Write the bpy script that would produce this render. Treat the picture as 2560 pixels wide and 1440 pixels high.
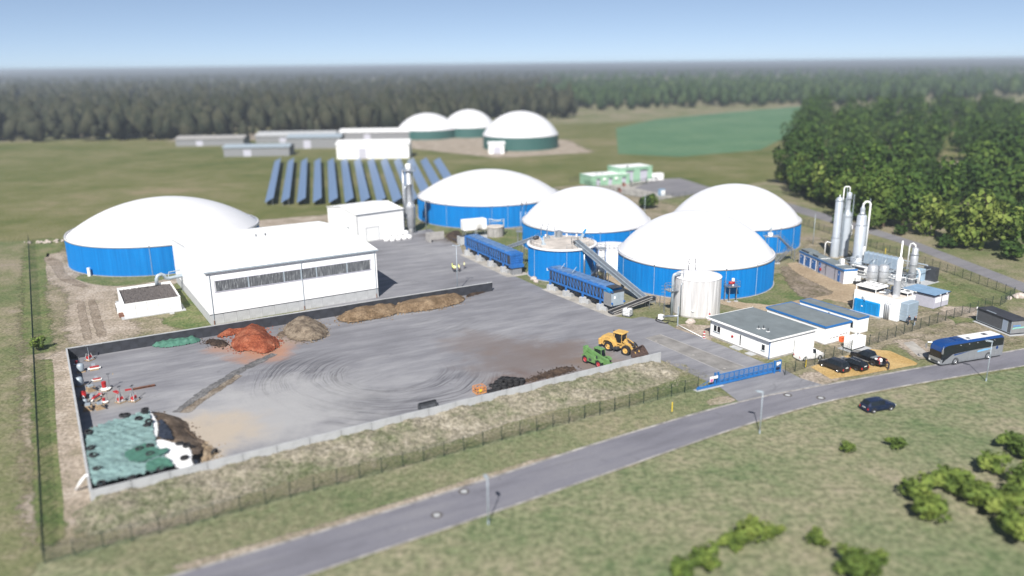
import bpy, bmesh, math, random
import numpy as np
from mathutils import Vector, Matrix
random.seed(7); rng = np.random.default_rng(7)
R = math.radians
scene = bpy.context.scene
col = scene.collection
for o in list(bpy.data.objects): bpy.data.objects.remove(o, do_unlink=True)

# ------------------------------------------------------------------ camera (a drone 45 m up)
CAM_H, FPX, HOR, ROLL = 45.0, 2000.0, 160.0, R(.67)
_p = math.atan2((720-HOR)*math.cos(ROLL), FPX)
_f = Vector((0, math.cos(_p), -math.sin(_p))); _u0 = Vector((0, math.sin(_p), math.cos(_p))); _r0 = Vector((1, 0, 0))
_r = _r0*math.cos(ROLL)-_u0*math.sin(ROLL); _u = _r0*math.sin(ROLL)+_u0*math.cos(ROLL)
cd = bpy.data.cameras.new('camera'); cam = bpy.data.objects.new('camera', cd); col.objects.link(cam)
cd.sensor_width = 36; cd.sensor_fit = 'HORIZONTAL'; cd.lens = 36*FPX/2560; cd.clip_start = 1; cd.clip_end = 40000
cam.matrix_world = Matrix(((_r.x, _u.x, -_f.x, 0), (_r.y, _u.y, -_f.y, 0), (_r.z, _u.z, -_f.z, CAM_H), (0, 0, 0, 1)))
cd.dof.use_dof = True; cd.dof.focus_distance = 138; cd.dof.aperture_fstop = (cd.lens/1000)/1.0
scene.camera = cam

# ------------------------------------------------------------------ world, sun, exposure
SUN_EL, SUN_AZ = R(42), R(190.5)
w = bpy.data.worlds.new('World'); scene.world = w; w.use_nodes = True
nt = w.node_tree; bg = nt.nodes['Background']
sky = nt.nodes.new('ShaderNodeTexSky'); sky.sky_type = 'NISHITA'; sky.sun_disc = False
sky.sun_elevation = SUN_EL; sky.sun_rotation = SUN_AZ; sky.altitude = 5000; sky.air_density = .5; sky.dust_density = 6; sky.ozone_density = 1.5
hsv = nt.nodes.new('ShaderNodeHueSaturation'); hsv.inputs['Saturation'].default_value = 1.08; gm = nt.nodes.new('ShaderNodeGamma'); gm.inputs[1].default_value = .6; nt.links.new(sky.outputs[0], gm.inputs[0]); nt.links.new(gm.outputs[0], hsv.inputs['Color']); nt.links.new(hsv.outputs[0], bg.inputs[0]); bg.inputs[1].default_value = 0.15
sd = bpy.data.lights.new('sun', 'SUN'); sun = bpy.data.objects.new('sun', sd); col.objects.link(sun)
sd.energy = 4.6; sd.angle = R(.53); sd.color = (1, .96, .9)
tosun = Vector((math.sin(SUN_AZ)*math.cos(SUN_EL), math.cos(SUN_AZ)*math.cos(SUN_EL), math.sin(SUN_EL)))
sun.rotation_euler = tosun.to_track_quat('Z', 'Y').to_euler(); sun.location = tosun*200
vs = scene.view_settings; vs.view_transform = 'Standard'; vs.look = 'None'; vs.gamma = 1; vs.use_curve_mapping = False; vs.exposure = 0.74

# ------------------------------------------------------------------ survey helper: a point of the photograph to the ground it shows (height z)
def at(px, py, z=0.0):
    d = _f*FPX+_r*(px-1280)+_u*(720-py); t = (z-CAM_H)/d.z
    return Vector((0, 0, CAM_H))+d*t
def g2(px, py, z=0.0): p = at(px, py, z); return (p.x, p.y)
def ang(a, b): return math.atan2(b[1]-a[1], b[0]-a[0])
SITE = R(30)

# ------------------------------------------------------------------ materials
class NT:
    def __init__(s, name):
        s.m = bpy.data.materials.new(name); s.m.use_nodes = True; s.t = s.m.node_tree
        s.b = s.t.nodes['Principled BSDF']; s.out = s.t.nodes['Material Output']
    def n(s, typ, **k):
        n = s.t.nodes.new('ShaderNode'+typ)
        ins = k.pop('ins', {})
        for a, v in k.items(): setattr(n, a, v)
        for a, v in ins.items(): s.set(n.inputs[a], v)
        return n
    def set(s, sock, v):
        if isinstance(v, bpy.types.NodeSocket): s.t.links.new(v, sock)
        elif isinstance(v, (tuple, list)) and len(v) == 3 and sock.type == 'RGBA': sock.default_value = (*v, 1)
        else: sock.default_value = v
    def math(s, op, a, b=0.0, c=0.0, clamp=False):
        n = s.n('Math', operation=op, use_clamp=clamp)
        for i, v in enumerate((a, b, c)): s.set(n.inputs[i], v)
        return n.outputs[0]
    def noise(s, vec, scale, detail=4, rough=.55, dist=0):
        n = s.n('TexNoise', ins={'Vector': vec, 'Scale': scale, 'Detail': detail, 'Roughness': rough, 'Distortion': dist}); return n.outputs['Fac']
    def ramp(s, fac, *stops):
        n = s.n('ValToRGB'); s.set(n.inputs[0], fac); e = n.color_ramp.elements
        while len(e) < len(stops): e.new(.5)
        for i, (p, c) in enumerate(stops):
            e[i].position = p; e[i].color = (*c, 1) if isinstance(c, (tuple, list)) else (c, c, c, 1)
        return n.outputs[0]
    def mix(s, f, a, b, blend='MIX'):
        n = s.n('Mix', data_type='RGBA', blend_type=blend); s.set(n.inputs[0], f); s.set(n.inputs[6], a); s.set(n.inputs[7], b); return n.outputs[2]
    def sstep(s, v, lo, hi, a=0.0, b=1.0):
        n = s.n('MapRange', interpolation_type='SMOOTHSTEP'); 
        for i, x in enumerate((v, lo, hi, a, b)): s.set(n.inputs[i], x)
        return n.outputs[0]
    def pos(s): return s.n('NewGeometry').outputs['Position']
    def obj(s): return s.n('TexCoord').outputs['Object']
    def scalev(s, v, sc, rot=0):
        
        if rot: v = s.n('Mapping', ins={'Vector': v, 'Rotation': (0, 0, rot)}).outputs[0]
        return s.n('Mapping', ins={'Vector': v, 'Scale': sc}).outputs[0]
    def bump(s, h, strength=.3, dist=.1):
        n = s.n('Bump', ins={'Height': h, 'Strength': strength, 'Distance': dist}); s.set(s.b.inputs['Normal'], n.outputs[0])
    def col(s, c, rough=.8, metal=0.0):
        s.set(s.b.inputs['Base Color'], c); s.set(s.b.inputs['Roughness'], rough); s.set(s.b.inputs['Metallic'], metal); return s.m
MAT = {}
def mat(name, c, rough=.7, metal=0.0, var=.14, scale=1.5, bump=0.0, streak=0.0, spec=None):
    """painted / plain surface with mottling, optional vertical weather streaks and fine relief"""
    k = NT(name); v = k.obj()
    f = k.noise(v, scale, 5, .6)
    a = tuple(max(0, x*(1-var*1.6)) for x in c); b = tuple(min(1, x*(1+var)) for x in c)
    cc = k.ramp(f, (.28, a), (.72, b))
    if streak:
        st = k.noise(k.scalev(v, (2.2, 2.2, .12)), 2.0, 4, .6)
        cc = k.mix(k.sstep(st, .5, .78, 0, streak), cc, tuple(x*.35+.02 for x in c))
    k.col(cc, rough, metal)
    if spec is not None: k.b.inputs['Specular IOR Level'].default_value = spec
    if bump: k.bump(k.noise(v, scale*9, 4), bump, .05)
    MAT[name] = k.m; return k.m
white = mat('white_paint', (.82, .82, .81), .55, var=.04, scale=.6)
white_clad = mat('white_cladding', (.83, .83, .83), .5, var=.035, scale=.25, streak=.06)
membrane = mat('white_membrane', (.68, .68, .70), .5, var=.03, scale=.15)
blue_clad = mat('blue_cladding', (.0, .165, .475), .6, var=.07, scale=.35, streak=.06, spec=.2)
blue_paint = mat('blue_paint', (.022, .135, .41), .5, var=.2, scale=.9, streak=.15)
blue_roof = mat('blue_faded_sheet', (.10, .19, .36), .6, var=.3, scale=.8)
blue_trim = mat('blue_trim', (.015, .14, .40), .5, var=.1)
blue_plastic = mat('blue_plastic', (.0, .20, .50), .35, var=.06)
steel = mat('galvanised_steel', (.42, .45, .48), .38, .75, var=.2, scale=2.5)
steel_light = mat('brushed_stainless', (.50, .52, .55), .46, .45, var=.12, scale=1.2, streak=.12)
steel_dark = mat('dark_steel', (.06, .065, .075), .55, .3, var=.3)
lamp_paint = mat('lamp_grey_paint', (.36, .42, .47), .5, .2, var=.1)
concrete = mat('concrete', (.33, .32, .31), .9, var=.18, scale=.9, bump=.25, streak=.2)
concrete_light = mat('light_concrete', (.40, .41, .42), .88, var=.12, scale=.7, bump=.2, streak=.16)
concrete_pad = mat('concrete_pad', (.36, .34, .31), .92, var=.25, scale=.5, bump=.25)
gravel_roof = mat('gravel_bed', (.115, .10, .095), .95, var=.55, scale=6, bump=.8)
roof_grey = mat('grey_roof_felt', (.155, .18, .19), .8, var=.12, scale=.5, bump=.1)
black_rubber = mat('black_rubber', (.018, .018, .02), .75, var=.35, scale=4, bump=.2)
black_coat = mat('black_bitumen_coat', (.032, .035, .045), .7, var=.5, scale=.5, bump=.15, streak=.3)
glass_dark = mat('dark_glass', (.012, .016, .02), .08, var=.2, scale=.6)
black_paint = mat('black_car_paint', (.010, .011, .014), .16, var=.1)
anthracite = mat('anthracite_car_paint', (.026, .027, .032), .2, .3, var=.1)
navy_paint = mat('navy_car_paint', (.012, .022, .06), .2, .2, var=.1)
white_car = mat('white_car_paint', (.80, .80, .80), .25, var=.03)
silver = mat('silver_paint', (.33, .35, .37), .3, .45, var=.05)
bus_blue = mat('bus_blue_paint', (.008, .055, .215), .2, .2, var=.06)
chrome = mat('wheel_alloy', (.52, .53, .55), .3, .7, var=.1)
red_paint = mat('red_paint', (.40, .018, .02), .45, var=.2, scale=3)
red_rim = mat('red_rim_paint', (.42, .04, .05), .5, var=.25, scale=4)
yellow_paint = mat('loader_yellow_paint', (.56, .35, .10), .55, var=.15, scale=2, streak=.2)
green_paint = mat('green_machine_paint', (.125, .25, .085), .45, var=.18, scale=2, streak=.15)
pale_green = mat('pale_green_cladding', (.25, .43, .30), .7, var=.06)
rust = mat('rusty_steel', (.17, .075, .045), .85, var=.35, scale=3, bump=.2)
bucket_steel = mat('worn_bucket_steel', (.105, .07, .06), .7, .3, var=.4, scale=2.5, bump=.2)
wood = mat('pallet_wood', (.36, .26, .16), .85, var=.25, scale=5, bump=.2)
orange = mat('orange_paint', (.62, .24, .06), .55, var=.15)
orange_red = mat('orange_plastic', (.62, .10, .02), .5, var=.08)
yellow_post = mat('yellow_plastic', (.72, .52, .03), .5, var=.06)
green_fence = mat('dark_green_fence_coating', (.012, .03, .025), .5, var=.15)
green_tarp = mat('green_tarpaulin', (.175, .27, .265), .42, var=.2, scale=.5, bump=.12)
dark_green_tarp = mat('dark_green_tarpaulin', (.065, .17, .125), .5, var=.2, scale=1.2, bump=.12)
white_sheet = mat('white_plastic_sheet', (.80, .80, .80), .4, var=.06, scale=1.2)
black_sheet = mat('black_plastic_sheet', (.028, .034, .05), .38, var=.35, scale=2, bump=.25)
kiosk_grey = mat('dark_grey_render', (.085, .09, .10), .8, var=.1)
kiosk_end = mat('mid_grey_render', (.20, .205, .215), .8, var=.08)
roof_black = mat('dark_roof_felt', (.030, .032, .042), .8, var=.25, scale=.7)
shed_lilac = mat('pale_grey_cladding', (.42, .42, .49), .55, var=.05)
shed_roof = mat('pale_blue_roof_sheet', (.20, .32, .46), .5, var=.12, scale=.5)
boulder_m = mat('granite_boulder', (.46, .40, .36), .9, var=.25, scale=2.5, bump=.4)
bark = mat('bark', (.085, .06, .042), .95, var=.3, scale=3, bump=.5)
skin_m = mat('skin', (.48, .30, .22), .6, var=.05); hair_m = mat('dark_hair', (.03, .022, .018), .8, var=.2)
vest_m = mat('yellow_green_vest', (.68, .78, .22), .7, var=.08); vest_w = mat('pale_yellow_vest', (.75, .78, .45), .7, var=.08)
jeans_m = mat('dark_trousers', (.022, .028, .045), .85, var=.2); jeans_l = mat('light_jeans', (.30, .36, .44), .85, var=.15)
jacket_m = mat('navy_jacket', (.014, .016, .028), .8, var=.2)
logo_grey = mat('grey_lettering', (.16, .17, .18), .6, var=.05); logo_blue = mat('blue_lettering', (.05, .25, .60), .5, var=.05)
logo_green = mat('pale_green_lettering', (.22, .50, .42), .5, var=.05)
red_light = mat('red_lamp_lens', (.45, .015, .015), .2, var=.05); head_light = mat('clear_lamp_lens', (.75, .76, .78), .12, var=.04)
tank_roof_m = mat('beige_tank_roof', (.50, .455, .415), .8, var=.22, scale=.35, bump=.1)
soot_m = None
def _soot():
    k = NT('sooty_white_paint'); v = k.obj(); s = k.n('SeparateXYZ', ins={0: v})
    d = k.math('ABSOLUTE', k.math('SUBTRACT', s.outputs[0], 4.45)); hgt = k.math('SUBTRACT', s.outputs[2], 2.1)
    m = k.math('MULTIPLY', k.sstep(d, .15, 1.3, 1, 0), k.sstep(hgt, .1, 2.3, 1, 0))
    m2 = k.math('ADD', k.math('MULTIPLY', m, 1.5), k.sstep(hgt, 0, .7, .3, 0)); m3 = k.math('MULTIPLY', m2, k.noise(v, 1.6, 5), clamp=True)
    k.col(k.mix(m3, (.80, .79, .77), (.06, .045, .03)), .6); return k.m
soot_m = _soot()
def _streaky():
    k = NT('weathered_silo_sheet'); v = k.obj(); s = k.n('SeparateXYZ', ins={0: v})
    th = k.math('ARCTAN2', s.outputs[1], s.outputs[0]); c = k.n('CombineXYZ', ins={0: k.math('MULTIPLY', th, 4.0), 1: k.math('MULTIPLY', s.outputs[2], .05)})
    f = k.noise(c.outputs[0], 1.6, 5, .65); f2 = k.noise(c.outputs[0], 9, 3)
    cc = k.ramp(f, (.3, (.40, .40, .41)), (.5, (.52, .51, .51)), (.62, (.70, .70, .70)))
    cc = k.mix(k.sstep(f2, .55, .8, 0, .35), cc, (.30, .28, .26)); k.col(cc, .55, .0); return k.m
silo_m = _streaky()
def _ribbed_blue():
    k = NT('blue_trapezoid_sheet'); v = k.obj(); s = k.n('SeparateXYZ', ins={0: v}); th = k.math('ARCTAN2', s.outputs[1], s.outputs[0])
    c = k.n('CombineXYZ', ins={0: k.math('MULTIPLY', th, 26.0), 1: k.math('MULTIPLY', s.outputs[2], .03)}).outputs[0]; f = k.noise(c, 1.0, 5, .7); f2 = k.noise(v, .3, 4)
    cc = k.ramp(f, (.32, (.0, .128, .385)), (.5, (.0, .163, .47)), (.68, (.004, .205, .545))); cc = k.mix(k.sstep(f2, .4, .7, 0, .22), cc, (.0, .13, .40))
    low = k.sstep(k.math('ADD', s.outputs[2], k.math('MULTIPLY', f, .5)), .3, .75, .35, 0); cc = k.mix(low, cc, (.10, .15, .22)); k.col(cc, .6); k.b.inputs['Specular IOR Level'].default_value = .2; return k.m
blue_clad = _ribbed_blue()
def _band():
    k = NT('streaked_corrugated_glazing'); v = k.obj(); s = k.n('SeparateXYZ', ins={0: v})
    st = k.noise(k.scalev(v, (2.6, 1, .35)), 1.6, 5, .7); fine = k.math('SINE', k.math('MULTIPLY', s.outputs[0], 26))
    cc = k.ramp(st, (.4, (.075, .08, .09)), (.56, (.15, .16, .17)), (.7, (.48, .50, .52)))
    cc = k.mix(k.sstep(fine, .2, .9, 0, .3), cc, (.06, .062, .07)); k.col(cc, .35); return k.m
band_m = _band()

# ---- ground materials
def ground_mat(name, stops, scale=.08, fine=2.2, bump=.5, rough=.95, fade=False, extra=None):
    k = NT(name); v = k.pos()
    big = k.noise(v, scale, 6, .62); mid = k.noise(v, scale*7, 5, .65); fi = k.noise(v, fine, 4, .7)
    f = k.math('ADD', k.math('MULTIPLY', big, .55), k.math('ADD', k.math('MULTIPLY', mid, .3), k.math('MULTIPLY', fi, .22)))
    f = k.math('ADD', k.math('MULTIPLY', k.math('SUBTRACT', f, .535), 2.1), .5)
    c = k.ramp(f, *stops)
    dk = k.sstep(fi, .35, .62, .66, 1.1); c = k.mix(1.0, c, dk, 'MULTIPLY')
    if extra: c = extra(k, v, c)
    k.col(c, rough); k.b.inputs['Specular IOR Level'].default_value = .15
    k.bump(k.math('ADD', fi, k.math('MULTIPLY', mid, 1.5)), bump, .25)
    if fade:
        at_ = k.n('Attribute', attribute_name='fade').outputs['Fac']
        a = k.math('ADD', k.math('MULTIPLY', at_, 2.2), k.math('MULTIPLY', k.math('SUBTRACT', k.noise(v, .45, 8, .75), .5), 5.0))
        al = k.sstep(k.math('SUBTRACT', a, 1.0), -.45, .45)
        tr = k.n('BsdfTransparent'); mx = k.n('MixShader', ins={0: al, 1: tr.outputs[0], 2: k.b.outputs[0]})
        k.t.links.new(mx.outputs[0], k.out.inputs[0])
    return k.m
G_GREEN = (.115, .145, .058); G_OLIVE = (.165, .172, .085); G_DRY = (.235, .21, .135); G_SOIL = (.28, .235, .185)
grass_m = ground_mat('rough_grass', [(.3, G_GREEN), (.44, G_OLIVE), (.58, G_DRY), (.74, G_SOIL)], .035)
verge_m = ground_mat('mown_verge_grass', [(.25, (.12, .165, .075)), (.47, (.185, .20, .112)), (.62, (.24, .23, .145)), (.78, (.30, .26, .19))], .06, 1.3, fade=True)
berm_m = ground_mat('dry_berm_grass', [(.24, (.12, .145, .07)), (.40, (.205, .205, .135)), (.54, (.275, .25, .19)), (.72, (.39, .355, .29))], .10, 1.7, .8)
lush_m = ground_mat('green_grass', [(.3, (.085, .13, .042)), (.5, (.14, .165, .066)), (.75, (.23, .205, .12))], .22, fade=True)
dirt_m = ground_mat('sandy_dirt', [(.24, (.22, .195, .135)), (.5, (.335, .28, .225)), (.7, (.44, .38, .32))], .2, fade=True)
dry_m = ground_mat('dry_brown_grass', [(.25, (.13, .14, .065)), (.48, (.23, .2, .135)), (.7, (.34, .29, .225))], .2, fade=True)
sand_m = ground_mat('tan_gravel_path', [(.3, (.29, .22, .145)), (.5, (.36, .28, .19)), (.7, (.42, .34, .245))], .1, 3, .3, fade=True)
ochre_m = ground_mat('yellow_gravel', [(.3, (.41, .27, .10)), (.5, (.47, .32, .135)), (.7, (.52, .37, .17))], .2, 5, .25)
field_m = ground_mat('green_crop_field', [(.3, (.075, .155, .085)), (.5, (.095, .185, .10)), (.7, (.125, .205, .115))], .02)
meadow_m = ground_mat('meadow', [(.3, (.085, .11, .03)), (.45, (.125, .135, .045)), (.6, (.17, .165, .075)), (.75, (.24, .20, .12))], .012)
shrubsoil_m = ground_mat('brown_tufted_soil', [(.3, (.11, .105, .05)), (.45, (.19, .155, .11)), (.62, (.28, .23, .18))], .25, 1.6, .9, fade=True)
RC = at(985, 932)
def asphalt(name, base, dusty, rings=False, tint=None):
    k = NT(name); v = k.pos()
    sv = k.scalev(v, (.10, .45, 1), R(-27)); st = k.noise(sv, 1.0, 6, .62); big = k.noise(v, .035, 4, .55); fi = k.noise(v, 5, 3, .7)
    f = k.math('ADD', k.math('MULTIPLY', st, .6), k.math('MULTIPLY', big, .5))
    c = k.ramp(f, (.36, tuple(x*.72 for x in base)), (.52, base), (.68, dusty))
    blot = k.noise(v, .28, 5, .65, 1.5); c = k.mix(k.sstep(blot, .60, .74, 0, .45), c, tuple(x*.55 for x in base))
    spk = k.noise(k.scalev(v, (.4, 1.4, 1), R(-27)), 1.1, 5, .7); c = k.mix(k.sstep(spk, .66, .76, 0, .45), c, (.42, .41, .40))
    if not rings:
        pt = k.noise(k.scalev(v, (.05, .5, 1), R(-27)), 1.0, 2, .4); c = k.mix(k.sstep(pt, .56, .60, 0, .22), c, tuple(x*.62 for x in base)); cr = k.noise(v, .5, 3, .6, 2.5); c = k.mix(k.sstep(k.math('ABSOLUTE', k.math('SUBTRACT', cr, .5)), 0, .006, .45, 0), c, (.05, .05, .055))
    if rings:
        s = k.n('SeparateXYZ', ins={0: k.n('VectorMath', operation='SUBTRACT', ins={0: v, 1: tuple(RC)}).outputs[0]})
        x, y = s.outputs[0], s.outputs[1]
        wob = k.math('MULTIPLY', k.math('SUBTRACT', k.noise(v, .11, 2), .5), 2.6)
        r = k.math('ADD', k.math('SQRT', k.math('ADD', k.math('MULTIPLY', x, x), k.math('MULTIPLY', k.math('MULTIPLY', y, y), 1.25))), wob)
        th = k.math('ARCTAN2', y, x)
        cv = k.n('CombineXYZ', ins={0: k.math('MULTIPLY', r, 2.0), 1: k.math('MULTIPLY', th, .55)}).outputs[0]
        ln = k.noise(cv, 1.0, 2, .5)
        m = k.math('MULTIPLY', k.sstep(k.math('ABSOLUTE', k.math('SUBTRACT', ln, .5)), 0, .06, 1, 0), k.math('MULTIPLY', k.sstep(r, 6, 8), k.sstep(r, 18, 24, 1, 0)))
        side = k.sstep(k.math('ADD', k.math('MULTIPLY', y, -1), k.math('MULTIPLY', x, -.35)), -9, 3)
        m = k.math('MULTIPLY', m, k.math('MULTIPLY', side, .95)); c = k.mix(m, c, (.07, .07, .08))
        # straight manoeuvring tracks
        sx = k.n('SeparateXYZ', ins={0: k.scalev(v, (1, 1, 1), R(-52))}); t2 = k.noise(k.n('CombineXYZ', ins={0: k.math('MULTIPLY', sx.outputs[1], 1.2), 1: k.math('MULTIPLY', sx.outputs[0], .03)}).outputs[0], 1.0, 2)
        c = k.mix(k.math('MULTIPLY', k.sstep(k.math('ABSOLUTE', k.math('SUBTRACT', t2, .5)), 0, .03, .35, 0), k.sstep(k.noise(v, .05, 2), .5, .62)), c, (.10, .10, .105))
        # light dusty slab towards the tarpaulin, brown spill towards the gate side
        def blob(px, py, rad, colr, amt):
            nonlocal c
            q = at(px, py); d = k.n('VectorMath', operation='DISTANCE', ins={0: v, 1: tuple(q)}).outputs['Value']
            d = k.math('ADD', d, k.math('MULTIPLY', k.math('SUBTRACT', k.noise(v, .22, 5, .65), .5), rad*1.3))
            c = k.mix(k.sstep(d, rad*.25, rad, amt, 0), c, colr)
        blob(640, 1040, 17, (.375, .37, .37), .75); blob(800, 1000, 15, (.33, .33, .335), .5); blob(530, 1080, 9, (.42, .35, .27), .8); blob(470, 1150, 5, (.42, .35, .26), .7)
        blob(1330, 900, 14, (.155, .125, .115), .75); blob(1200, 860, 9, (.17, .14, .13), .6); blob(1420, 880, 8, (.15, .115, .10), .6); blob(1290, 955, 6, (.13, .085, .07), .7)
        blob(660, 880, 7, (.40, .19, .10), .75); blob(560, 872, 4, (.38, .20, .12), .6); blob(1130, 590, 12, (.10, .085, .075), .8); blob(720, 850, 5, (.34, .24, .18), .6)
        blob(260, 1000, 6, (.30, .26, .19), .35); blob(1500, 905, 7, (.19, .14, .11), .6)
    c = k.mix(k.sstep(fi, .3, .7, .12, 0), c, (.03, .03, .03))
    k.col(c, .88); k.b.inputs['Specular IOR Level'].default_value = .25; k.bump(fi, .25, .03); return k.m
yard_m = asphalt('yard_asphalt', (.195, .195, .214), (.285, .285, .30), True)
road_m = asphalt('street_asphalt', (.175, .173, .20), (.208, .205, .226))
lot_m = asphalt('old_asphalt', (.19, .185, .20), (.22, .215, .225))

# ------------------------------------------------------------------ mesh helpers
class MB:
    def __init__(s): s.v = []; s.f = []; s.mi = []; s.sm = []; s.cur = 0; s.smooth = False
    def add(s, vs, fs):
        o = len(s.v); s.v += [tuple(x) for x in vs]
        for f in fs: s.f.append([i+o for i in f]); s.mi.append(s.cur); s.sm.append(s.smooth)
        return s
    def box(s, x0, x1, y0, y1, z0, z1):
        return s.add([(x0,y0,z0),(x1,y0,z0),(x1,y1,z0),(x0,y1,z0),(x0,y0,z1),(x1,y0,z1),(x1,y1,z1),(x0,y1,z1)],
            [(3,2,1,0),(4,5,6,7),(0,1,5,4),(1,2,6,5),(2,3,7,6),(3,0,4,7)])
    def bbox(s, x0, x1, y0, y1, z0, z1, b=.05):
        """box with chamfered vertical and top edges"""
        def ring(i, z): return [(x0+i+b,y0+i,z),(x1-i-b,y0+i,z),(x1-i,y0+i+b,z),(x1-i,y1-i-b,z),(x1-i-b,y1-i,z),(x0+i+b,y1-i,z),(x0+i,y1-i-b,z),(x0+i,y0+i+b,z)]
        vs = ring(0, z0)+ring(0, z1-b)+ring(b, z1); n = 8
        fs = [tuple(range(7,-1,-1)), tuple(range(16,24))]
        for k in (0, 8):
            for i in range(8): fs.append((k+i, k+(i+1)%8, k+8+(i+1)%8, k+8+i))
        return s.add(vs, fs)
    def prism(s, pts, z0, z1):
        n = len(pts); vs = [(x,y,z0) for x,y in pts]+[(x,y,z1) for x,y in pts]
        return s.add(vs, [tuple(range(n-1,-1,-1)), tuple(range(n,2*n))]+[(i,(i+1)%n,n+(i+1)%n,n+i) for i in range(n)])
    def ext_y(s, pts, y0, y1):
        """profile in x,z extruded along y"""
        n = len(pts); vs = [(x,y0,z) for x,z in pts]+[(x,y1,z) for x,z in pts]
        return s.add(vs, [tuple(range(n)), tuple(range(2*n-1,n-1,-1))]+[((i+1)%n,i,n+i,n+(i+1)%n) for i in range(n)])
    def ext_x(s, pts, x0, x1):
        n = len(pts); vs = [(x0,y,z) for y,z in pts]+[(x1,y,z) for y,z in pts]
        return s.add(vs, [tuple(range(n-1,-1,-1)), tuple(range(n,2*n))]+[(i,(i+1)%n,n+(i+1)%n,n+i) for i in range(n)])
    def lathe(s, prof, n=32, c=(0,0,0), axis='Z', a0=0, close=True):
        """prof = [(r,z)...]"""
        vs = []; m = len(prof)
        for i in range(n):
            t = a0+2*math.pi*i/n; ct, st = math.cos(t), math.sin(t)
            for r, z in prof:
                if axis == 'Z': p = (c[0]+r*ct, c[1]+r*st, c[2]+z)
                elif axis == 'Y': p = (c[0]+r*ct, c[1]+z, c[2]+r*st)
                else: p = (c[0]+z, c[1]+r*ct, c[2]+r*st)
                vs.append(p)
        fs = []
        for i in range(n):
            j = (i+1)%n
            for k in range(m-1): fs.append((i*m+k, j*m+k, j*m+k+1, i*m+k+1))
        return s.add(vs, fs)
    def cyl(s, c, r, h, n=16, axis='Z', r2=None):
        r2 = r if r2 is None else r2
        return s.lathe([(0,0),(r,0),(r2,h),(0,h)], n, c, axis)
    def bar(s, a, b, w, h=None):
        a, b = Vector(a), Vector(b); h = h or w; d = (b-a)
        if d.length < 1e-6: return s
        d.normalize(); up = Vector((0,0,1)) if abs(d.z) < .95 else Vector((0,1,0))
        x = d.cross(up).normalized()*w/2; y = x.cross(d).normalized()*h/2
        vs = [a-x-y,a+x-y,a+x+y,a-x+y,b-x-y,b+x-y,b+x+y,b-x+y]
        return s.add(vs, [(3,2,1,0),(4,5,6,7),(0,1,5,4),(1,2,6,5),(2,3,7,6),(3,0,4,7)])
    def tube(s, pts, r, n=8):
        pts = [Vector(p) for p in pts]; rings = []; px = None
        for i, p in enumerate(pts):
            d = (pts[min(i+1,len(pts)-1)]-pts[max(i-1,0)]).normalized()
            if px is None:
                up = Vector((0,0,1)) if abs(d.z) < .9 else Vector((1,0,0)); px = d.cross(up).normalized()
            else: px = (px-d*px.dot(d)).normalized()
            py = d.cross(px); rr = r[i] if isinstance(r, (list,tuple)) else r
            rings.append([p+px*math.cos(2*math.pi*k/n)*rr+py*math.sin(2*math.pi*k/n)*rr for k in range(n)])
        vs = [q for ring in rings for q in ring]; fs = []
        for i in range(len(pts)-1):
            for k in range(n): fs.append((i*n+k, i*n+(k+1)%n, (i+1)*n+(k+1)%n, (i+1)*n+k))
        fs.append(tuple(range(n-1,-1,-1))); fs.append(tuple(range(len(rings)*n-n, len(rings)*n)))
        return s.add(vs, fs)
    def quad(s, *p): return s.add(p, [tuple(range(len(p)))])
    def mesh(s, name, mats):
        me = bpy.data.meshes.new(name); me.from_pydata(s.v, [], s.f)
        for m in (mats if isinstance(mats, (list, tuple)) else [mats]): me.materials.append(m)
        me.polygons.foreach_set('material_index', s.mi); me.polygons.foreach_set('use_smooth', s.sm); me.update(); return me
    def build(s, name, mats, parent=None, smooth=None, loc=None, rz=None):
        me = s.mesh(name, mats)
        if smooth is not None: me.polygons.foreach_set('use_smooth', [smooth]*len(me.polygons)); 
        return put(name, me, parent, loc, rz)
def put(name, me, parent=None, loc=None, rz=None):
    o = bpy.data.objects.new(name, me); col.objects.link(o)
    if parent is not None: o.parent = parent
    if loc is not None: o.location = loc
    if rz is not None: o.rotation_euler = (0, 0, rz)
    return o
def tag(o, label=None, cat=None, group=None, kind=None):
    for k, v in (('label', label), ('category', cat), ('group', group), ('kind', kind)):
        if v: o[k] = v
    return o
def thing(name, label, cat, loc=(0,0,0), rz=0.0, group=None):
    o = bpy.data.objects.new(name, None); col.objects.link(o); o.empty_display_size = .5
    o.location = loc if len(loc) == 3 else (*loc, 0); o.rotation_euler = (0, 0, rz); return tag(o, label, cat, group)
def dup(root, loc, rz=0.0, label=None, scale=None):
    def cp(o, par):
        c = o.copy(); col.objects.link(c); c.parent = par
        for ch in o.children: cp(ch, c)
        return c
    r = cp(root, None); r.location = loc if len(loc) == 3 else (*loc, 0); r.rotation_euler = (0, 0, rz)
    if label: r['label'] = label
    if scale: r.scale = scale if hasattr(scale, '__len__') else (scale,)*3
    return r
B = lambda *a: MB().box(*a)

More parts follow.
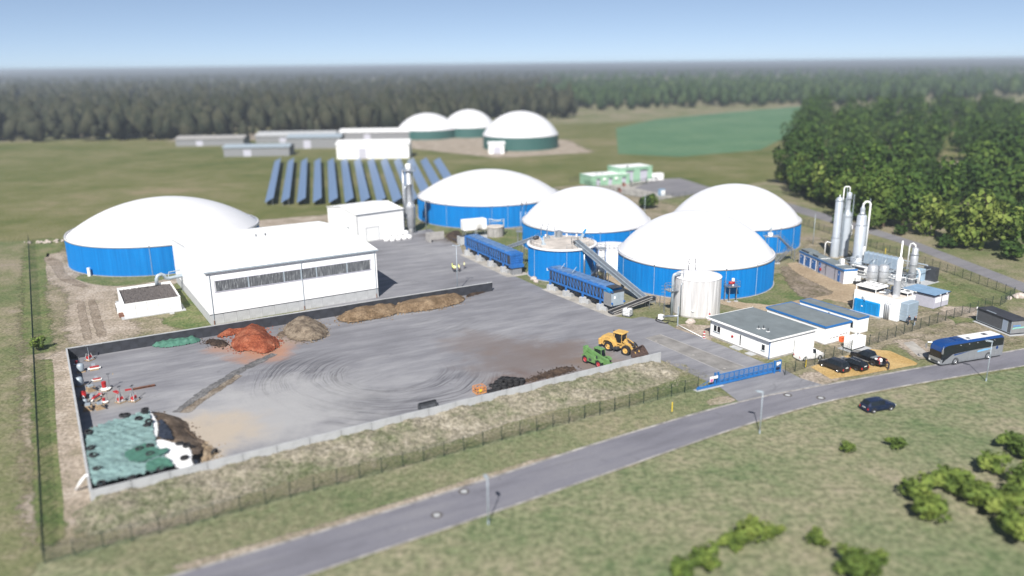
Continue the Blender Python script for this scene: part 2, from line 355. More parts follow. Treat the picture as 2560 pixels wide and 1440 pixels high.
# ------------------------------------------------------------------ flat ground pieces
def dense(pts, step=2.0, closed=True):
    out = []; n = len(pts)
    for i in range(n if closed else n-1):
        a, b = Vector(pts[i]), Vector(pts[(i+1)%n]); k = max(1, int((b-a).length/step))
        for j in range(k): out.append(a.lerp(b, j/k))
    if not closed: out.append(Vector(pts[-1]))
    return out
def smooth_poly(pts, it=2, closed=True):
    pts = [Vector(p) for p in pts]
    for _ in range(it):
        q = []; n = len(pts)
        for i in range(n if closed else n-1):
            a, b = pts[i], pts[(i+1)%n]; q += [a*.75+b*.25, a*.25+b*.75]
        if not closed: q = [pts[0]]+q+[pts[-1]]
        pts = q
    return pts
def sheet(name, pts, m, z, kind='structure', jit=0.0, soft=0, rnd=0):
    """flat piece of ground; soft > 0 adds a ragged fringe that thins out into the grass"""
    if rnd: pts = smooth_poly(pts, rnd)
    pts = dense(pts, 1.5 if (jit or soft) else 6)
    ar = sum(pts[i].x*pts[(i+1)%len(pts)].y-pts[(i+1)%len(pts)].x*pts[i].y for i in range(len(pts)))
    if ar < 0: pts = pts[::-1]
    if jit: pts = [p+Vector((rng.normal()*jit, rng.normal()*jit)) for p in pts]
    n = len(pts); mb = MB(); mb.add([(p.x, p.y, z) for p in pts], [tuple(range(n))])
    if soft:
        o = []
        for i in range(n):
            d = (pts[(i+1)%n]-pts[i-1]).normalized(); o.append(pts[i]+Vector((d.y, -d.x))*soft)
        mb.v += [(p.x, p.y, z-.003) for p in o]
        for i in range(n): mb.f.append([(i+1)%n, i, n+i, n+(i+1)%n]); mb.mi.append(0); mb.sm.append(False)
    ob = mb.build(name, m)
    if soft:
        a = ob.data.attributes.new('fade', 'FLOAT', 'POINT'); a.data.foreach_set('value', [1.0]*n+[0.0]*n)
    return tag(ob, kind=kind)
def strip(name, pts, wdt, m, z, z1=None, kind='structure'):
    """ribbon or kerb along a line; z1 gives it height"""
    pts = [Vector(p) for p in pts]; mb = MB(); L = []; Rr = []
    for i, p in enumerate(pts):
        d = (pts[min(i+1,len(pts)-1)]-pts[max(i-1,0)]).normalized(); nn = Vector((-d.y, d.x))*wdt/2; L.append(p+nn); Rr.append(p-nn)
    for i in range(len(pts)-1):
        if z1 is None: mb.quad((*Rr[i], z), (*Rr[i+1], z), (*L[i+1], z), (*L[i], z))
        else:
            mb.quad((*Rr[i], z1), (*Rr[i+1], z1), (*L[i+1], z1), (*L[i], z1)); mb.quad((*Rr[i], z), (*Rr[i+1], z), (*Rr[i+1], z1), (*Rr[i], z1)); mb.quad((*L[i+1], z), (*L[i], z), (*L[i], z1), (*L[i+1], z1))
    return tag(mb.build(name, m), kind=kind)
P = lambda *px: [g2(*p) for p in px]

tag(MB().quad((-13500,-300,0),(13500,-300,0),(13500,15000,0),(-13500,15000,0)).build('ground', grass_m), kind='structure')
sheet('meadow', [(-900,225),(-260,215),(-130,214),(-75,225),(-40,262),(20,285),(85,300),(130,330),(300,420),(420,700),(90,640),(-330,520),(-900,470)], meadow_m, .006)
sheet('crop_field', P((1545,385),(1700,392),(1900,375),(1990,330),(2050,262),(1830,280),(1640,298),(1540,320)), field_m, .02)
# yard, drive, street
WA, WB, WC, WD = at(166,871,1.9), at(1230,705,1.9), at(1652,880,1.9), at(226,1226,1.9)
yard = [WD.xy, WC.xy]+[Vector(p) for p in P((1652,900),(1745,943),(1800,968),(1846,1004),(2062,964),(2000,945),(1962,925),(1905,905),(1777,852),(1690,822),(1650,800),(1605,792),(1580,797),(1530,790),(1376,730),(1290,692),(1275,690),(1160,640),(1152,618),(1108,592),(1075,572),(1030,580),(900,610),(860,660),(930,735))]
yard += [Vector((-30,154)), WA.xy]
sheet('yard', yard, yard_m, .03)
far = smooth_poly(P((300,1482),(430,1440),(900,1300),(1200,1205),(1500,1105),(1845,1003),(2060,963),(2300,920),(2560,872),(2900,812)), 2, False)
near = smooth_poly(P((600,1500),(760,1440),(1150,1310),(1420,1217),(1640,1140),(1850,1066),(2060,1003),(2300,957),(2560,915),(2900,856)), 2, False)
sheet('street', far+near[::-1], road_m, .026); kerb_m = mat('dusty_kerb_concrete', (.30, .285, .27), .9, var=.4, scale=.7, bump=.2)
strip('kerb', far, .34, kerb_m, .0, .07); strip('kerb_near', near, .26, kerb_m, .0, .065).name = 'kerb.001'
frp = P((1900,500),(1990,531),(2240,604),(2560,731),(2800,830)); frq = P((1900,488),(1990,513),(2160,563),(2300,608),(2560,707),(2800,800))
sheet('back_road', frp+frq[::-1], lot_m, .02)
sheet('asphalt_lot', P((1585,470),(1690,492),(1800,476),(1700,445),(1640,448)), lot_m, .02)
sheet('paved_apron', P((1480,462),(1560,486),(1650,500),(1690,492),(1590,468),(1660,446),(1610,440)), concrete_pad, .016)
# verge between fence and street, berm, soil, paths
fe = [Vector(p) for p in P((110,1412),(400,1335),(900,1200),(1300,1092),(1740,975))]
sheet('verge', [Vector(p) for p in P((60,1500),(110,1412),(400,1335),(900,1200),(1300,1092),(1740,975),(1800,985),(1838,1004),(1500,1108),(1200,1207),(900,1302),(440,1440))], verge_m, .010, soft=1.3)
sheet('verge_near', [Vector(p) for p in P((800,1440),(1150,1320),(1420,1225),(1640,1150),(1850,1075),(2060,1012),(2300,966),(2560,925),(2900,870),(3100,1100),(2900,1500),(800,1560))], verge_m, .010, soft=0.88).name = 'verge.001'
for i, px in enumerate([[(380,1440),(700,1355),(1000,1260),(1230,1190),(1400,1140),(1390,1138),(1200,1195),(900,1290),(600,1375)], [(1780,1012),(1835,1000),(1815,990),(1770,1003)]]):
    sheet('bare_verge_edge' if i == 0 else 'bare_patch', P(*px), dirt_m, .014, soft=0.77, rnd=1)
sheet('sandy_ground', P((110,620),(170,640),(180,690),(270,715),(330,735),(270,765),(300,800),(500,815),(170,872),(200,1050),(226,1240),(190,1330),(130,1330),(100,1000),(85,760)), dry_m, .008, soft=4.4, rnd=1)
sheet('dirt_track', P((110,630),(140,640),(160,680),(200,700),(300,706),(430,690),(470,700),(430,706),(290,716),(265,745),(290,790),(330,830),(300,850),(200,860),(190,800),(200,730),(130,690)), dirt_m, .012, soft=3.3, rnd=1)
sheet('dirt_track_side', P((150,880),(175,890),(205,1050),(220,1240),(180,1290),(130,1320),(110,1250),(150,1200),(140,1000)), dirt_m, .012, soft=3.5, rnd=1).name = 'dirt_track.001'
rut_m = ground_mat('packed_wheel_rut', [(.3, (.17, .135, .10)), (.5, (.25, .205, .16)), (.7, (.33, .28, .23))], .4, 3, .3, fade=True)
for i, px in enumerate(([(196,752),(204,752),(214,800),(226,848),(216,850),(205,800)], [(225,748),(233,748),(246,795),(262,842),(252,845),(236,800)], [(118,640),(150,655),(160,690),(215,715),(212,720),(150,700),(135,665),(112,650)])): sheet('wheel_rut' if i == 0 else 'wheel_rut.%03d' % i, P(*px), rut_m, .017, soft=.7, rnd=1)
sheet('lawn', P((80,600),(150,600),(120,640),(85,720),(110,880),(90,880),(78,700)), lush_m, .012, soft=3.3, rnd=1)
sheet('lawn_side', P((95,900),(118,905),(128,1100),(150,1320),(118,1370),(108,1200)), lush_m, .013, soft=1.8, rnd=1).name = 'lawn.001'
sheet('lawn_hall', P((180,690),(250,712),(330,712),(440,690),(430,680),(300,690)), lush_m, .013, soft=2.6, rnd=1).name = 'lawn.002'
sheet('lawn_corner', P((452,700),(470,730),(530,810),(470,820),(410,800),(470,790)), lush_m, .014, soft=2.6, rnd=1).name = 'lawn.003'
sheet('lawn_tank', P((1030,570),(1060,560),(1120,568),(1105,585),(1060,580)), lush_m, .014, soft=2.2).name = 'lawn.004'
sheet('lawn_feeder', P((1265,575),(1300,580),(1310,650),(1330,690),(1310,690),(1290,640),(1230,590)), lush_m, .014, soft=2.2).name = 'lawn.005'
sheet('lawn_middle', P((1800,750),(1880,742),(1935,712),(1945,690),(1990,740),(1995,760),(1930,772),(1880,760)), lush_m, .014, soft=3.3).name = 'lawn.006'
sheet('lawn_right', P((2300,700),(2320,690),(2480,780),(2400,800),(2380,770),(2330,735)), lush_m, .012, soft=5.5).name = 'lawn.007'
sheet('tufted_bank', P((1960,665),(1990,672),(2085,735),(2070,745),(2010,745),(1975,700)), shrubsoil_m, .016, soft=1.8, rnd=1)
sheet('bare_patch_path', P((2370,770),(2450,772),(2420,790),(2360,785)), dirt_m, .014, soft=2.2).name = 'bare_patch.001'
sheet('bare_patch_bus', P((2250,855),(2290,850),(2330,885),(2300,895)), dirt_m, .014, soft=1.8).name = 'bare_patch.002'
sheet('bare_patch_gate', P((2005,940),(2060,930),(2090,945),(2055,962),(2020,952)), dirt_m, .014, soft=1.1).name = 'bare_patch.003'
sheet('bare_patch_kiosk', P((2440,812),(2520,848),(2420,858),(2330,848)), dry_m, .013, soft=3.3).name = 'bare_patch.004'
sheet('gravel_path', P((1970,660),(1996,657),(2060,690),(2112,712),(2160,715),(2140,760),(2060,745),(2000,757),(1960,780),(1850,770),(1800,757),(1802,750),(1870,760),(1925,765),(2000,753),(2085,738),(2088,728),(2010,690)), sand_m, .018, soft=1.1)
sheet('gravel_path_tank', P((1500,690),(1560,690),(1550,720),(1600,745),(1690,760),(1680,745),(1600,735),(1560,720)), sand_m, .014, soft=1.8).name = 'gravel_path.001'
sheet('gravel_path_office', P((1700,812),(1778,815),(1776,850),(1740,838),(1690,822)), dirt_m, .014, soft=0.88).name = 'gravel_path.002'
sheet('rear_track', P((650,552),(860,535),(870,560),(760,568),(640,565)), dirt_m, .014, soft=2.2)
sheet('gravel_parking', P((2026,918),(2060,905),(2105,893),(2170,873),(2225,877),(2296,908),(2290,913),(2150,938),(2078,948)), ochre_m, .034, jit=.06)
sheet('concrete_slab', P((2258,857),(2282,853),(2318,882),(2318,893),(2296,892)), concrete_pad, .02)
sheet('dry_ground', P((1400,470),(1470,462),(1690,520),(1700,560),(1640,545),(1560,490)), dry_m, .012, soft=4.4)
sheet('dry_ground_right', P((2010,640),(2060,600),(2250,690),(2240,720),(2150,720)), dry_m, .010, soft=4.4).name = 'dry_ground.001'
sheet('dry_ground_fence', P((2150,770),(2300,790),(2480,770),(2300,830),(2200,850),(2120,880),(2060,890),(2060,860)), dry_m, .011, soft=4.4).name = 'dry_ground.002'
# weighbridge strip in the drive, drain in the yard
wb = P((1613,845),(1650,836),(1860,918),(1812,930)); sheet('weighbridge', wb, mat('worn_concrete_strip', (.225, .215, .205), .9, var=.25, scale=.4, bump=.2), .036)
for i, (a, b) in enumerate((((1613,845),(1810,931)), ((1650,836),(1862,917)))): strip('weighbridge_edge' if i == 0 else 'weighbridge_edge.001', P(a, b), .16, concrete, .035, .05)
drain_m = ground_mat('wet_drain_dirt', [(.3, (.085, .084, .086)), (.5, (.14, .138, .14)), (.7, (.22, .215, .215))], .3, 3, .3, fade=True); silt_m = ground_mat('brown_silt', [(.3, (.13, .105, .08)), (.5, (.20, .165, .13)), (.7, (.30, .265, .225))], .4, 3, .3, fade=True)
sheet('drain_channel', P((684,885),(687,886),(598,930),(516,981),(448,1031),(440,1031),(508,981),(594,928)), drain_m, .036, soft=1.0)
sheet('drain_edge', P((596,938),(599,940),(528,986),(464,1031),(456,1032),(522,986)), silt_m, .040, soft=.8)
# ------------------------------------------------------------------ berm in front of the yard wall
def berm():
    a, b = Vector(WD.xy), Vector(WC.xy); L = (b-a).length; d = (b-a)/L; n = Vector((d.y, -d.x)); nu, nv = 200, 30; vs = []; fs = []
    gx = rng.normal(size=(60, 12))
    for i in range(nu+1):
        u = -2+(L+4.5)*i/nu
        for j in range(nv+1):
            v = -.05+8.2*j/nv
            e = min(1, max(0, (u+2.2)/3.5))*min(1, max(0, (L+1.2-u)/5)); e = e*e*(3-2*e)
            t = max(0, 1-max(0, v-.4)/(6.3+.6*math.sin(u*.21))); t = t*t*(3-2*t)
            bump = .07*math.sin(u*1.9+v*1.3)+.06*math.sin(u*.77-v*2.1)+.05*math.sin(u*3.7+v*3.1)+rng.normal()*.035
            z = (1.02+.10*math.sin(u*.9)+.06*math.sin(u*2.3))*e*t+bump*min(1, t*3)*min(1, (8.2-v)/2)-.02
            p = a+d*u+n*(v+.12); vs.append((p.x, p.y, z if j < nv else -.05))
    for i in range(nu):
        for j in range(nv): q = i*(nv+1)+j; fs.append((q, q+1, q+nv+2, q+nv+1))
    return tag(MB().add(vs, fs).build('berm', berm_m, smooth=True), kind='structure')
berm()

# ------------------------------------------------------------------ concrete yard walls, panel by panel
def yard_wall(label, a, b, n, h, m_in, side, thick=.22, slope_end=False, cap=True):
    a, b = Vector(a[:2]), Vector(b[:2]); L = (b-a).length; r = thing('retaining_wall', label, 'wall', (*a, 0), ang(a, b)); w_ = L/n
    me = MB().box(.03, w_-.03, -thick/2, thick/2, 0, h).mesh('wall_panel', concrete_light)
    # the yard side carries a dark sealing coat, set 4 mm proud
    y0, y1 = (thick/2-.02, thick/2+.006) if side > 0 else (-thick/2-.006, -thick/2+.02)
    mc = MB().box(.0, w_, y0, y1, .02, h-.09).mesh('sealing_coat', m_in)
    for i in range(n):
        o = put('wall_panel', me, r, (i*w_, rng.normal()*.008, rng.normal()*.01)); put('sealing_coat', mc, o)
    if cap: MB().box(.0, L, -thick/2-.02, thick/2+.02, h-.005, h+.035).build('coping', concrete_light, r)
    return r
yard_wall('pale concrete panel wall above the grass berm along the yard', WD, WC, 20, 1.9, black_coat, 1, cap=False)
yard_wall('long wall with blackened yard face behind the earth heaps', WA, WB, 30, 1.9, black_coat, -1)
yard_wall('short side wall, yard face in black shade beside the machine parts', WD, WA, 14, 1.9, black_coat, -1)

# ------------------------------------------------------------------ round tanks
def ribwall(R_, h, pitch=.36, dep=.045, z0=0.0):
    n = int(2*math.pi*R_/pitch); mb = MB(); vs = []
    for i in range(n):
        for f, rr in ((0, R_), (.45, R_), (.55, R_-dep), (.9, R_-dep)):
            t = 2*math.pi*(i+f)/n; vs += [(rr*math.cos(t), rr*math.sin(t), z0), (rr*math.cos(t), rr*math.sin(t), h)]
    m = len(vs); return mb.add(vs, [(k, (k+2)%m, (k+3)%m, k+1) for k in range(0, m, 2)])
def text_mesh(s, size, ext=.01):
    c = bpy.data.curves.new('lettering', 'FONT'); c.body = s; c.size = size; c.extrude = ext; c.align_x = 'CENTER'; c.align_y = 'CENTER'
    o = bpy.data.objects.new('lettering', c); col.objects.link(o)
    dg = bpy.context.evaluated_depsgraph_get(); me = bpy.data.meshes.new_from_object(o.evaluated_get(dg)); bpy.data.objects.remove(o, do_unlink=True); return me
mele = text_mesh('mele', 1.0); mele.materials.append(logo_grey)
def sphere_hit(px, py, c, rad):
    d = (_f*FPX+_r*(px-1280)+_u*(720-py)).normalized(); o = Vector((0,0,CAM_H))-c; b = o.dot(d); q = b*b-(o.dot(o)-rad*rad); return Vector((0,0,CAM_H))+d*(-b-math.sqrt(q))
def gas_tank(label, cx, cy, R_, hw, hd, logo=None, seams=(), nrib=.36):
    r = thing('biogas_tank', label, 'tank', (cx, cy, 0)); ph = math.atan2(-cy, -cx)
    ribwall(R_, hw+.05, nrib).build('wall', blue_clad, r)
    MB().lathe([(R_-.1, hw-.02), (R_+.09, hw-.02), (R_+.09, hw+.42), (R_+.02, hw+.5), (R_-.3, hw+.5)], 144).build('rim', membrane, r, smooth=True)
    MB().lathe([(R_+.02, hw+.50), (R_+.05, hw+.53), (R_+.02, hw+.57), (R_-.05, hw+.57)], 144).build('clamp_ring', steel, r, smooth=True)
    MB().lathe([(R_+.25, 0), (R_+.25, .08), (R_-.2, .08)], 96).build('footing', concrete, r)
    rho = (R_*R_+hd*hd)/(2*hd); zc = hw+hd-rho; a1 = math.asin(R_/rho)*.985; k = 28
    MB().lathe([(rho*math.sin(a1*(1-i/k)), zc+rho*math.cos(a1*(1-i/k))) for i in range(k+1)], 128).build('dome', membrane, r, smooth=True)
    if logo:
        for lx, ly, sz in logo:
            p = sphere_hit(lx, ly, Vector((cx, cy, zc)), rho); n = (p-Vector((cx, cy, zc))).normalized(); y = (Vector((0,0,1))-n*n.z).normalized(); x = y.cross(n); p = p+n*.02-Vector((cx, cy, 0))
            o = put('lettering', mele, r); o.matrix_local = Matrix(((x.x*sz, y.x*sz, n.x, p.x), (x.y*sz, y.y*sz, n.y, p.y), (x.z*sz, y.z*sz, n.z, p.z), (0,0,0,1)))
    for da in seams:
        t = ph+R(da); c, s = math.cos(t), math.sin(t)
        MB().bar(((R_+.06)*c, (R_+.06)*s, .1), ((R_+.06)*c, (R_+.06)*s, hw), .07).build('cable_duct', lamp_paint, r)
        MB().cyl(((R_+.05)*c, (R_+.05)*s, hw+.05), .16, .32, 10).build('vent_cap', steel, r)
    return r
TA = gas_tank('blue gas tank with white dome behind the grey-white silo', 39.2, 166.6, 16.33, 5.91, 8.8, [(1748,577,.62), (1868,674-20,.0001)][:1], (-28, 22, -62, 48))
TB = gas_tank('white domed blue tank behind the small flat topped digester', 19.3, 203.3, 16.45, 5.95, 8.72, [(1461,508,.55)], (12, 40, -20))
TC = gas_tank('white domed blue tank with galvanised stair beside the tall columns', 57.75, 203.8, 16.33, 5.91, 8.83, [(1851,502,.55)], (30, 42, 60))
TD = gas_tank('wide white domed blue tank behind the sooty container and concrete pit', -6.83, 245.2, 21.8, 6.31, 7.66, [(1189,453,.5)], (-34, 2, 14, 26))
TE = gas_tank('wide white domed blue tank standing behind the white hall and gravel roofed annex', -86.1, 196.1, 22.26, 6.53, 7.7, [(327,534,.6)], (-10, 30))
def polar(t, da, rr, z=0.0):
    c = t.location; ph = math.atan2(-c.y, -c.x)+R(da); return Vector((c.x+rr*math.cos(ph), c.y+rr*math.sin(ph), z))
def railing(mb, pts, h=1.05, step=1.4):
    for i in range(len(pts)-1):
        a, b = Vector(pts[i]), Vector(pts[i+1])
        for k in (h, h*.5): mb.bar(a+Vector((0,0,k)), b+Vector((0,0,k)), .045)
        n = max(1, int((b-a).length/step))
        for j in range(n+1): q = a.lerp(b, j/n); mb.bar(q, q+Vector((0,0,h)), .045)
    return mb
# valve platforms on the tanks
def valve_platform(tank, da, R_, zf, label, w_=2.6, dpt=1.9, red=True, ladder=True):
    p = polar(tank, da, R_+.08); rz = math.atan2(-tank.location.y+p.y*0-0, -tank.location.x) if False else math.atan2(p.y-tank.location.y, p.x-tank.location.x)-math.pi/2
    r = thing('valve_platform', label, 'platform', p, rz)
    MB().box(-w_/2, w_/2, .0, dpt, zf-.12, zf).build('deck', steel, r)
    railing(MB(), [(-w_/2+.05,.05,zf), (-w_/2+.05,dpt-.05,zf), (w_/2-.05,dpt-.05,zf), (w_/2-.05,.05,zf)]).build('railing', steel, r)
    for x in (-.75, .75):
        MB().bar((x, dpt-.4, 0), (x, dpt-.4, zf-.1), .14).build('leg', steel, r); MB().cyl((x, dpt-.4, 0), .42, .10, 16).build('foot_pad', concrete_light, r)
    if red:
        m = MB().cyl((-.5, .85, zf+.55), .30, 1.1, 14, 'X'); m.smooth = True; m.build('relief_valve', red_paint, r, smooth=True)
        MB().cyl((-.25, .85, zf), .18, .6, 12).build('valve_stem', white, r); MB().cyl((-.3, .7, zf+.85), .30, .5, 14).build('valve_head', white, r)
    if ladder:
        m = MB()
        for y in (.7, 1.15): m.bar((w_/2+.1, y, 0), (w_/2+.1, y, zf+1), .05)
        for i in range(int(zf/.3)): m.bar((w_/2+.1, .7, .3+i*.3), (w_/2+.1, 1.15, .3+i*.3), .035)
        m.build('ladder', steel, r)
    return r
valve_platform(TA, 25, 16.33, 3.1, 'galvanised valve platform with red valve on the tank beside the office roofs')
valve_platform(TB, -80, 16.45, 3.6, 'narrow galvanised platform against the tank next to the concrete pit', 1.8, 1.6, False)
# pipes with hooked hoods
def hooked_pipe(label, px, py, z0, h, grp):
    p = at(px, py, z0); r = thing('vent_pipe', label, 'pipe', p, group=grp)
    MB().tube([(0,0,-.3),(0,0,h*.62)], .11, 8).build('pipe', lamp_paint, r, smooth=True)
    MB().tube([(0,0,h*.6),(.06,0,h*.68),(.25,0,h*.74),(.3,0,h*.8),(.25,0,h*.88),(.32,0,h)], .09, 8).build('hood', steel_dark, r, smooth=True); return r
# ------------------------------------------------------------------ small digester with flat roof
TFc = (11.1, 172.15)
def digester():
    R_, h = 7.46, 6.74
    r = thing('digester_tank', 'small blue tank with beige flat roof reached by two conveyors', 'tank', (*TFc, 0)); ph = math.atan2(-TFc[1], -TFc[0])
    ribwall(R_, h+.03, .33).build('wall', blue_clad, r)
    MB().lathe([(R_-.1, h-.02), (R_+.22, h-.02), (R_+.26, h+.12), (R_+.26, h+.34), (R_+.05, h+.42), (R_-.25, h+.36)], 96).build('rim', membrane, r, smooth=True)
    MB().lathe([(R_-.2, h+.34), (R_*.6, h+.62), (R_*.25, h+.78), (0, h+.84)], 96).build('roof', tank_roof_m, r, smooth=True)
    MB().lathe([(R_+.3, 0), (R_+.3, .1), (R_-.1, .1)], 72).build('footing', concrete, r)
    for a0_, a1_ in ((-110, -39), (8, 60), (100, 250)): railing(MB(), [(7.0*math.cos(ph+R(a)), 7.0*math.sin(ph+R(a)), h+.36) for a in range(a0_, a1_, 10)], 1.0).build('railing', steel, r)
    for i in range(8):
        t = R(i*45+11); MB().bar((1.0*math.cos(t), 1.0*math.sin(t), h+.84), (6.8*math.cos(t), 6.8*math.sin(t), h+.44), .10, .05).build('roof_seam', tank_roof_m, r)
    for da in (-52, 8, 31, 62):
        t = ph+R(da); MB().bar(((R_+.05)*math.cos(t), (R_+.05)*math.sin(t), .1), ((R_+.05)*math.cos(t), (R_+.05)*math.sin(t), h), .07).build('cable_duct', lamp_paint, r)
    t = ph+R(38); MB().tube([((R_+.3)*math.cos(t), (R_+.3)*math.sin(t), 0), ((R_+.3)*math.cos(t), (R_+.3)*math.sin(t), h+.3)], .19, 10).build('downpipe', steel, r, smooth=True)
    def onroof(nm, m, rr, a, mb): tt = ph+R(a); return mb.build(nm, m, r, loc=(rr*math.cos(tt), rr*math.sin(tt), h+.36))
    onroof('agitator_housing', lamp_paint, 5.0, -52, MB().box(-.5,.5,-.5,.5,0,.35).bar((0,0,.3),(-.3,.2,1.7),.5)); onroof('agitator_motor', blue_plastic, 5.0, -52, MB().bar((-.2,.1,1.2),(-.5,.3,2.1),.42))
    onroof('agitator_housing', lamp_paint, 5.4, 128, MB().box(-.5,.5,-.5,.5,0,.35).bar((0,0,.3),(.7,.1,1.7),.5)); onroof('agitator_motor', blue_plastic, 5.4, 128, MB().bar((.5,0,1.3),(1.1,.1,2.3),.42))
    onroof('vessel', steel, 4.3, 190, MB().cyl((0,0,0), .75, 1.7, 18)); onroof('mast', steel_light, 3.8, 205, MB().cyl((0,0,0), .14, 3.0, 10).cyl((0,0,0), .4, .5, 12))
    onroof('pump_frame', steel, 4.2, 230, MB().box(-.6,.6,-.4,.4,0,.6).box(-.3,.5,-.3,.3,.6,1.0)); onroof('inlet_frame', steel, 3.7, 48, railing(MB().box(-.7,.7,-.6,.6,.1,.2), [(-.7,-.6,.2),(.7,-.6,.2),(.7,.6,.2),(-.7,.6,.2),(-.7,-.6,.2)], 1.4, .5))
    for a, rr in ((170, 6.2), (150, 6.6), (215, 6.4)): onroof('roof_port', membrane, rr, a, MB().cyl((0,0,0), .22, .7, 10))
    # hooked vent pipes on the roof edge
    for a in (228, 212):
        onroof('vent_pipe', steel, 6.3, a, MB().tube([(0,0,0),(0,0,2.4),(.05,0,2.6),(.3,0,2.8),(.34,0,3.1),(.5,0,3.6)], .10, 8))
    return r
digester()
def small_white_tank():
    c = at(1527, 690); R_ = 4.6; r = thing('buffer_tank', 'low white tank wedged between the blue tanks behind the sloping conveyor', 'tank', (c.x+1.0, c.y+7.4, 0))
    MB().lathe([(R_, 0), (R_, 4.9), (R_-.1, 5.0)], 64).build('wall', white_clad, r, smooth=True); MB().lathe([(R_+.12, 4.9), (R_+.12, 5.08), (R_-.2, 5.1), (R_*.5, 5.35), (0, 5.5)], 64).build('roof', membrane, r)
    MB().lathe([(R_+.06, 3.3), (R_+.06, 3.36)], 64).build('band', steel, r); railing(MB(), [(R_*.9*math.cos(R(a)), R_*.9*math.sin(R(a)), 5.12) for a in range(200, 340, 14)], 1.0).build('railing', steel, r); return r
small_white_tank()
# ------------------------------------------------------------------ silo with weathered sheets
def silo():
    R_, h = 4.28, 7.0; r = thing('silo', 'weathered grey white upright silo in front of the domed tank', 'silo', (34.38, 142.75, 0)); ph = math.atan2(-142.75, -34.38)
    ribwall(R_, h, 1.05, .03).build('wall', silo_m, r)
    MB().lathe([(R_+.05, h-.06), (R_+.08, h+.02), (R_-.05, h+.1), (R_*.5, h+.5), (0, h+.78)], 72).build('roof', membrane, r, smooth=True)
    MB().lathe([(R_+.03, .02), (R_+.03, .25), (R_-.1, .25)], 72).build('base_ring', concrete, r)
    def pol(a, rr, z): t = ph+R(a); return (rr*math.cos(t), rr*math.sin(t), z)
    MB().tube([pol(-58, R_+.9, 0), pol(-58, R_+.9, h+.2), pol(-58, R_+.75, h+.65), pol(-58, R_+.3, h+.8), pol(-58, R_-.5, h+.62)], .27, 12).build('overflow_pipe', lamp_paint, r, smooth=True)
    MB().tube([pol(-38, R_+.35, 0), pol(-38, R_+.35, h-1.0), pol(-38, R_+.2, h-.7), pol(-38, R_-.1, h-.7)], .12, 8).build('fill_pipe', steel, r, smooth=True)
    t = ph+R(-62); dck = thing  # platform on the side
    pl = MB(); c0 = Vector(pol(-62, R_, 0)); ax = Vector((math.cos(t), math.sin(t), 0)); ay = Vector((-math.sin(t), math.cos(t), 0)); q = lambda x, y, z: c0+ax*x+ay*y+Vector((0,0,z))
    pl.add([q(0,-1.0,4.6), q(1.9,-1.0,4.6), q(1.9,1.0,4.6), q(0,1.0,4.6), q(0,-1.0,4.72), q(1.9,-1.0,4.72), q(1.9,1.0,4.72), q(0,1.0,4.72)], [(3,2,1,0),(4,5,6,7),(0,1,5,4),(1,2,6,5),(2,3,7,6),(3,0,4,7)]); pl.build('platform', steel, r)
    railing(MB(), [q(.1,-.95,4.72), q(1.85,-.95,4.72), q(1.85,.95,4.72), q(.1,.95,4.72)], 1.1, .8).build('railing', steel, r)
    la = MB()
    for y in (-.75, -.3): la.bar(q(2.0, y, 0), q(2.0, y, 5.7), .05)
    for i in range(15): la.bar(q(2.0, -.75, .3+i*.3), q(2.0, -.3, .3+i*.3), .035)
    la.build('ladder', steel, r); hoop = MB()
    for i in range(6): hoop.tube([q(2.0,-.75,2.4+i*.6), q(2.5,-.85,2.4+i*.6), q(2.7,-.52,2.4+i*.6), q(2.5,-.2,2.4+i*.6), q(2.0,-.3,2.4+i*.6)], .025, 5)
    hoop.build('ladder_cage', steel, r); MB().cyl(pol(-8, R_-.02, 1.35), .3, .1, 16).build('hatch', white, r)
    for a in (-150, -172): MB().tube([pol(a, 3.6, h), pol(a, 3.6, h+1.2), pol(a, 3.4, h+1.5), pol(a+4, 3.3, h+1.8), pol(a+2, 3.3, h+2.5)], .09, 8).build('vent_pipe', steel_dark, r, smooth=True)
    MB().bar(pol(-40, R_-.3, h), pol(-40, R_-.3, h+2.6), .07).bar(pol(-52, R_-.3, h+2.55), pol(-28, R_-.3, h+2.55), .07).build('lamp_mast', steel, r)
    return r
silo()
# filling arm beside the silo
def filling_arm():
    a = at(1652, 803); b = at(1694, 815); r = thing('filling_pipe', 'thick grey filling pipe with white coupling and black hose beside the silo', 'pipe', a, ang(a, b)); L = (b.xy-a.xy).length
    MB().tube([(.3,0,.95),(L,0,1.9)], .19, 12).build('pipe', steel, r, smooth=True); MB().box(-.4,.5,-.35,.35,.45,1.25).build('coupling', white, r)
    MB().tube([(-.2,-.2,.8),(-.7,-.3,.6),(-.75,-.5,.15),(-.2,-.7,.07),(.8,-.8,.07),(1.6,-.6,.1),(1.9,-.2,.35)], .11, 8).build('hose', black_rubber, r, smooth=True)
    MB().bar((L,0,0),(L,0,3.6),.16).build('post', lamp_paint, r); MB().bar((.05,0,0),(.05,0,.5),.2).build('stand', steel, r); MB().tube([(L,.0,.25),(L+2.0,-.6,.2),tuple(Matrix.Rotation(-ang(a, b), 3, 'Z') @ (at(1756,843,.2)-a))], .07, 8).build('ground_pipe', white, r, smooth=True)
filling_arm()
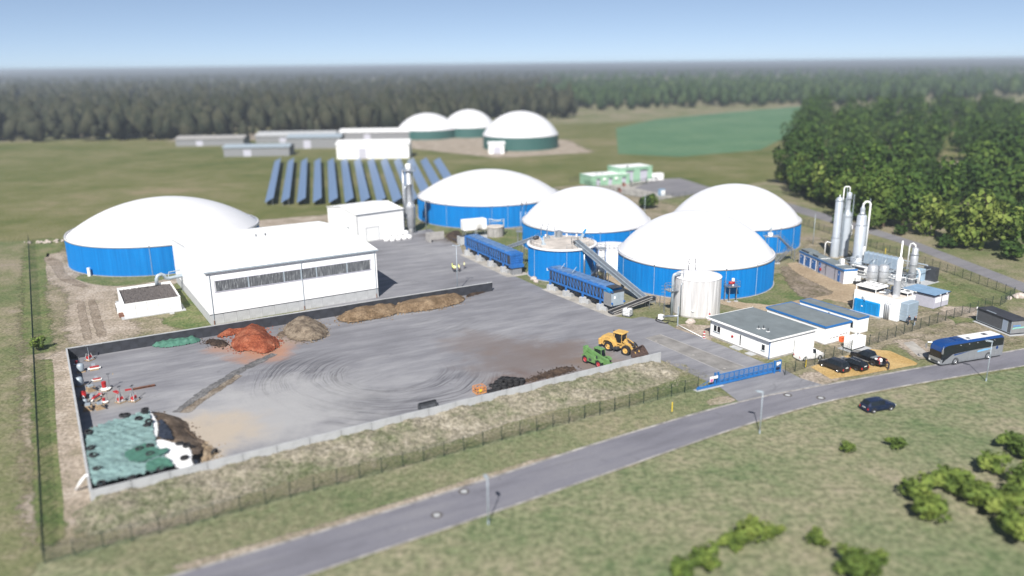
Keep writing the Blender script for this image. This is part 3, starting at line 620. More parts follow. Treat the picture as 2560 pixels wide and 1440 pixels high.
# ------------------------------------------------------------------ big white hall
def hall():
    o = at(513, 682, 9.8); W_, D_, e, rd = 32.4, 35.6, 9.8, 11.3; r = thing('white_hall', 'large plain white hall with long dark window band facing the yard', 'hall', (o.x, o.y, 0), R(31.2))
    ym = D_/2; pz = 1.85
    # wall shells (front, back, gables) above a concrete plinth
    MB().box(0, W_, 0, .2, pz, e-.05).build('front_wall', white_clad, r); MB().box(0, W_, D_-.2, D_, pz, e-.05).build('rear_wall', white_clad, r)
    for x0, x1 in ((.0, .2), (W_-.2, W_)): MB().ext_x([(.202,pz),(D_-.202,pz),(D_-.202,e-.06),(ym,rd-.06),(.202,e-.06)], x0+.002 if x0 == 0 else x0, x1 if x0 == 0 else x1-.002).build('gable_wall', white_clad, r)
    roof = MB().ext_x([(-.35,e-.04),(ym,rd-.02),(D_+.35,e-.04),(D_+.35,e+.14),(ym,rd+.17),(-.35,e+.14)], -.3, W_+.3); ro = roof.build('roof', white_clad, r)
    ridge = MB().ext_x([(ym-.35,rd+.155),(ym,rd+.21),(ym+.35,rd+.155)], -.3, W_+.3); ridge.build('ridge_cap', white, ro)
    for i in range(1, 18): MB().ext_x([(-.34,e+.14),(ym,rd+.17),(ym,rd+.2),(-.34,e+.17)], i*1.8-.03, i*1.8+.03).build('roof_seam', white_clad, ro)
    # plinth panels, each its own
    n = 14; pw = W_/n; pm = MB().box(.015, pw-.015, -.04, .18, 0, pz).mesh('concrete_panel', concrete_light)
    for i in range(n): put('concrete_panel', pm, r, (i*pw, rng.normal()*.006, 0))
    n2 = 15; pw2 = D_/n2; pm2 = MB().box(-.04, .18, .015, pw2-.015, 0, pz).mesh('concrete_panel', concrete_light)
    for i in range(n2): put('concrete_panel', pm2, r, (0, i*pw2+.05, 0)); put('concrete_panel', pm2, r, (W_-.14, i*pw2+.05, 0))
    MB().box(-.03, W_+.03, -.07, .0, pz-.02, pz+.10).build('drip_edge', steel_dark, r)
    # window band in panes between posts
    x0, x1, z0, z1 = 1.35, 31.1, 6.05, 8.0; cuts = [0, .2, .42, .53, .63, .835, 1]
    fr = MB().box(x0-.1, x1+.1, -.05, .0, z1, z1+.1).box(x0-.1, x1+.1, -.09, .0, z0-.14, z0).box(x0-.1, x0, -.05, .0, z0, z1).box(x1, x1+.1, -.05, .0, z0, z1); fr.build('window_frame', shed_lilac, r)
    for i in range(6):
        a, b = x0+(x1-x0)*cuts[i]+.12, x0+(x1-x0)*cuts[i+1]-.12; m = MB(); k = int((b-a)/.26)
        for j in range(k):
            u = a+(b-a)*j/k; v = a+(b-a)*(j+1)/k; h_ = (u+v)/2; m.quad((u,-.02,z0),(h_,-.075,z0),(h_,-.075,z1),(u,-.02,z1)); m.quad((h_,-.075,z0),(v,-.02,z0),(v,-.02,z1),(h_,-.075,z1))
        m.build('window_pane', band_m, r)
        if i: MB().box(x0+(x1-x0)*cuts[i]-.12, x0+(x1-x0)*cuts[i]+.12, -.06, .0, z0, z1).build('window_post', lamp_paint, r)
    MB().ext_x([(-.5,e-.1),(-.36,e-.1),(-.36,e+.12),(-.5,e+.12)], -.3, W_+.3).build('gutter', lamp_paint, r)
    for x in (.55, 17.2, W_-.45):
        d = MB().tube([(x,-.42,e-.1),(x,-.16,e-.5),(x,-.16,1.0)], .05, 8).build('downpipe', lamp_paint, r); MB().cyl((x,-.16,0), .08, .8, 10).build('standpipe', rust, d)
    # big gate on the yard end, side door
    MB().box(W_-.01, W_+.06, 6, 11, .05, 5.2).build('roller_door', lamp_paint, r); MB().box(W_-.01, W_+.06, 22, 27, .05, 5.2).build('roller_door', lamp_paint, r)
    for i in range(2): MB().cyl((14+i*1.9, ym+1.5, rd-.1), .12, .6, 8).build('roof_vent', steel_dark, ro)
    return r
hall()
# ------------------------------------------------------------------ white shed with roller door and scrubber tower
def shed():
    o = at(890, 538, 7.5); q = at(1013, 518, 7.5); W_ = 14.2; D_ = 17; e, rd = 7.5, 8.6; r = thing('white_shed', 'smaller white shed with a roller door beside the steel scrubber tower', 'shed', (o.x, o.y, 0), R(38)); ym = D_/2
    MB().box(0, W_, 0, .15, 0, e-.05).build('front_wall', white_clad, r); MB().box(0, W_, D_-.15, D_, 0, e-.05).build('rear_wall', white_clad, r)
    for x0, x1 in ((.002, .15), (W_-.15, W_-.002)): MB().ext_x([(.152,0),(D_-.152,0),(D_-.152,e-.06),(ym,rd-.06),(.152,e-.06)], x0, x1).build('gable_wall', white_clad, r)
    ro = MB().ext_x([(-.2,e-.03),(ym,rd-.02),(D_+.2,e-.03),(D_+.2,e+.12),(ym,rd+.14),(-.2,e+.12)], -.2, W_+.2).build('roof', white_clad, r)
    MB().box(-.2, W_+.2, -.3, -.2, e-.1, e+.1).build('gutter', steel, r)
    d = MB().box(2.7, 6.4, -.03, .0, .05, 3.6).build('roller_door', white, r); m = MB()
    for i in range(12): m.box(2.75, 6.35, -.045, -.03, .12+i*.29, .14+i*.29)
    m.build('slat_joints', lamp_paint, d); MB().box(2.58, 2.7, -.06, 0, 0, 3.75).box(6.4, 6.52, -.06, 0, 0, 3.75).box(2.58, 6.52, -.06, 0, 3.62, 3.78).build('door_frame', steel, d)
    for x in (.1, W_-.1): MB().tube([(x,-.12,e-.1),(x,-.12,.1)], .05, 8).build('downpipe', steel, r)
    s = MB().box(-2.2, -.2, 3, 6, 0, 1.6).box(-1.8, -.4, 3.4, 5.6, 1.6, 2.3).tube([(-1.2,4.5,2.2),(-1.2,4.5,3.4),(-.1,4.5,3.6)], .25, 10); s.build('ventilation_unit', steel, r)
shed()
def scrubber():
    b = at(1028, 583); r = thing('scrubber_tower', 'tall shiny steel scrubber tower with top platform next to white shed', 'tower', b); s = lambda pr, n=24: MB().lathe(pr, n)
    m = s([(0,0),(.75,0),(.75,1.5),(1.0,1.7)], 20); m.build('base', white, r, smooth=True)
    s([(.9,1.6),(1.15,1.8),(1.15,4.0),(1.5,4.4),(1.5,7.4),(1.55,7.5),(.85,8.6),(.82,8.8)]).build('lower_vessel', steel_light, r, smooth=True)
    s([(.84,8.7),(.84,13.6),(.9,13.62),(.9,13.75),(.78,13.8),(.78,18.0),(0,18.1)]).build('column', steel_light, r, smooth=True)
    MB().tube([(-1.55,0,6.6),(-1.55,0,17.6)], .34, 12).build('side_duct', steel_light, r, smooth=True); MB().tube([(-1.0,-.55,6.4),(-1.05,-.85,7),(-1.05,-.85,12.6),(-.9,-.7,13.1),(-.5,-.3,13.3)], .3, 12).build('bypass_duct', steel, r, smooth=True)
    MB().tube([(1.1,.3,0),(1.1,.3,17.5)], .12, 8).build('riser', steel, r); p = MB().box(-1.6,1.9,-1.3,1.3,17.3,17.42).build('platform', steel, r)
    railing(MB(), [(-1.55,-1.25,17.42),(1.85,-1.25,17.42),(1.85,1.25,17.42),(-1.55,1.25,17.42),(-1.55,-1.25,17.42)], 1.1, .9).build('railing', steel, p)
    s([(0,17.9),(.8,17.9),(.8,19.2),(.3,19.3),(0,19.3)]).build('head', white, r); MB().bar((1.1,.2,17.4),(1.1,.2,20.0),.10).bar((1.1,.2,19.9),(.3,.2,20.3),.10).build('davit', steel, r)
    m = MB(); 
    for i in range(4): m.box(-2.2, .4, -.5, .5, 2.6+i*1.1, 2.7+i*1.1)
    m.build('duct_flanges', steel_dark, r); MB().cyl((-1.9,.1,.0), .4, 6.6, 14).build('inlet_duct', steel, r); return r
scrubber()
# big bags in front of the shed
def bag(wd=1.35):
    m = MB(); m.smooth = True; n = 16; pr = [(0,0),(.55,0),(.68,.18),(.70,.6),(.64,.95),(.45,1.12),(.18,1.18),(0,1.2)]
    vs = []
    for i in range(n):
        t = 2*math.pi*i/n; sq = 1/max(abs(math.cos(t)), abs(math.sin(t)))**.55
        for q, z in pr: vs.append((q*sq*math.cos(t)*(1+.04*math.sin(5*t+z*4)), q*sq*math.sin(t), z))
    k = len(pr); m.add(vs, [(i*k+j, ((i+1)%n)*k+j, ((i+1)%n)*k+j+1, i*k+j+1) for i in range(n) for j in range(k-1)]); return m.mesh('bulk_bag', white_sheet)
bgm = bag()
for i, (x, y) in enumerate(((966,603),(981,603),(996,601),(1011,599),(1023,597))):
    o = put('bulk_bag', bgm, None, at(x, y), R(20+i*3)); tag(o, 'round white bulk bag in the front row before the white shed', 'bag', 'front row of white bulk bags')
for i, (x, y) in enumerate(((972,596),(986,594),(1001,592),(1015,590))):
    p = at(x, y); pl = MB().box(-.65,.65,-.6,.6,0,.14)
    o = put('bulk_bag', bgm, None, (p.x, p.y, .0), R(34+i*5)); o.scale = (1, 1, 1.35); tag(o, 'taller grey white bulk bag in the back row against the shed wall', 'bag', 'back row of white bulk bags')
# ------------------------------------------------------------------ annex with gravel roof
def annex():
    o = Vector((-72.3, 142.6, 0)); W_ = 9.95; D_ = 13.0; h = 2.7; r = thing('annex', 'low white annex with brown gravel bed on its flat roof', 'building', (o.x, o.y, 0), R(30))
    n = 5; pw = W_/n
    MB().box(.05, W_-.05, .1, .17, .12, h-.02).build('panel_backing', steel_dark, r)
    for i in range(n): MB().box(i*pw+.035, (i+1)*pw-.035, 0, .09, .12, h-.01).build('wall_panel', white_clad, r)
    MB().box(0, .18, .19, D_-.19, .12, h).build('side_wall', white_clad, r); MB().box(W_-.18, W_, .19, D_-.19, .12, h).build('side_wall', white_clad, r); MB().box(0, W_, D_-.18, D_, .12, h+.15).build('rear_wall', white_clad, r)
    MB().box(-.03, W_+.03, -.03, .22, h, h+.07).box(-.03, .22, .23, D_-.22, h, h+.07).box(W_-.22, W_+.03, .23, D_-.22, h, h+.07).build('parapet', white, r)
    vs = []; nx, ny = 60, 42
    for i in range(nx+1):
        for j in range(ny+1): vs.append((.2+(W_-.4)*i/nx, .2+(D_-.4)*j/ny, h-.28+rng.normal()*.05+.06*math.sin(i*.7)*math.cos(j*.5)))
    MB().add(vs, [(i*(ny+1)+j, (i+1)*(ny+1)+j, (i+1)*(ny+1)+j+1, i*(ny+1)+j+1) for i in range(nx) for j in range(ny)]).build('gravel_bed', gravel_roof, r)
    MB().box(-.6, W_+.7, -.7, D_+.3, .0, .12).build('slab', concrete_light, r)
    MB().box(-.06, 0, 1.0, 3.0, .3, 2.3).build('door', white, r)
    for k in (3.4, 5.2): v_ = MB().box(-1.0, 0, k, k+1.5, .12, 1.5).build('fan_unit', white, r); MB().box(-1.03, -1.0, k+.15, k+1.35, .35, 1.3).build('grille', steel_dark, v_)
    MB().box(-.9, 0, 1.0, 3.0, .12, .5).build('step', rust, r); MB().box(7.6, 8.4, -1.7, -.95, .0, .1).build('paving_slab', concrete_light, r)
    d = MB().tube([(W_-2.6,D_-.6,h-.1),(W_-2.6,D_-.6,h+1.1),(W_-2.3,D_-.5,h+1.7),(W_-1.6,D_-.3,h+1.9),(W_-1.0,D_,h+1.5),(W_-.8,D_+.1,h+.9),(W_-.2,D_+.3,h+.7),(W_+2.3,D_+1.0,h+.75),(W_+3.6,D_+1.4,h+.8)], .36, 14); d.build('air_duct', lamp_paint, r, smooth=True)
    MB().tube([(W_-.2,D_+.5,h+.9),(W_+.0,D_+.6,h+1.9),(W_+2.2,D_+1.0,h+2.0)], .10, 8).build('vent_line', lamp_paint, r); MB().bar((W_+2.3,D_+1.0,.0),(W_+2.3,D_+1.0,h+.5),.10).build('duct_support', steel, r); MB().box(4, W_-3, D_-.9, D_-.5, h-.1, h+.3).build('roof_duct', white, r)
annex()
p = at(224, 690); tag(MB().cyl((0,0,0), .35, 1.9, 14).build('sampling_pipe', white, None, loc=(p.x, p.y, 0)), 'short white upright pipe at the foot of the tank by the annex', 'pipe')

# ------------------------------------------------------------------ offices
def office(label, px0, px1, pxr, W_, D_, h, trim, roofm, rz=None, container=False, kind='flat'):
    """origin at the left front top corner px0; x runs along the long front"""
    o = at(*px0, h); q = at(*px1, h); r = thing('office_building' if not container else 'office_container', label, 'building', (o.x, o.y, 0), rz if rz is not None else ang(o, q))
    if container:
        m = MB(); n = int(W_/.28)
        for i in range(n): m.box(i*W_/n+.02, (i+.6)*W_/n, -.02, .012, .25, h-.3)
        m.build('wall_ribs', white, r)
    return r, o
def office_main():
    r, o = office('white office with grey felt roof and corner windows beside the drive', (1777,795), (1929,855), None, 0, 0, 3.25, None, None, R(-60.5)); W_, D_, h = 13.3, 10.0, 3.25
    MB().box(0, W_, 0, .25, .3, h).build('front_wall', white_clad, r); MB().box(0, W_, D_-.25, D_, .3, h).build('rear_wall', white_clad, r); MB().box(0, .25, .252, D_-.252, .3, h).build('side_wall', white_clad, r); MB().box(W_-.25, W_, .252, D_-.252, .3, h).build('side_wall', white_clad, r)
    MB().box(.03, W_-.03, .03, D_-.03, 0, .3).build('plinth', concrete, r)
    ro = MB().box(-.45, W_+.3, -.45, D_+.3, h, h+.16).build('roof', roof_grey, r); MB().box(-.5, W_+.35, -.52, -.452, h-.06, h+.2).box(W_+.302, W_+.36, -.45, D_+.3, h-.06, h+.2).box(-.52, -.452, -.45, D_+.3, h-.06, h+.2).build('fascia', white, ro)
    MB().box(-.45, W_+.3, -.66, -.53, h-.05, h+.07).build('gutter', white, ro); MB().tube([(W_-.05,-.12,h),(W_-.05,-.12,.2)], .06, 8).build('downpipe', blue_trim, r); MB().tube([(.15,-.12,h),(.15,-.12,.2)], .05, 8).build('downpipe', steel, r)
    def win(x0, x1, z0, z1):
        f = MB().box(x0-.07, x1+.07, -.04, 0, z0-.07, z1+.07).build('window', white, r); MB().box(x0, x1, -.055, -.04, z0, z1).build('pane', glass_dark, f); MB().box(x0-.12, x1+.12, -.14, 0, z0-.13, z0-.07).build('sill', lamp_paint, f)
    win(.9, 1.55, 1.3, 2.3); win(1.75, 2.4, 1.3, 2.3); win(11.6, 12.2, 1.2, 2.1)
    d = MB().box(6.2, 7.2, -.04, 0, .3, 2.45).build('door', white, r); MB().box(6.9, 7.12, -.055, -.04, .5, 2.3).build('door_glass', glass_dark, d); MB().cyl((5.2,-.1,1.5), .22, .1, 12, 'Y').build('hose_reel', red_paint, r)
    MB().box(5.7, 7.7, -1.1, -.02, 0, .14).build('step', concrete_light, r); MB().box(9.2, 10.6, -1.2, -.02, 0, .12).build('step', concrete_light, r)
    e = MB().box(W_, W_+.04, 5.2, 6.2, .3, 2.45).build('side_door', white, r); MB().box(W_+.04, W_+.055, 5.2, 5.32, .4, 2.4).build('door_gap', steel_dark, e); MB().box(W_+.02, W_+1.2, 5.0, 6.5, 0, .12).build('step', concrete_light, r)
    for x, y in ((8.6,2.2),(9.0,2.9),(10.4,2.4)): v_ = MB().cyl((x,y,h+.16), .07, .55, 8).build('roof_vent', steel_dark, ro); MB().box(x-.25,x+.25,y-.2,y+.2,h+.162,h+.2).build('flashing', white, v_)
office_main()
def office_second():
    r, o = office('white building with blue edged flat roof behind the office', (1918,770), (2065,820), None, 0, 0, 3.0, None, None, R(-61)); W_, D_, h = 12.7, 6.0, 3.0
    MB().box(0, W_, 0, .2, .15, h).build('front_wall', white_clad, r); MB().box(0, W_, D_-.2, D_, .15, h).build('rear_wall', white_clad, r); MB().box(0, .2, .202, D_-.202, .15, h).build('side_wall', white_clad, r); MB().box(W_-.2, W_, .202, D_-.202, .15, h).build('side_wall', white_clad, r)
    MB().box(-.12, W_+.12, -.12, D_+.12, 0, .15).build('plinth', concrete, r); ro = MB().box(-.1, W_+.1, -.1, D_+.1, h, h+.12).build('roof', roof_grey, r)
    MB().box(-.16, W_+.16, -.17, -.102, h-.12, h+.22).box(-.16, W_+.16, D_+.102, D_+.17, h-.12, h+.22).box(-.17, -.102, -.1, D_+.1, h-.12, h+.22).box(W_+.102, W_+.17, -.1, D_+.1, h-.12, h+.22).build('fascia', blue_trim, ro)
    for i in range(3): MB().box(W_, W_+.03, 1.2+i*.75, 1.65+i*.75, .9, 1.0).build('vent_slot', steel_dark, r); MB().box(W_, W_+.03, 3.6+i*.7, 4.0+i*.7, 1.1, 1.2).build('vent_slot', steel_dark, r)
office_second()
def office_third():
    r, o = office('ribbed white container with blue roof edge and grey window', (2000,752), (2147,797), None, 0, 0, 2.8, None, None, R(-60.8), True); W_, D_, h = 12.5, 2.7, 2.8
    MB().box(0, W_, .015, D_, .12, h).build('body', white, r); m = MB(); n = 46
    for i in range(n): m.box(i*W_/n+.04, (i+.6)*W_/n, -.02, .015, .3, h-.25)
    m.build('wall_ribs', white, r); MB().box(.05, W_-.05, .1, D_-.05, 0, .12).build('skid', concrete, r)
    ro = MB().box(0, W_, .0, D_, h, h+.06).build('roof', roof_grey, r); MB().box(-.05, W_+.05, -.07, -.002, h-.22, h+.12).box(-.05, W_+.05, D_+.002, D_+.07, h-.22, h+.12).box(-.07, -.052, -.002, D_, h-.22, h+.12).box(W_+.002, W_+.07, -.002, D_, h-.22, h+.12).build('fascia', blue_trim, ro)
    f = MB().box(10.9, 11.6, -.05, -.02, .9, 2.1).build('window', lamp_paint, r); MB().box(10.97, 11.53, -.06, -.05, .98, 2.02).build('pane', glass_dark, f)
    m = MB()
    for i in range(4): m.box(W_, W_+.03, .2+i*.6, .55+i*.6, .3, h-.3)
    m.build('end_ribs', white, r); MB().box(6.3, 6.7, -.045, -.02, 2.25, 2.32).build('nameplate', steel_dark, r)
office_third()
# ------------------------------------------------------------------ power unit, blue tank, chiller, chimney
def power_unit():
    h = 4.0; o = at(2136, 723, h); r = thing('power_unit', 'tall white machine house with rooftop cooler and grey air box', 'building', (o.x, o.y, 0), R(-57)); W_, D_ = 8.85, 5.2
    MB().bbox(0, W_, 0, D_, .1, h, .05).build('body', white, r); MB().box(-.1, W_+.1, -.1, D_+.1, 0, .1).build('slab', concrete_light, r); MB().box(.15, W_-.15, .15, D_-.15, h, h+.05).build('roof', mat('beige_roof', (.58,.52,.47), .8, var=.12), r)
    c = MB().box(.1, 4.2, .2, 4.4, h+.75, h+1.0).build('cooler', white, r)
    for x in (.2, 4.1):
        for y in (.3, 4.3): MB().bar((x,y,h),(x,y,h+.8),.12).build('cooler_leg', white, c)
    MB().box(.4, 3.9, .45, 4.1, h+.3, h+.75).build('coil', steel_dark, c)
    for i in range(4):
        for j in range(2): f = MB().lathe([(.36,0),(.44,0),(.44,.14),(.36,.14)], 20, (.62+i*.96, 1.3+j*1.9, h+1.0)).build('fan_shroud', white, c); MB().cyl((.62+i*.96, 1.3+j*1.9, h+1.01), .36, .03, 16).build('fan', steel_dark, f)
    c2 = MB().box(6.2, 8.6, 3.0, 4.8, h+.6, h+.85).build('small_cooler', white, r)
    for x in (6.3, 8.5):
        for y in (3.1, 4.7): MB().bar((x,y,h),(x,y,h+.62),.1).build('cooler_leg', white, c2)
    for i in range(2): MB().cyl((6.8+i*1.2, 3.9, h+.85), .42, .05, 16).build('fan', steel_dark, c2)
    MB().box(6.5, 8.3, 3.3, 4.5, h+.25, h+.6).build('coil', steel_dark, c2)
    m = MB().tube([(4.4,1.0,h+.3),(5.3,1.6,h+.35),(5.8,3.0,h+.35),(4.9,3.8,h+.3)], .14, 8).tube([(4.3,2.6,h+.5),(5.5,2.7,h+.5),(6.3,3.6,h+.5)], .12, 8).tube([(4.3,3.5,h+.3),(6.1,4.4,h+.35)], .1, 8).box(4.7,5.3,2.0,2.6,h,h+.6).box(5.4,5.9,.9,1.5,h,h+.45); m.build('roof_pipework', steel, r)
    MB().box(4.6, 5.3, 4.2, 4.9, h+.05, h+.9).build('expansion_vessel', lamp_paint, r)
    ch = MB().lathe([(.62,0),(.62,3.0)], 20, (7.1, 1.9, h)).build('chimney_base', steel_light, r, smooth=True); MB().lathe([(.52,3.0),(.52,6.6),(.18,7.3),(.15,7.3),(.15,10.2),(.1,10.2)], 20, (7.1, 1.9, h)).build('chimney', white, r, smooth=True); MB().cyl((7.2,1.1,h+.05), .3, .25, 12).build('chimney_cleanout', white, r)
    a = MB().bbox(W_+.02, W_+1.5, .6, 3.9, .3, 3.55, .12).build('air_box', mat('blue_grey_cover', (.26,.33,.40), .5, var=.06), r)
    for i in range(3): MB().box(W_+.0, W_+1.53, .57, 3.93, 1.0+i*.55, 1.06+i*.55).build('cover_bead', lamp_paint, a)
    for i in range(3): MB().tube([(6.7+i*.34,-.3,.05),(6.7+i*.34,-.3,3.0-.12*i),(6.7+i*.34,.05,3.2-.12*i)], .13, 10).build('exhaust_pipe', steel_light, r, smooth=True)
    MB().box(.4, 2.4, -.03, 0, .3, 2.4).build('door', white, r); MB().box(-.5, 0, .6, 1.5, 1.8, 2.9).build('side_grille', kiosk_end, r); MB().bar((1.9,-.2,3.1),(2.8,-.6,2.6),.12).build('lamp_arm', lamp_paint, r)
power_unit()
def blue_tank():
    o = at(2131, 776); q = at(2181, 789); r = thing('oil_tank', 'bright blue ribbed plastic tank at the foot of the white machine house', 'tank', (o.x, o.y, 0), R(-57)); L = 5.2
    MB().box(-.5, L+.6, -.5, 2.0, 0, .1).build('slab', concrete_light, r); MB().bbox(0, L, 0, 1.35, .1, 2.5, .18).build('body', blue_plastic, r)
    for i in range(5): MB().bbox(.3+i*1.05, .62+i*1.05, -.07, .05, .2, 2.1-.05*i, .05).build('rib', blue_plastic, r)
    MB().box(1.7, 2.0, -.10, -.06, 1.25, 1.45).build('label_plate', white, r); MB().cyl((2.5,.7,2.5), .25, .12, 14).build('lid', blue_plastic, r)
blue_tank()
def blue_shed():
    h = 2.6; o = at(2259, 721, h); r = thing('blue_roofed_shed', 'pale grey shed with light blue sheet roof and double doors', 'shed', (o.x, o.y, 0), R(-57.5)); W_, D_ = 6.2, 4.9
    MB().box(0, W_, 0, D_, .05, h-.02).build('wall', shed_lilac, r); m = MB()
    for i in range(22): m.box(.1+i*.275, .25+i*.275, -.025, .0, .1, h-.15)
    m.build('wall_ribs', shed_lilac, r); ro = MB().box(-.25, W_+.2, -.25, D_+.2, h, h+.09).build('roof', shed_roof, r)
    for i in range(3): MB().box(-.25, W_+.2, -.02+i*1.7, .04+i*1.7, h+.09, h+.12).build('roof_joint', shed_roof, ro)
    MB().box(-.28, W_+.24, -.3, -.252, h-.08, h+.1).box(W_+.202, W_+.25, -.25, D_+.2, h-.08, h+.1).build('fascia', navy_paint, ro)
    for i in range(2):
        d = MB().box(W_, W_+.04, .25+i*2.3, 2.35+i*2.3, .1, 2.3).build('door', shed_lilac, r)
        for k in range(3): MB().box(W_+.04, W_+.06, .35+i*2.3+k*.66, .93+i*2.3+k*.66, 1.1, 2.1).build('door_panel', white, d)
    for x in (2.4,): MB().box(x, x+.5, -.36, -.3, h-.08, h+.08).build('clip', white, ro)
    for y in (1.2, 3.4): MB().box(W_+.252, W_+.3, y, y+.45, h-.08, h+.08).build('clip', white, ro)
    MB().box(W_+.04, W_+.09, 2.34, 2.42, .1, 2.4).build('door_post', steel_dark, r)
blue_shed()
def kiosk():
    h = 2.5; o = at(2445, 770, h); r = thing('kiosk', 'dark grey kiosk with black roof and blue green lettering by the bus', 'kiosk', (o.x, o.y, 0), R(-79)); W_, D_ = 7.75, 3.0
    MB().box(0, W_-.02, 0, D_, .3, h).build('wall', kiosk_grey, r); MB().box(W_-.02, W_+.02, 0, D_, .3, h).build('end_wall', kiosk_end, r); MB().box(.08, W_-.08, .08, D_-.08, 0, .3).build('plinth', steel_dark, r); MB().box(-.3, W_+.5, -.5, D_+.5, .0, .05).build('slab', concrete_light, r)
    MB().box(-.03, .06, -.03, 0, .3, h).box(W_-.08, W_+.05, -.03, 0, .3, h).box(-.03, W_+.05, -.03, 0, .3, .36).build('corner_trim', lamp_paint, r)
    ro = MB().box(-.15, W_+.15, -.15, D_+.15, h, h+.12).build('roof', roof_black, r); MB().box(1.8, 3.9, .12, .3, h+.12, h+.17).build('roof_strip', lamp_paint, ro); MB().cyl((-.05,-.1,h-.1), .12, .3, 10).build('lamp', white, r)
    d = MB().box(5.9, 6.9, -.04, 0, .36, 2.3).build('door', mat('pale_blue_door', (.30,.36,.46), .5, var=.05), r); MB().box(5.84, 5.9, -.05, 0, .36, 2.36).box(6.9, 6.96, -.05, 0, .36, 2.36).build('door_frame', lamp_paint, d)
    # the unreadable logo: blue strokes over a pale green sweep
    m = MB()
    for i in range(7): m.box(W_+.021, W_+.03, .35+i*.2, .48+i*.2, 1.45+.03*(i%3), 1.75-.04*(i%2)); m.box(W_+.021, W_+.03, .35+i*.2, .58+i*.2, 1.50, 1.56)
    m.build('lettering', logo_blue, r)
    m = MB(); 
    for i in range(12): a, b = .25+i*.2, .25+(i+1)*.2; za, zb = 1.0+.02*i+.05*math.sin(i*.5), 1.0+.02*(i+1)+.05*math.sin((i+1)*.5); m.quad((W_+.026,a,za),(W_+.026,b,zb),(W_+.026,b,zb+.24),(W_+.026,a,za+.24))
    m.build('logo_sweep', logo_green, r)
kiosk()
# boxes by the fence
def white_box():
    o = at(2107, 872); r = thing('generator_box', 'white generator box on a pale concrete pad by the fence', 'generator', (o.x, o.y, 0), R(-58)); MB().box(-.6, 2.5, -.6, 3.9, 0, .1).build('pad', concrete_light, r); MB().box(.1, 1.6, .15, 3.2, .1, .38).build('frame', steel_dark, r)
    b = MB().bbox(0, 1.7, 0, 3.4, .38, 2.1, .06).build('housing', white, r); MB().box(1.7, 1.73, .5, 2.9, .7, 1.8).build('louvre', white_clad, b); MB().box(.3, 1.4, -.03, 0, .6, 1.9).build('door', white_clad, b); MB().cyl((.6,2.7,2.1), .09, .3, 8).build('exhaust', steel_dark, b)
white_box()
o = at(2092, 852); r = thing('grit_bin', 'small orange grit bin beside the white generator box', 'bin', o, R(-58)); MB().prism([(0,0),(1.0,0),(1.0,.8),(0,.8)], 0, .75).build('bin', orange_red, r); MB().box(-.05,1.05,-.05,.85,.75,.85).build('lid', orange_red, r)
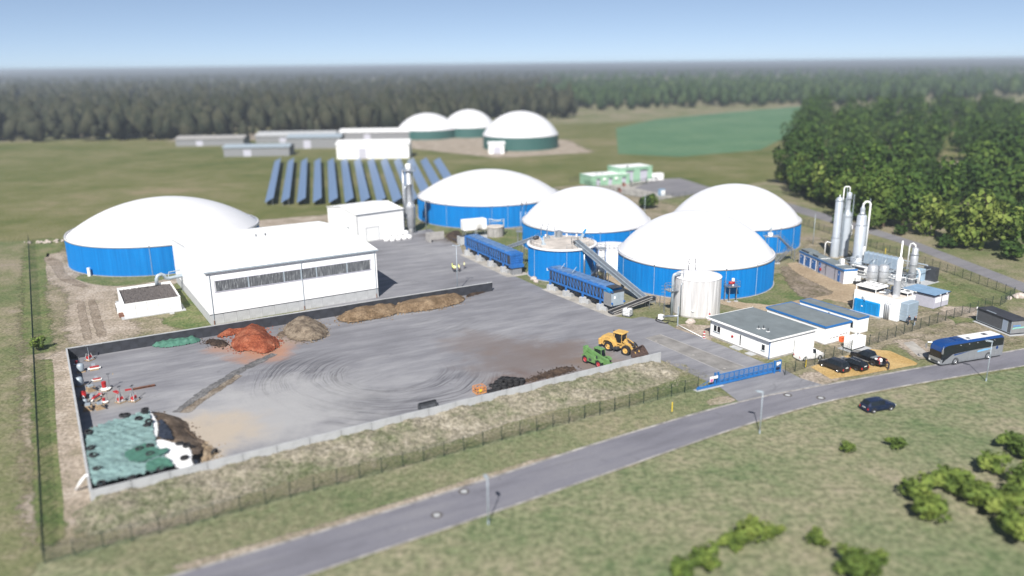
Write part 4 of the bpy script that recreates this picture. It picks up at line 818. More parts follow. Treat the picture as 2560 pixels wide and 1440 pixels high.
# ------------------------------------------------------------------ solids feeders
def feeder(label, a, b, L, zb, zt, front):
    r = thing('solids_feeder', label, 'feeder', a, ang(a, b)); W_ = 2.9
    MB().box(-.4, L+1.2, -1.5, W_+1.0, 0, .05).build('pad', concrete_pad, r)
    # trough with slanted lower half, dark sheet side, posts and braces
    MB().ext_x([(.25,zb),(W_-.25,zb),(W_,zb+.9),(W_,zt-.45),(0,zt-.45),(0,zb+.9)], .4, L-.4).build('trough', steel_dark, r)
    MB().box(0, L, -.10, .10, zb+.05, zb+.38).build('bottom_rail', blue_paint, r); MB().box(0, L, W_-.10, W_+.10, zb+.05, zb+.38).build('bottom_rail', blue_paint, r)
    MB().box(0, L, -.08, .10, zt-.52, zt-.30).build('top_rail', blue_paint, r)
    n = 17 if front else 18; x0, x1 = .5, (L-2.6 if front else L-1.9); st = (x1-x0)/n
    pm = MB().bar((0,-.05,zb+.3),(0,-.05,zt-.4),.13,.14).mesh('post', blue_paint); b1 = MB().bar((.03,-.03,zb+.4),(st-.06,-.03,zt-.5),.07,.05).mesh('brace', blue_paint); b2 = MB().bar((.03,-.03,zt-.5),(st-.06,-.03,zb+.4),.07,.05).mesh('brace', blue_paint)
    for i in range(n+1): put('post', pm, r, (x0+i*st, 0, 0))
    for i in range(n): put('brace', b2 if (i*7) % 5 else b1, r, (x0+i*st, 0, 0))
    # sheet roof with a rounded front edge
    ro = MB().ext_x([(-.16,zt-.42),(-.22,zt-.2),(-.12,zt-.02),(.1,zt+.06),(W_*.5,zt+.12),(W_+.1,zt+.02),(W_+.1,zt-.3),(W_,zt-.3),(0,zt-.42)], -.1 if front else .3, L-1.9 if front else L+.15).build('cover', blue_paint, r)
    MB().box(.4, L-2.4, .35, W_-.3, zt+.075, zt+.15).build('cover_sheet', blue_roof, ro)
    for i in range(1, 12): MB().box(i*L/12.5, i*L/12.5+.05, -.2, W_, zt+.0, zt+.17).build('cover_seam', blue_roof, ro)
    if front:
        MB().box(L-2.5, L-.9, -.1, .1, zb+.38, zt-.5).build('end_panel', blue_paint, r); MB().ext_y([(L-2.0,zt+.02),(L-1.3,zt-.1),(L-.75,zt-.6),(L-.55,zt-1.3),(L-.5,zb+2.1),(L-2.6,zb+2.1),(L-2.6,zt-.2)], -.12, W_+.05).build('hood', blue_plastic, r)
        c = MB().box(L-2.5, L-.35, -.16, W_+.08, zb-.4, zb+2.1).build('discharge_box', kiosk_end, r); MB().box(L-.35, L-.31, -.1, W_, zb-.35, zb+2.05).build('service_panel', lamp_paint, c); MB().box(L-.3, L-.29, .5, .9, zb+1.0, zb+1.5).build('notice', white, c); MB().box(L-2.4, L-.4, .3, W_-.3, zt+.13, zt+.24).build('flap', steel_dark, r)
        for x in (1.1, 5.0): MB().bar((x+1.6,1.2,zt+.1),(x+2.2,1.8,zt+1.3),.12).build('roof_strut', lamp_paint, r)
        MB().box(-.55, -.12, -.05, .1, zt-.75, zt-.25).build('warning_sign', white, r)
    else:
        MB().ext_x([(0,zb+.4),(W_,zb+.4),(W_+.15,zt-.3),(-.15,zt-.3)], L-.3, L+.1).build('end_wall', blue_paint, r)
        for i in range(4): MB().box(L+.1, L+.2, -.05, W_+.05, zb+.9+i*.5, zb+1.0+i*.5).build('end_rib', blue_paint, r)
        MB().box(L-.9, L+.45, -.1, W_+.1, zb-.25, zb+.42).build('end_bumper', blue_paint, r); MB().box(L-1.0, L+.15, .3, W_-.3, .05, zb-.25).build('hydraulic_unit', kiosk_end, r)
        MB().ext_y([(-.5,zb+.4),(0,zb+.0),(.4,zb+.0),(.4,zt+.02),(-.2,zt-.1),(-.5,zt-.7)], -.1, W_+.08).build('front_hood', blue_paint, r)
    for i in range(4):
        x = .9+i*(L-4.4)/3
        MB().bbox(x-.45, x+.45, -.75, .45, .05, zb-.55, .04).build('pedestal', concrete_light, r); MB().bar((x,-.15,zb-.56),(x,-.15,zb+.1),.32).build('support', blue_paint, r)
        MB().prism([(x+.5,.0),(x+1.6,.0),(x+.5,W_)], .05, .75).build('concrete_wedge', concrete_light, r); MB().bbox(x-.45, x+.45, W_-.5, W_+.3, .05, zb-.55, .04).build('pedestal', concrete_light, r); MB().bar((x,W_-.1,zb-.56),(x,W_-.1,zb+.1),.32).build('support', blue_paint, r)
    for i in range(3): MB().lathe([(0,0),(.8,0),(.85,2.0),(0,2.0)], 18, (2.4+i*(L-4.4)/3, 1.5, zb-.5), 'X').build('drive_drum', steel_dark, r, smooth=True)
    return r
feeder('long blue feeder trough with hood and grey end box near the low conveyor', at(1371,722), at(1531,785), 21.0, 1.75, 4.6, True)
feeder('long blue feeder trough standing before the concrete pit and sooty container', at(1165,636), at(1281,690), 23.6, 1.9, 4.8, False)
# ------------------------------------------------------------------ conveyors
def conveyor(label, a, b, w_, hh, legs=(), dark=False):
    a, b = Vector(a), Vector(b); d = b-a; r = thing('conveyor', label, 'conveyor', (a.x, a.y, 0), math.atan2(d.y, d.x)); L = d.xy.length; z0, z1 = a.z, b.z
    def sl(x, dz): return z0+(z1-z0)*x/L+dz
    MB().add([(0,-w_/2,sl(0,-hh)),(L,-w_/2,sl(L,-hh)),(L,w_/2,sl(L,-hh)),(0,w_/2,sl(0,-hh)),(0,-w_/2,sl(0,0)),(L,-w_/2,sl(L,0)),(L,w_/2,sl(L,0)),(0,w_/2,sl(0,0))], [(3,2,1,0),(4,5,6,7),(0,1,5,4),(1,2,6,5),(2,3,7,6),(3,0,4,7)]).build('casing', mat('grey_conveyor_sheet' if not dark else 'conveyor_rubber', (.20,.23,.27) if not dark else (.035,.035,.037), .6, .2, var=.25, scale=1.5), r)
    for y in (-w_/2-.04, w_/2+.04): MB().bar((0,y,sl(0,.05)),(L,y,sl(L,.05)),.08,.14).bar((0,y,sl(0,-hh)),(L,y,sl(L,-hh)),.06,.12).build('side_rail', lamp_paint if not dark else concrete, r)
    if not dark: MB().bar((0,.0,sl(0,.07)),(L,.0,sl(L,.07)),w_*.55,.14).build('lid', steel, r)
    for x in legs:
        for y in (-w_/2, w_/2): MB().bar((x,y,0),(x,y,sl(x,-hh)),.10).build('leg', steel, r)
        MB().bar((x,-w_/2,sl(x,-hh)*.15),(x,w_/2,sl(x,-hh)*.8),.05).build('cross_brace', steel, r)
    for x in (0, L): MB().cyl((x,-w_/2-.1,sl(x,-hh*.5)), hh*.55, w_+.2, 14, 'Y').build('pulley', steel_dark, r, smooth=True)
    return r
ca = at(1527, 786); cb = at(1626, 741, 2.1)
conveyor('low dark belt conveyor rising past the blue feeder end box', (ca.x, ca.y, .55), (cb.x, cb.y, 2.1), 1.25, .35, (4.2, 8.5, 11.0), True)
ct = at(1442, 602, 8.3); cs = at(1617, 750, .6)
conveyor('long steep grey conveyor climbing to the flat tank roof', (cs.x, cs.y, .9), (ct.x, ct.y, 8.4), 1.15, .7, (12.5,))
ct2 = at(1340, 588, 8.2); cs2 = at(1262, 618, 3.6)
conveyor('grey conveyor sloping up from the far feeder to the flat tank roof', (cs2.x, cs2.y, 3.6), (ct2.x, ct2.y, 8.0), 1.0, .7, (1.0, 6.5))
o = at(1622, 757); r = thing('drive_motor', 'dark drive unit at the upper end of the low conveyor', 'motor', o, R(30)); MB().cyl((-.2,0,.75), .5, 1.5, 16, 'X').build('motor', steel_dark, r, smooth=True); MB().box(-.1,1.2,-.4,.4,0,.4).build('frame', steel, r); MB().box(1.2,1.5,-.3,.3,.0,1.1).build('guard', lamp_paint, r)
def ibc(label, p, rz, black=False):
    r = thing('ibc_container', label, 'container', p, rz); MB().box(0,1.2,0,1.0,0,.14).box(0,1.2,0,1.0,.14,.16).build('pallet', steel_dark, r); MB().bbox(.04,1.16,.04,.96,.16,1.15,.06).build('bottle', white_sheet, r); m = MB()
    for z in (.3,.55,.8,1.05): m.bar((0,0,z),(1.2,0,z),.03).bar((1.2,0,z),(1.2,1,z),.03).bar((0,0,z),(0,1,z),.03).bar((0,1,z),(1.2,1,z),.03)
    for i in range(5): m.bar((i*.3,0,.14),(i*.3,0,1.17),.03).bar((i*.3,1,.14),(i*.3,1,1.17),.03)
    m.build('cage', steel, r); MB().cyl((.6,.5,1.15), .1, .05, 10).build('cap', steel_dark, r); return r
o = at(1555, 790); q = ibc('white liquid container in a cage beside the low belt conveyor', o, R(-35)); q.scale = (1.3, 1.3, 1.2)
# stair tower between the tanks and supports
def stair_flight(mb, a, b, w_, n):
    a, b = Vector(a), Vector(b); d = b-a; s = Vector((-d.y, d.x, 0)).normalized()*w_/2
    for sg in (-1, 1): mb.bar(a+s*sg, b+s*sg, .06, .2); mb.bar(a+s*sg+Vector((0,0,1)), b+s*sg+Vector((0,0,1)), .05); mb.bar(a+s*sg+Vector((0,0,.5)), b+s*sg+Vector((0,0,.5)), .04)
    for sg in (-1, 1):
        for k in (0, .33, .66, 1): q = a.lerp(b, k)+s*sg; mb.bar(q, q+Vector((0,0,1)), .05)
    for i in range(n): q = a.lerp(b, (i+.5)/n); mb.bar(q-s, q+s, .26, .04)
    return mb
def stair_c():
    o = at(1960, 660); r = thing('stair', 'galvanised zigzag stair on the tank beside the blue doored container', 'stair', o, 0)
    T = lambda px, py, z: at(px, py, z)-o
    a, l, t = T(1938,657,.1), T(1975,622,2.9), T(1932,590,6.2); l0 = Vector((l.x, l.y, 2.9)); t0 = Vector((t.x+1.2, t.y, 6.2)); a0 = Vector((a.x, a.y, .1))
    stair_flight(MB(), a0, l0, .95, 14).build('lower_flight', steel, r); stair_flight(MB(), l0+Vector((.3,.9,0)), t0, .95, 16).build('upper_flight', steel, r)
    MB().box(l0.x-.5, l0.x+1.1, l0.y-.6, l0.y+1.6, 2.8, 2.9).build('landing', steel, r); railing(MB(), [(l0.x+1.05,l0.y-.55,2.9),(l0.x+1.05,l0.y+1.55,2.9)], 1.1).build('landing_railing', steel, r)
    MB().box(t0.x-3.2, t0.x+.4, t0.y-.9, t0.y+.9, 6.08, 6.2).build('top_platform', steel, r); railing(MB(), [(t0.x+.35,t0.y-.85,6.2),(t0.x-3.15,t0.y-.85,6.2),(t0.x-3.15,t0.y+.85,6.2)], 1.1).build('top_railing', steel, r)
    for x, y, z in ((l0.x+1.0,l0.y-.5,2.8),(l0.x+1.0,l0.y+1.5,2.8),(t0.x-3.0,t0.y-.7,6.08),(t0.x-.2,t0.y-.7,6.08)): MB().bar((x,y,0),(x,y,z),.14).build('leg', steel, r)
    MB().cyl((a0.x+.4,a0.y,-.0), .75, .12, 20).build('foot_pad', concrete_light, r); MB().cyl((t0.x-1.6,t0.y+.3,6.2), .2, 2.0, 10).build('valve_pipe', lamp_paint, r); MB().box(t0.x-2.2,t0.x-1.2,t0.y+.0,t0.y+.6,6.2,6.9).build('valve_box', white, r)
    MB().box(t0.x-2.6,t0.x-1.0,t0.y-.1,t0.y+.8,2.2,3.4).build('pump_unit', blue_paint, r); MB().bar((t0.x-2.4,t0.y+.4,0),(t0.x-2.4,t0.y+.4,2.2),.2).bar((t0.x-1.2,t0.y+.4,0),(t0.x-1.2,t0.y+.4,2.2),.2).build('pump_stand', steel, r)
stair_c()
def stair_mid():
    o = at(1500, 697); r = thing('stair', 'steel stair under the steep conveyor by the flat topped tank', 'stair', o, 0); T = lambda px, py, z: at(px, py, z)-o
    a, b = T(1476,693,.1), T(1497,668,3.0); c = Vector((b.x+.2, b.y+1.2, 6.9)); a0 = Vector((a.x, a.y, .1)); b0 = Vector((b.x, b.y, 3.0))
    stair_flight(MB(), a0, b0, .9, 14).build('lower_flight', steel, r); m = MB()
    for i in range(18): m.bar((b0.x+.2, b0.y+.5+.03*i, 3.0+i*.22), (b0.x+1.3, b0.y+.5+.03*i, 3.0+i*.22), .2, .04)
    m.build('upper_flight', steel, r); MB().box(b0.x-.3, b0.x+1.5, b0.y-.4, b0.y+1.4, 2.9, 3.0).build('landing', steel, r)
    for x in (b0.x-.2, b0.x+1.4): MB().bar((x,b0.y-.3,0),(x,b0.y-.3,7.0),.13).build('column', blue_paint, r); MB().bar((x,b0.y+1.3,0),(x,b0.y+1.3,7.0),.13).build('column', steel, r)
    MB().box(b0.x-.3, b0.x+1.5, b0.y-.4, b0.y+1.4, 6.95, 7.05).build('top_landing', steel, r); railing(MB(), [(b0.x-.25,b0.y+1.35,7.05),(b0.x+1.45,b0.y+1.35,7.05),(b0.x+1.45,b0.y-.35,7.05)], 1.1).build('railing', steel, r)
stair_mid()
# ------------------------------------------------------------------ concrete pit with container and round vessel
def pit():
    o = at(1154, 614); r = thing('concrete_bay', 'stained concrete bay walls around the black pit under the container', 'wall', (o.x, o.y, 0), R(24)); 
    MB().box(0, 7.2, 0, .3, 0, 2.2).build('front_wall', concrete_light, r); MB().box(-.3, -.002, .0, 2.4, 0, 2.2).build('side_wall', concrete_light, r); MB().box(-6.0, -1.2, 10.0, 10.3, 0, 2.1).build('rear_wall', concrete, r); MB().box(-6.3, -6.002, 6.5, 10.3, 0, 2.1).build('end_wall', concrete, r); MB().box(.2, 7.0, .31, 9.5, .01, .5).build('pit_floor', black_coat, r)
    return r
pit()
def sooty():
    h = 2.2; o = at(1160, 577, h); r = thing('container', 'white container on legs with black soot stain over the pit', 'container', (o.x, o.y, 0), R(24)); 
    MB().bbox(0, 6.7, 0, 2.5, 2.1, 4.9, .14).build('body', soot_m, r); MB().box(2.9, 2.95, -.02, .0, 2.3, 4.8).build('panel_joint', lamp_paint, r); MB().box(.1, 6.6, .1, 2.4, 1.95, 2.1).build('underframe', steel_dark, r)
    for x in (.5, 3.4, 6.2):
        for y in (.3, 2.2): MB().bar((x,y,0),(x,y,1.96),.18).build('leg', steel, r)
    MB().bar((3.2,-.3,0),(3.2,.1,2.0),.1).bar((3.7,-.3,0),(3.7,.1,2.0),.1).build('ladder', lamp_paint, r); MB().cyl((6.5,2.3,4.9), .08, .9, 8).build('vent', blue_plastic, r)
sooty()
def vessel():
    c = at(1238, 594); r = thing('round_pit', 'round concrete vessel with domed lid and blue pipe frame beside the container', 'tank', (c.x, c.y+2.2, 0)); R_ = 2.25
    m = MB(); n = 18
    for i in range(n):
        t0, t1 = 2*math.pi*i/n+.015, 2*math.pi*(i+1)/n-.015; m.add([(R_*math.cos(t0),R_*math.sin(t0),0),(R_*math.cos(t1),R_*math.sin(t1),0),(R_*math.cos(t1),R_*math.sin(t1),2.6),(R_*math.cos(t0),R_*math.sin(t0),2.6),((R_-.2)*math.cos(t0),(R_-.2)*math.sin(t0),0),((R_-.2)*math.cos(t1),(R_-.2)*math.sin(t1),0),((R_-.2)*math.cos(t1),(R_-.2)*math.sin(t1),2.6),((R_-.2)*math.cos(t0),(R_-.2)*math.sin(t0),2.6)], [(0,1,2,3),(5,4,7,6),(3,2,6,7),(1,5,6,2),(4,0,3,7)])
    m.build('staves', concrete, r); MB().lathe([(R_+.12,2.55),(R_+.15,2.75),(R_-.1,2.8),(R_*.5,3.0),(0,3.05)], 40).build('lid', tank_roof_m, r, smooth=True)
    MB().tube([(-1.6,.9,2.7),(-1.6,.9,4.6),(-.4,.9,4.2),(1.0,.9,4.1),(2.3,.9,4.5),(2.3,.9,.0)], .17, 10).tube([(-1.6,.9,3.7),(2.3,.9,3.9)], .10, 8).build('pipe_frame', lamp_paint, r, smooth=True)
vessel()
# loose dark silage spilled from the pit handled with the heaps below
# ------------------------------------------------------------------ gas cleaning plant
PRO = at(1999, 627, 3.0)
def process():
    h = 3.0; o = PRO; L, D_ = 18.4, 3.0; rz = R(-80.8); r = thing('process_container', 'long white plant container with blue doors and grey roof', 'container', (o.x, o.y, 0), rz)
    MB().box(0, L, .02, D_, .1, h).build('body', shed_lilac, r); MB().box(-.1, L+.1, -.1, D_+.1, 0, .1).build('slab', concrete_pad, r); ro = MB().box(0, L, -.05, D_, h, h+.1).build('roof', roof_grey, r)
    MB().box(-.05, L+.05, -.12, -.052, h-.25, h+.16).box(L+.002, L+.06, -.05, D_, h-.25, h+.16).build('fascia', blue_trim, ro); MB().box(-.05, L+.05, -.125, -.121, h+.1, h+.16).build('roof_edge', lamp_paint, ro)
    MB().box(L-.02, L+.012, .02, D_, .1, h-.25).build('end_wall', white, r)
    for x0, x1 in ((.5, 2.2), (2.9, 4.9), (5.6, 7.3)):
        f = MB().box(x0-.2, x1+.2, -.02, .02, .15, 2.55).build('door_frame', white, r); d = MB().box(x0, x1, -.05, -.02, .3, 2.4).build('door', blue_paint, f); 
        MB().box(x0+.35, x0+.6, -.06, -.05, 1.7, 1.95).build('notice', white, r)
    for x0, x1 in ((8.5, 9.3), (16.2, 17.0)): d = MB().box(x0, x1, -.04, .02, .15, 2.4).build('door', blue_paint, r); MB().box(x0+.25, x0+.45, -.05, -.04, 1.5, 1.75).build('notice', white, d)
    for x in (7.9, 11.4, 15.0): MB().box(x, x+.08, -.04, .02, .1, h-.1).build('panel_joint', steel_dark, r)
    MB().cyl((9.45,-.14,1.0), .35, .12, 16, 'Y').build('hose_reel', red_paint, r)
    for x0, x1, y0, y1 in ((.2,3.6,.3,2.6),(5.2,7.6,.3,1.7)): u = MB().box(x0, x1, y0, y1, h+.1, h+.55).build('roof_cowl', roof_grey, ro); MB().box(x0+.2, x1-.1, y0-.02, y0, h+.15, h+.45).build('cowl_grille', steel_dark, u)
    for x0, x1 in ((3.9, 8.3), (8.8, 14.2), (15.0, 17.7)): MB().box(x0, x1, .3, D_-.2, h+.1, h+.13).build('roof_mat', roof_grey, ro); MB().box(x1+.05, x1+.35, .4, D_-.4, h+.1, h+.14).build('roof_light', white, ro)
    MB().box(13.2, 13.9, 2.0, 2.7, h+.1, h+1.2).build('air_conditioner', white, r); MB().bar((4.6,-.2,2.4),(3.9,-.5,1.9),.08).bar((12.1,-.2,2.4),(11.5,-.5,1.9),.08).build('wall_lamps', steel_dark, r)
process()
def col_at(px, py, off=0): p = at(px, py); return p
def column(label, px, py, prof, n=28, extras=None, rz=0.0):
    p = at(px, py); r = thing('process_column', label, 'column', p, rz); MB().lathe([(0,0),(prof[0][0]*1.15,0),(prof[0][0]*1.15,.3)], n).build('foot', concrete_pad, r); MB().lathe(prof, n).build('shell', steel_light2, r, smooth=True)
    if extras: extras(r)
    return r
steel_light2 = mat('pale_grey_painted_steel', (.46, .50, .55), .42, .25, var=.06, scale=.8, streak=.06)
def lad(r, x, y, z0, z1, dx=.0, dy=.4):
    m = MB(); m.bar((x,y,z0),(x,y,z1),.07); m.bar((x+dx,y+dy,z0),(x+dx,y+dy,z1),.07)
    for i in range(int((z1-z0)/.9)): m.bar((x,y,z0+i*.9),(x+dx,y+dy,z0+i*.9),.05)
    m.build('ladder', lamp_paint, r)
def flange(r, rad, z): MB().lathe([(rad,z-.06),(rad+.12,z-.06),(rad+.12,z+.06),(rad,z+.06)], 24).build('flange', steel, r)
def ex1(r):
    lad(r, 1.35, .2, .2, 14.0, .4, .0); flange(r, .85, 13.6); flange(r, .9, 4.8); MB().tube([(.75,-.55,.5),(.75,-.55,13)], .1, 8).build('downcomer', steel, r); MB().tube([(-2.2,.3,0),(-2.2,.3,3.4),(-1.8,.3,3.7),(-.7,.3,3.4)], .12, 8).build('feed_pipe', white, r, smooth=True); MB().bar((1.7,.3,0),(1.7,.3,16.6),.10).build('lightning_rod', lamp_paint, r)
    MB().cyl((0,0,14.1), .12, .8, 8).build('top_nozzle', white, r)
def ex2(r):
    flange(r, .95, 9.6); flange(r, .62, 13.8); MB().tube([(.0,0,15.3),(.0,0,16.3),(-.25,0,16.6),(-1.1,0,16.6),(-1.35,0,16.3),(-1.35,0,1)], .14, 8).build('overhead_pipe', white, r, smooth=True); lad(r, 1.2, -.1, 4, 14.8, .0, .35); MB().tube([(.9,-.6,5),(1.15,-.7,5.3),(1.15,-.7,7.4),(.9,-.6,7.7)], .09, 8).build('level_gauge', white, r, smooth=True)
def ex3(r):
    flange(r, 1.08, 9.5); flange(r, .62, 12.0); MB().tube([(0,0,13.6),(.05,0,14.2),(.5,0,14.7),(1.1,0,14.7),(1.55,0,14.3),(1.6,0,13),(1.5,0,.5)], .22, 10).build('overhead_pipe', white, r, smooth=True); lad(r, 1.25, -.4, .3, 10, .0, .35); MB().tube([(.6,-1.2,.2),(.6,-1.2,4.2),(.75,-1.1,4.7),(1.0,-.9,4.7),(1.05,-.8,4.2),(1.05,-.8,2)], .14, 8).build('reboiler_pipe', white, r, smooth=True); MB().lathe([(1.5,0),(1.5,1.9),(1.1,2.3)], 24, (0,0,0)).build('sump', steel_light2, r, smooth=True)
column('tallest slim grey steel column above the blue doored container', 2085, 643, [(.98,0),(.98,4.8),(.85,5.2),(.85,13.7),(.55,14.2),(.1,14.5)], extras=ex1)
column('stepped grey steel column between the two other columns', 2108, 640, [(1.0,0),(1.0,9.9),(.9,10.4),(.55,10.8),(.5,11.4),(.5,13.7),(.6,13.9),(.6,15.0),(.35,15.3),(.0,15.35)], extras=ex2)
column('thick grey steel column with curved overhead pipe behind the container roof', 2142, 665, [(1.15,0),(1.15,9.5),(1.05,9.6),(1.05,11.4),(.9,11.7),(.5,11.8),(.5,12.9),(.55,13.0),(.2,13.9),(.12,14.0)], extras=ex3)
for i, (x, y) in enumerate(((2177, 717), (2205, 717))):
    p = at(x, y); r = thing('steel_vessel', 'shiny upright steel vessel on legs, one of a pair behind the machine house', 'vessel', p, R(10), 'pair of steel vessels'); MB().lathe([(0,.65),(.5,.7),(.94,1.0),(1.0,1.2),(1.0,4.3),(.85,4.55),(.35,4.72),(0,4.75)], 28).build('shell', steel_light, r, smooth=True)
    for k in range(3): t = R(90*k+20+k*30); MB().bar((.88*math.cos(t),.88*math.sin(t),0),(.88*math.cos(t),.88*math.sin(t),1.5),.12).build('leg', steel, r)
    MB().lathe([(1.0,2.0),(1.04,2.0),(1.04,2.08),(1.0,2.08)], 28).lathe([(1.0,3.3),(1.04,3.3),(1.04,3.38),(1.0,3.38)], 28).build('weld_band', steel, r); MB().cyl((.2,-1.1,1.6), .28, .2, 14, 'Y').build('manhole', steel_light, r); MB().tube([(0,0,4.6),(0,0,5.3),(.3,.2,5.6),(.9,.6,5.6)], .12, 8).build('top_pipe', lamp_paint, r, smooth=True)
def skid():
    o = at(2170, 690); r = thing('pipe_skid', 'maze of pale pipes, pumps and frames between the steel vessels and columns', 'pipework', o, R(-57)); m = MB(); rr = random.Random(3)
    MB().box(-7.5, 11.5, -2.5, 7.5, 0, .10).build('slab', concrete_light, r)
    nodes = [(rr.uniform(-6, 10), rr.uniform(-2, 6.5)) for _ in range(34)]; fr = MB()
    for i in range(0, 32, 2):
        (x, y), (u, v) = nodes[i], nodes[i+1]; z = rr.uniform(.5, 2.6); m2 = MB().tube([(x,y,.1),(x,y,z-.2),(x+.15*(1 if u > x else -1),y,z),(u,y,z),(u,v,z),(u,v,.2)], rr.choice((.07,.09,.12)), 8); m2.build('pipe_run', rr.choice((white, steel, lamp_paint)), r)
    for i in range(7):
        x, y = rr.uniform(-6, 10), rr.uniform(-2, 6.5); p_ = MB().box(x-.5, x+.5, y-.3, y+.3, .1, .5).build('pump_base', steel_dark, r); MB().cyl((x-.5,y,.75), .24, 1.0, 14, 'X').build('pump', rr.choice((blue_paint, steel_light, lamp_paint)), p_, smooth=True)
    for x in (-6, -2, 2, 6, 10): fr.bar((x,-2.3,0),(x,-2.3,2.7),.10).bar((x,6.8,0),(x,6.8,2.7),.10).bar((x,-2.3,2.7),(x,6.8,2.7),.10)
    fr.bar((-6,6.8,2.7),(10,6.8,2.7),.10).bar((-6,-2.3,2.7),(10,-2.3,2.7),.10); fr.build('frame', lamp_paint, r)
    e = MB().bbox(-4.6, 3.6, 4.6, 6.2, 1.4, 3.9, .25).build('heat_exchanger', mat('blue_grey_casing', (.25,.32,.40), .5, var=.1), r)
    for i in range(7): MB().box(-4.4+i*1.1, -4.3+i*1.1, 4.55, 6.25, 1.5, 3.95).build('casing_rib', lamp_paint, e)
    for x in (-4.2, 3.2): MB().bar((x,5.4,0),(x,5.4,1.5),.2).build('exchanger_leg', steel, e)
    MB().bbox(7.6, 9.2, 4.6, 6.0, .1, 2.6, .05).build('control_cabinet', mat('pale_blue_cabinet', (.32,.44,.55), .5, var=.05), r); MB().box(8.5, 11.2, 6.3, 7.4, .1, 3.0).build('dark_screen', steel_dark, r)
    MB().tube([(-6,7.0,2.9),(-2,7.2,3.1),(6.5,7.2,3.1),(8.6,7.2,3.1),(8.8,7.2,2.9),(8.8,7.2,.2)], .15, 8).build('header_pipe', lamp_paint, r, smooth=True)
    w_ = MB().bbox(-3.6, -.2, -1.0, .6, .3, 2.0, .1).build('chiller', white, r); MB().box(-3.4, -.4, -1.03, -1.0, .5, 1.7).build('grille', steel_dark, w_)
skid()
def gas_washer():
    p = at(2278, 708); r = thing('gas_washer', 'small steel washer column with looped white pipes near the rear fence', 'column', p, R(-57)); MB().lathe([(0,0),(.75,0),(.75,6.2),(.62,6.4),(.62,7.4),(.2,7.7),(0,7.7)], 24).build('shell', steel_light, r, smooth=True)
    for z in (2.4, 4.0, 6.2): flange(r, .76, z)
    MB().tube([(0,0,7.6),(-.1,0,8.1),(-.6,0,8.4),(-1.1,0,8.2),(-1.3,0,7.6),(-1.3,0,2.6)], .15, 10).build('inlet_loop', white, r, smooth=True); MB().tube([(.7,0,3.2),(1.3,0,3.0),(1.55,0,2.4),(1.55,0,.1)], .17, 10).build('outlet_pipe', white, r, smooth=True)
gas_washer()
o = at(2122, 706); q = ibc('white liquid container on a black tray at the container end', (o.x+.4, o.y, .0), R(-80)); MB().box(-.15,1.35,-.15,1.15,.0,.45).build('tray', black_rubber, q); q.scale = (1.35, 1.35, 1.35)
# ------------------------------------------------------------------ fences
def fence(label, pts, step=2.5, h=1.9, name='mesh_fence'):
    pts = [Vector(p[:2]) for p in pts]; r = thing(name, label, 'fence', (*pts[0], 0)); o = pts[0]
    pm = MB().box(-.035, .035, -.035, .035, 0, h+.08).mesh('post', green_fence); cache = {}
    for i in range(len(pts)-1):
        a, b = pts[i], pts[i+1]; L = (b-a).length; n = max(1, round(L/step)); s = L/n; rz = ang(a, b); m = MB()
        for k in range(int(s/.1)): x = .05+k*.1; m.add([(x-.005,0,.05),(x+.005,0,.05),(x,.007,.05),(x-.005,0,h),(x+.005,0,h),(x,.007,h)], [(0,1,4,3),(1,2,5,4),(2,0,3,5)])
        for k in range(10): z = .06+k*(h-.07)/9; m.add([(0,-.012,z-.006),(s,-.012,z-.006),(s,-.004,z+.006),(0,-.004,z+.006)], [(0,1,2,3)])
        me = m.mesh('mesh_panel', green_fence)
        for k in range(n):
            p = a+(b-a)*k/n-o; put('post', pm, r, (p.x, p.y, 0), rz); put('mesh_panel', me, r, (p.x, p.y, 0), rz)
    p = pts[-1]-o; put('post', pm, r, (p.x, p.y, 0)); return r
fence('dark green mesh fence along the foot of the berm beside the street', P((112,1410),(400,1335),(900,1197),(1300,1090),(1745,974)))
fence('dark green mesh fence along the sandy strip at the side of the yard', P((72,603),(112,1410)))
fence('dark green mesh fence between the parked cars and the white generator box', P((1962,938),(2150,872),(2300,822),(2480,765)))
fence('dark green mesh fence beside the back road behind the steel columns', P((2008,563),(2160,612),(2330,668),(2535,742),(2500,765),(2480,765)))
fence('dark green mesh fence before the asphalt lot and pale green buildings', P((1462,463),(1500,472),(1560,489),(1650,500),(1760,492)), h=2.2)
fence('dark green mesh fence behind the pale green buildings', P((1425,456),(1475,449),(1530,444)), h=2.0)
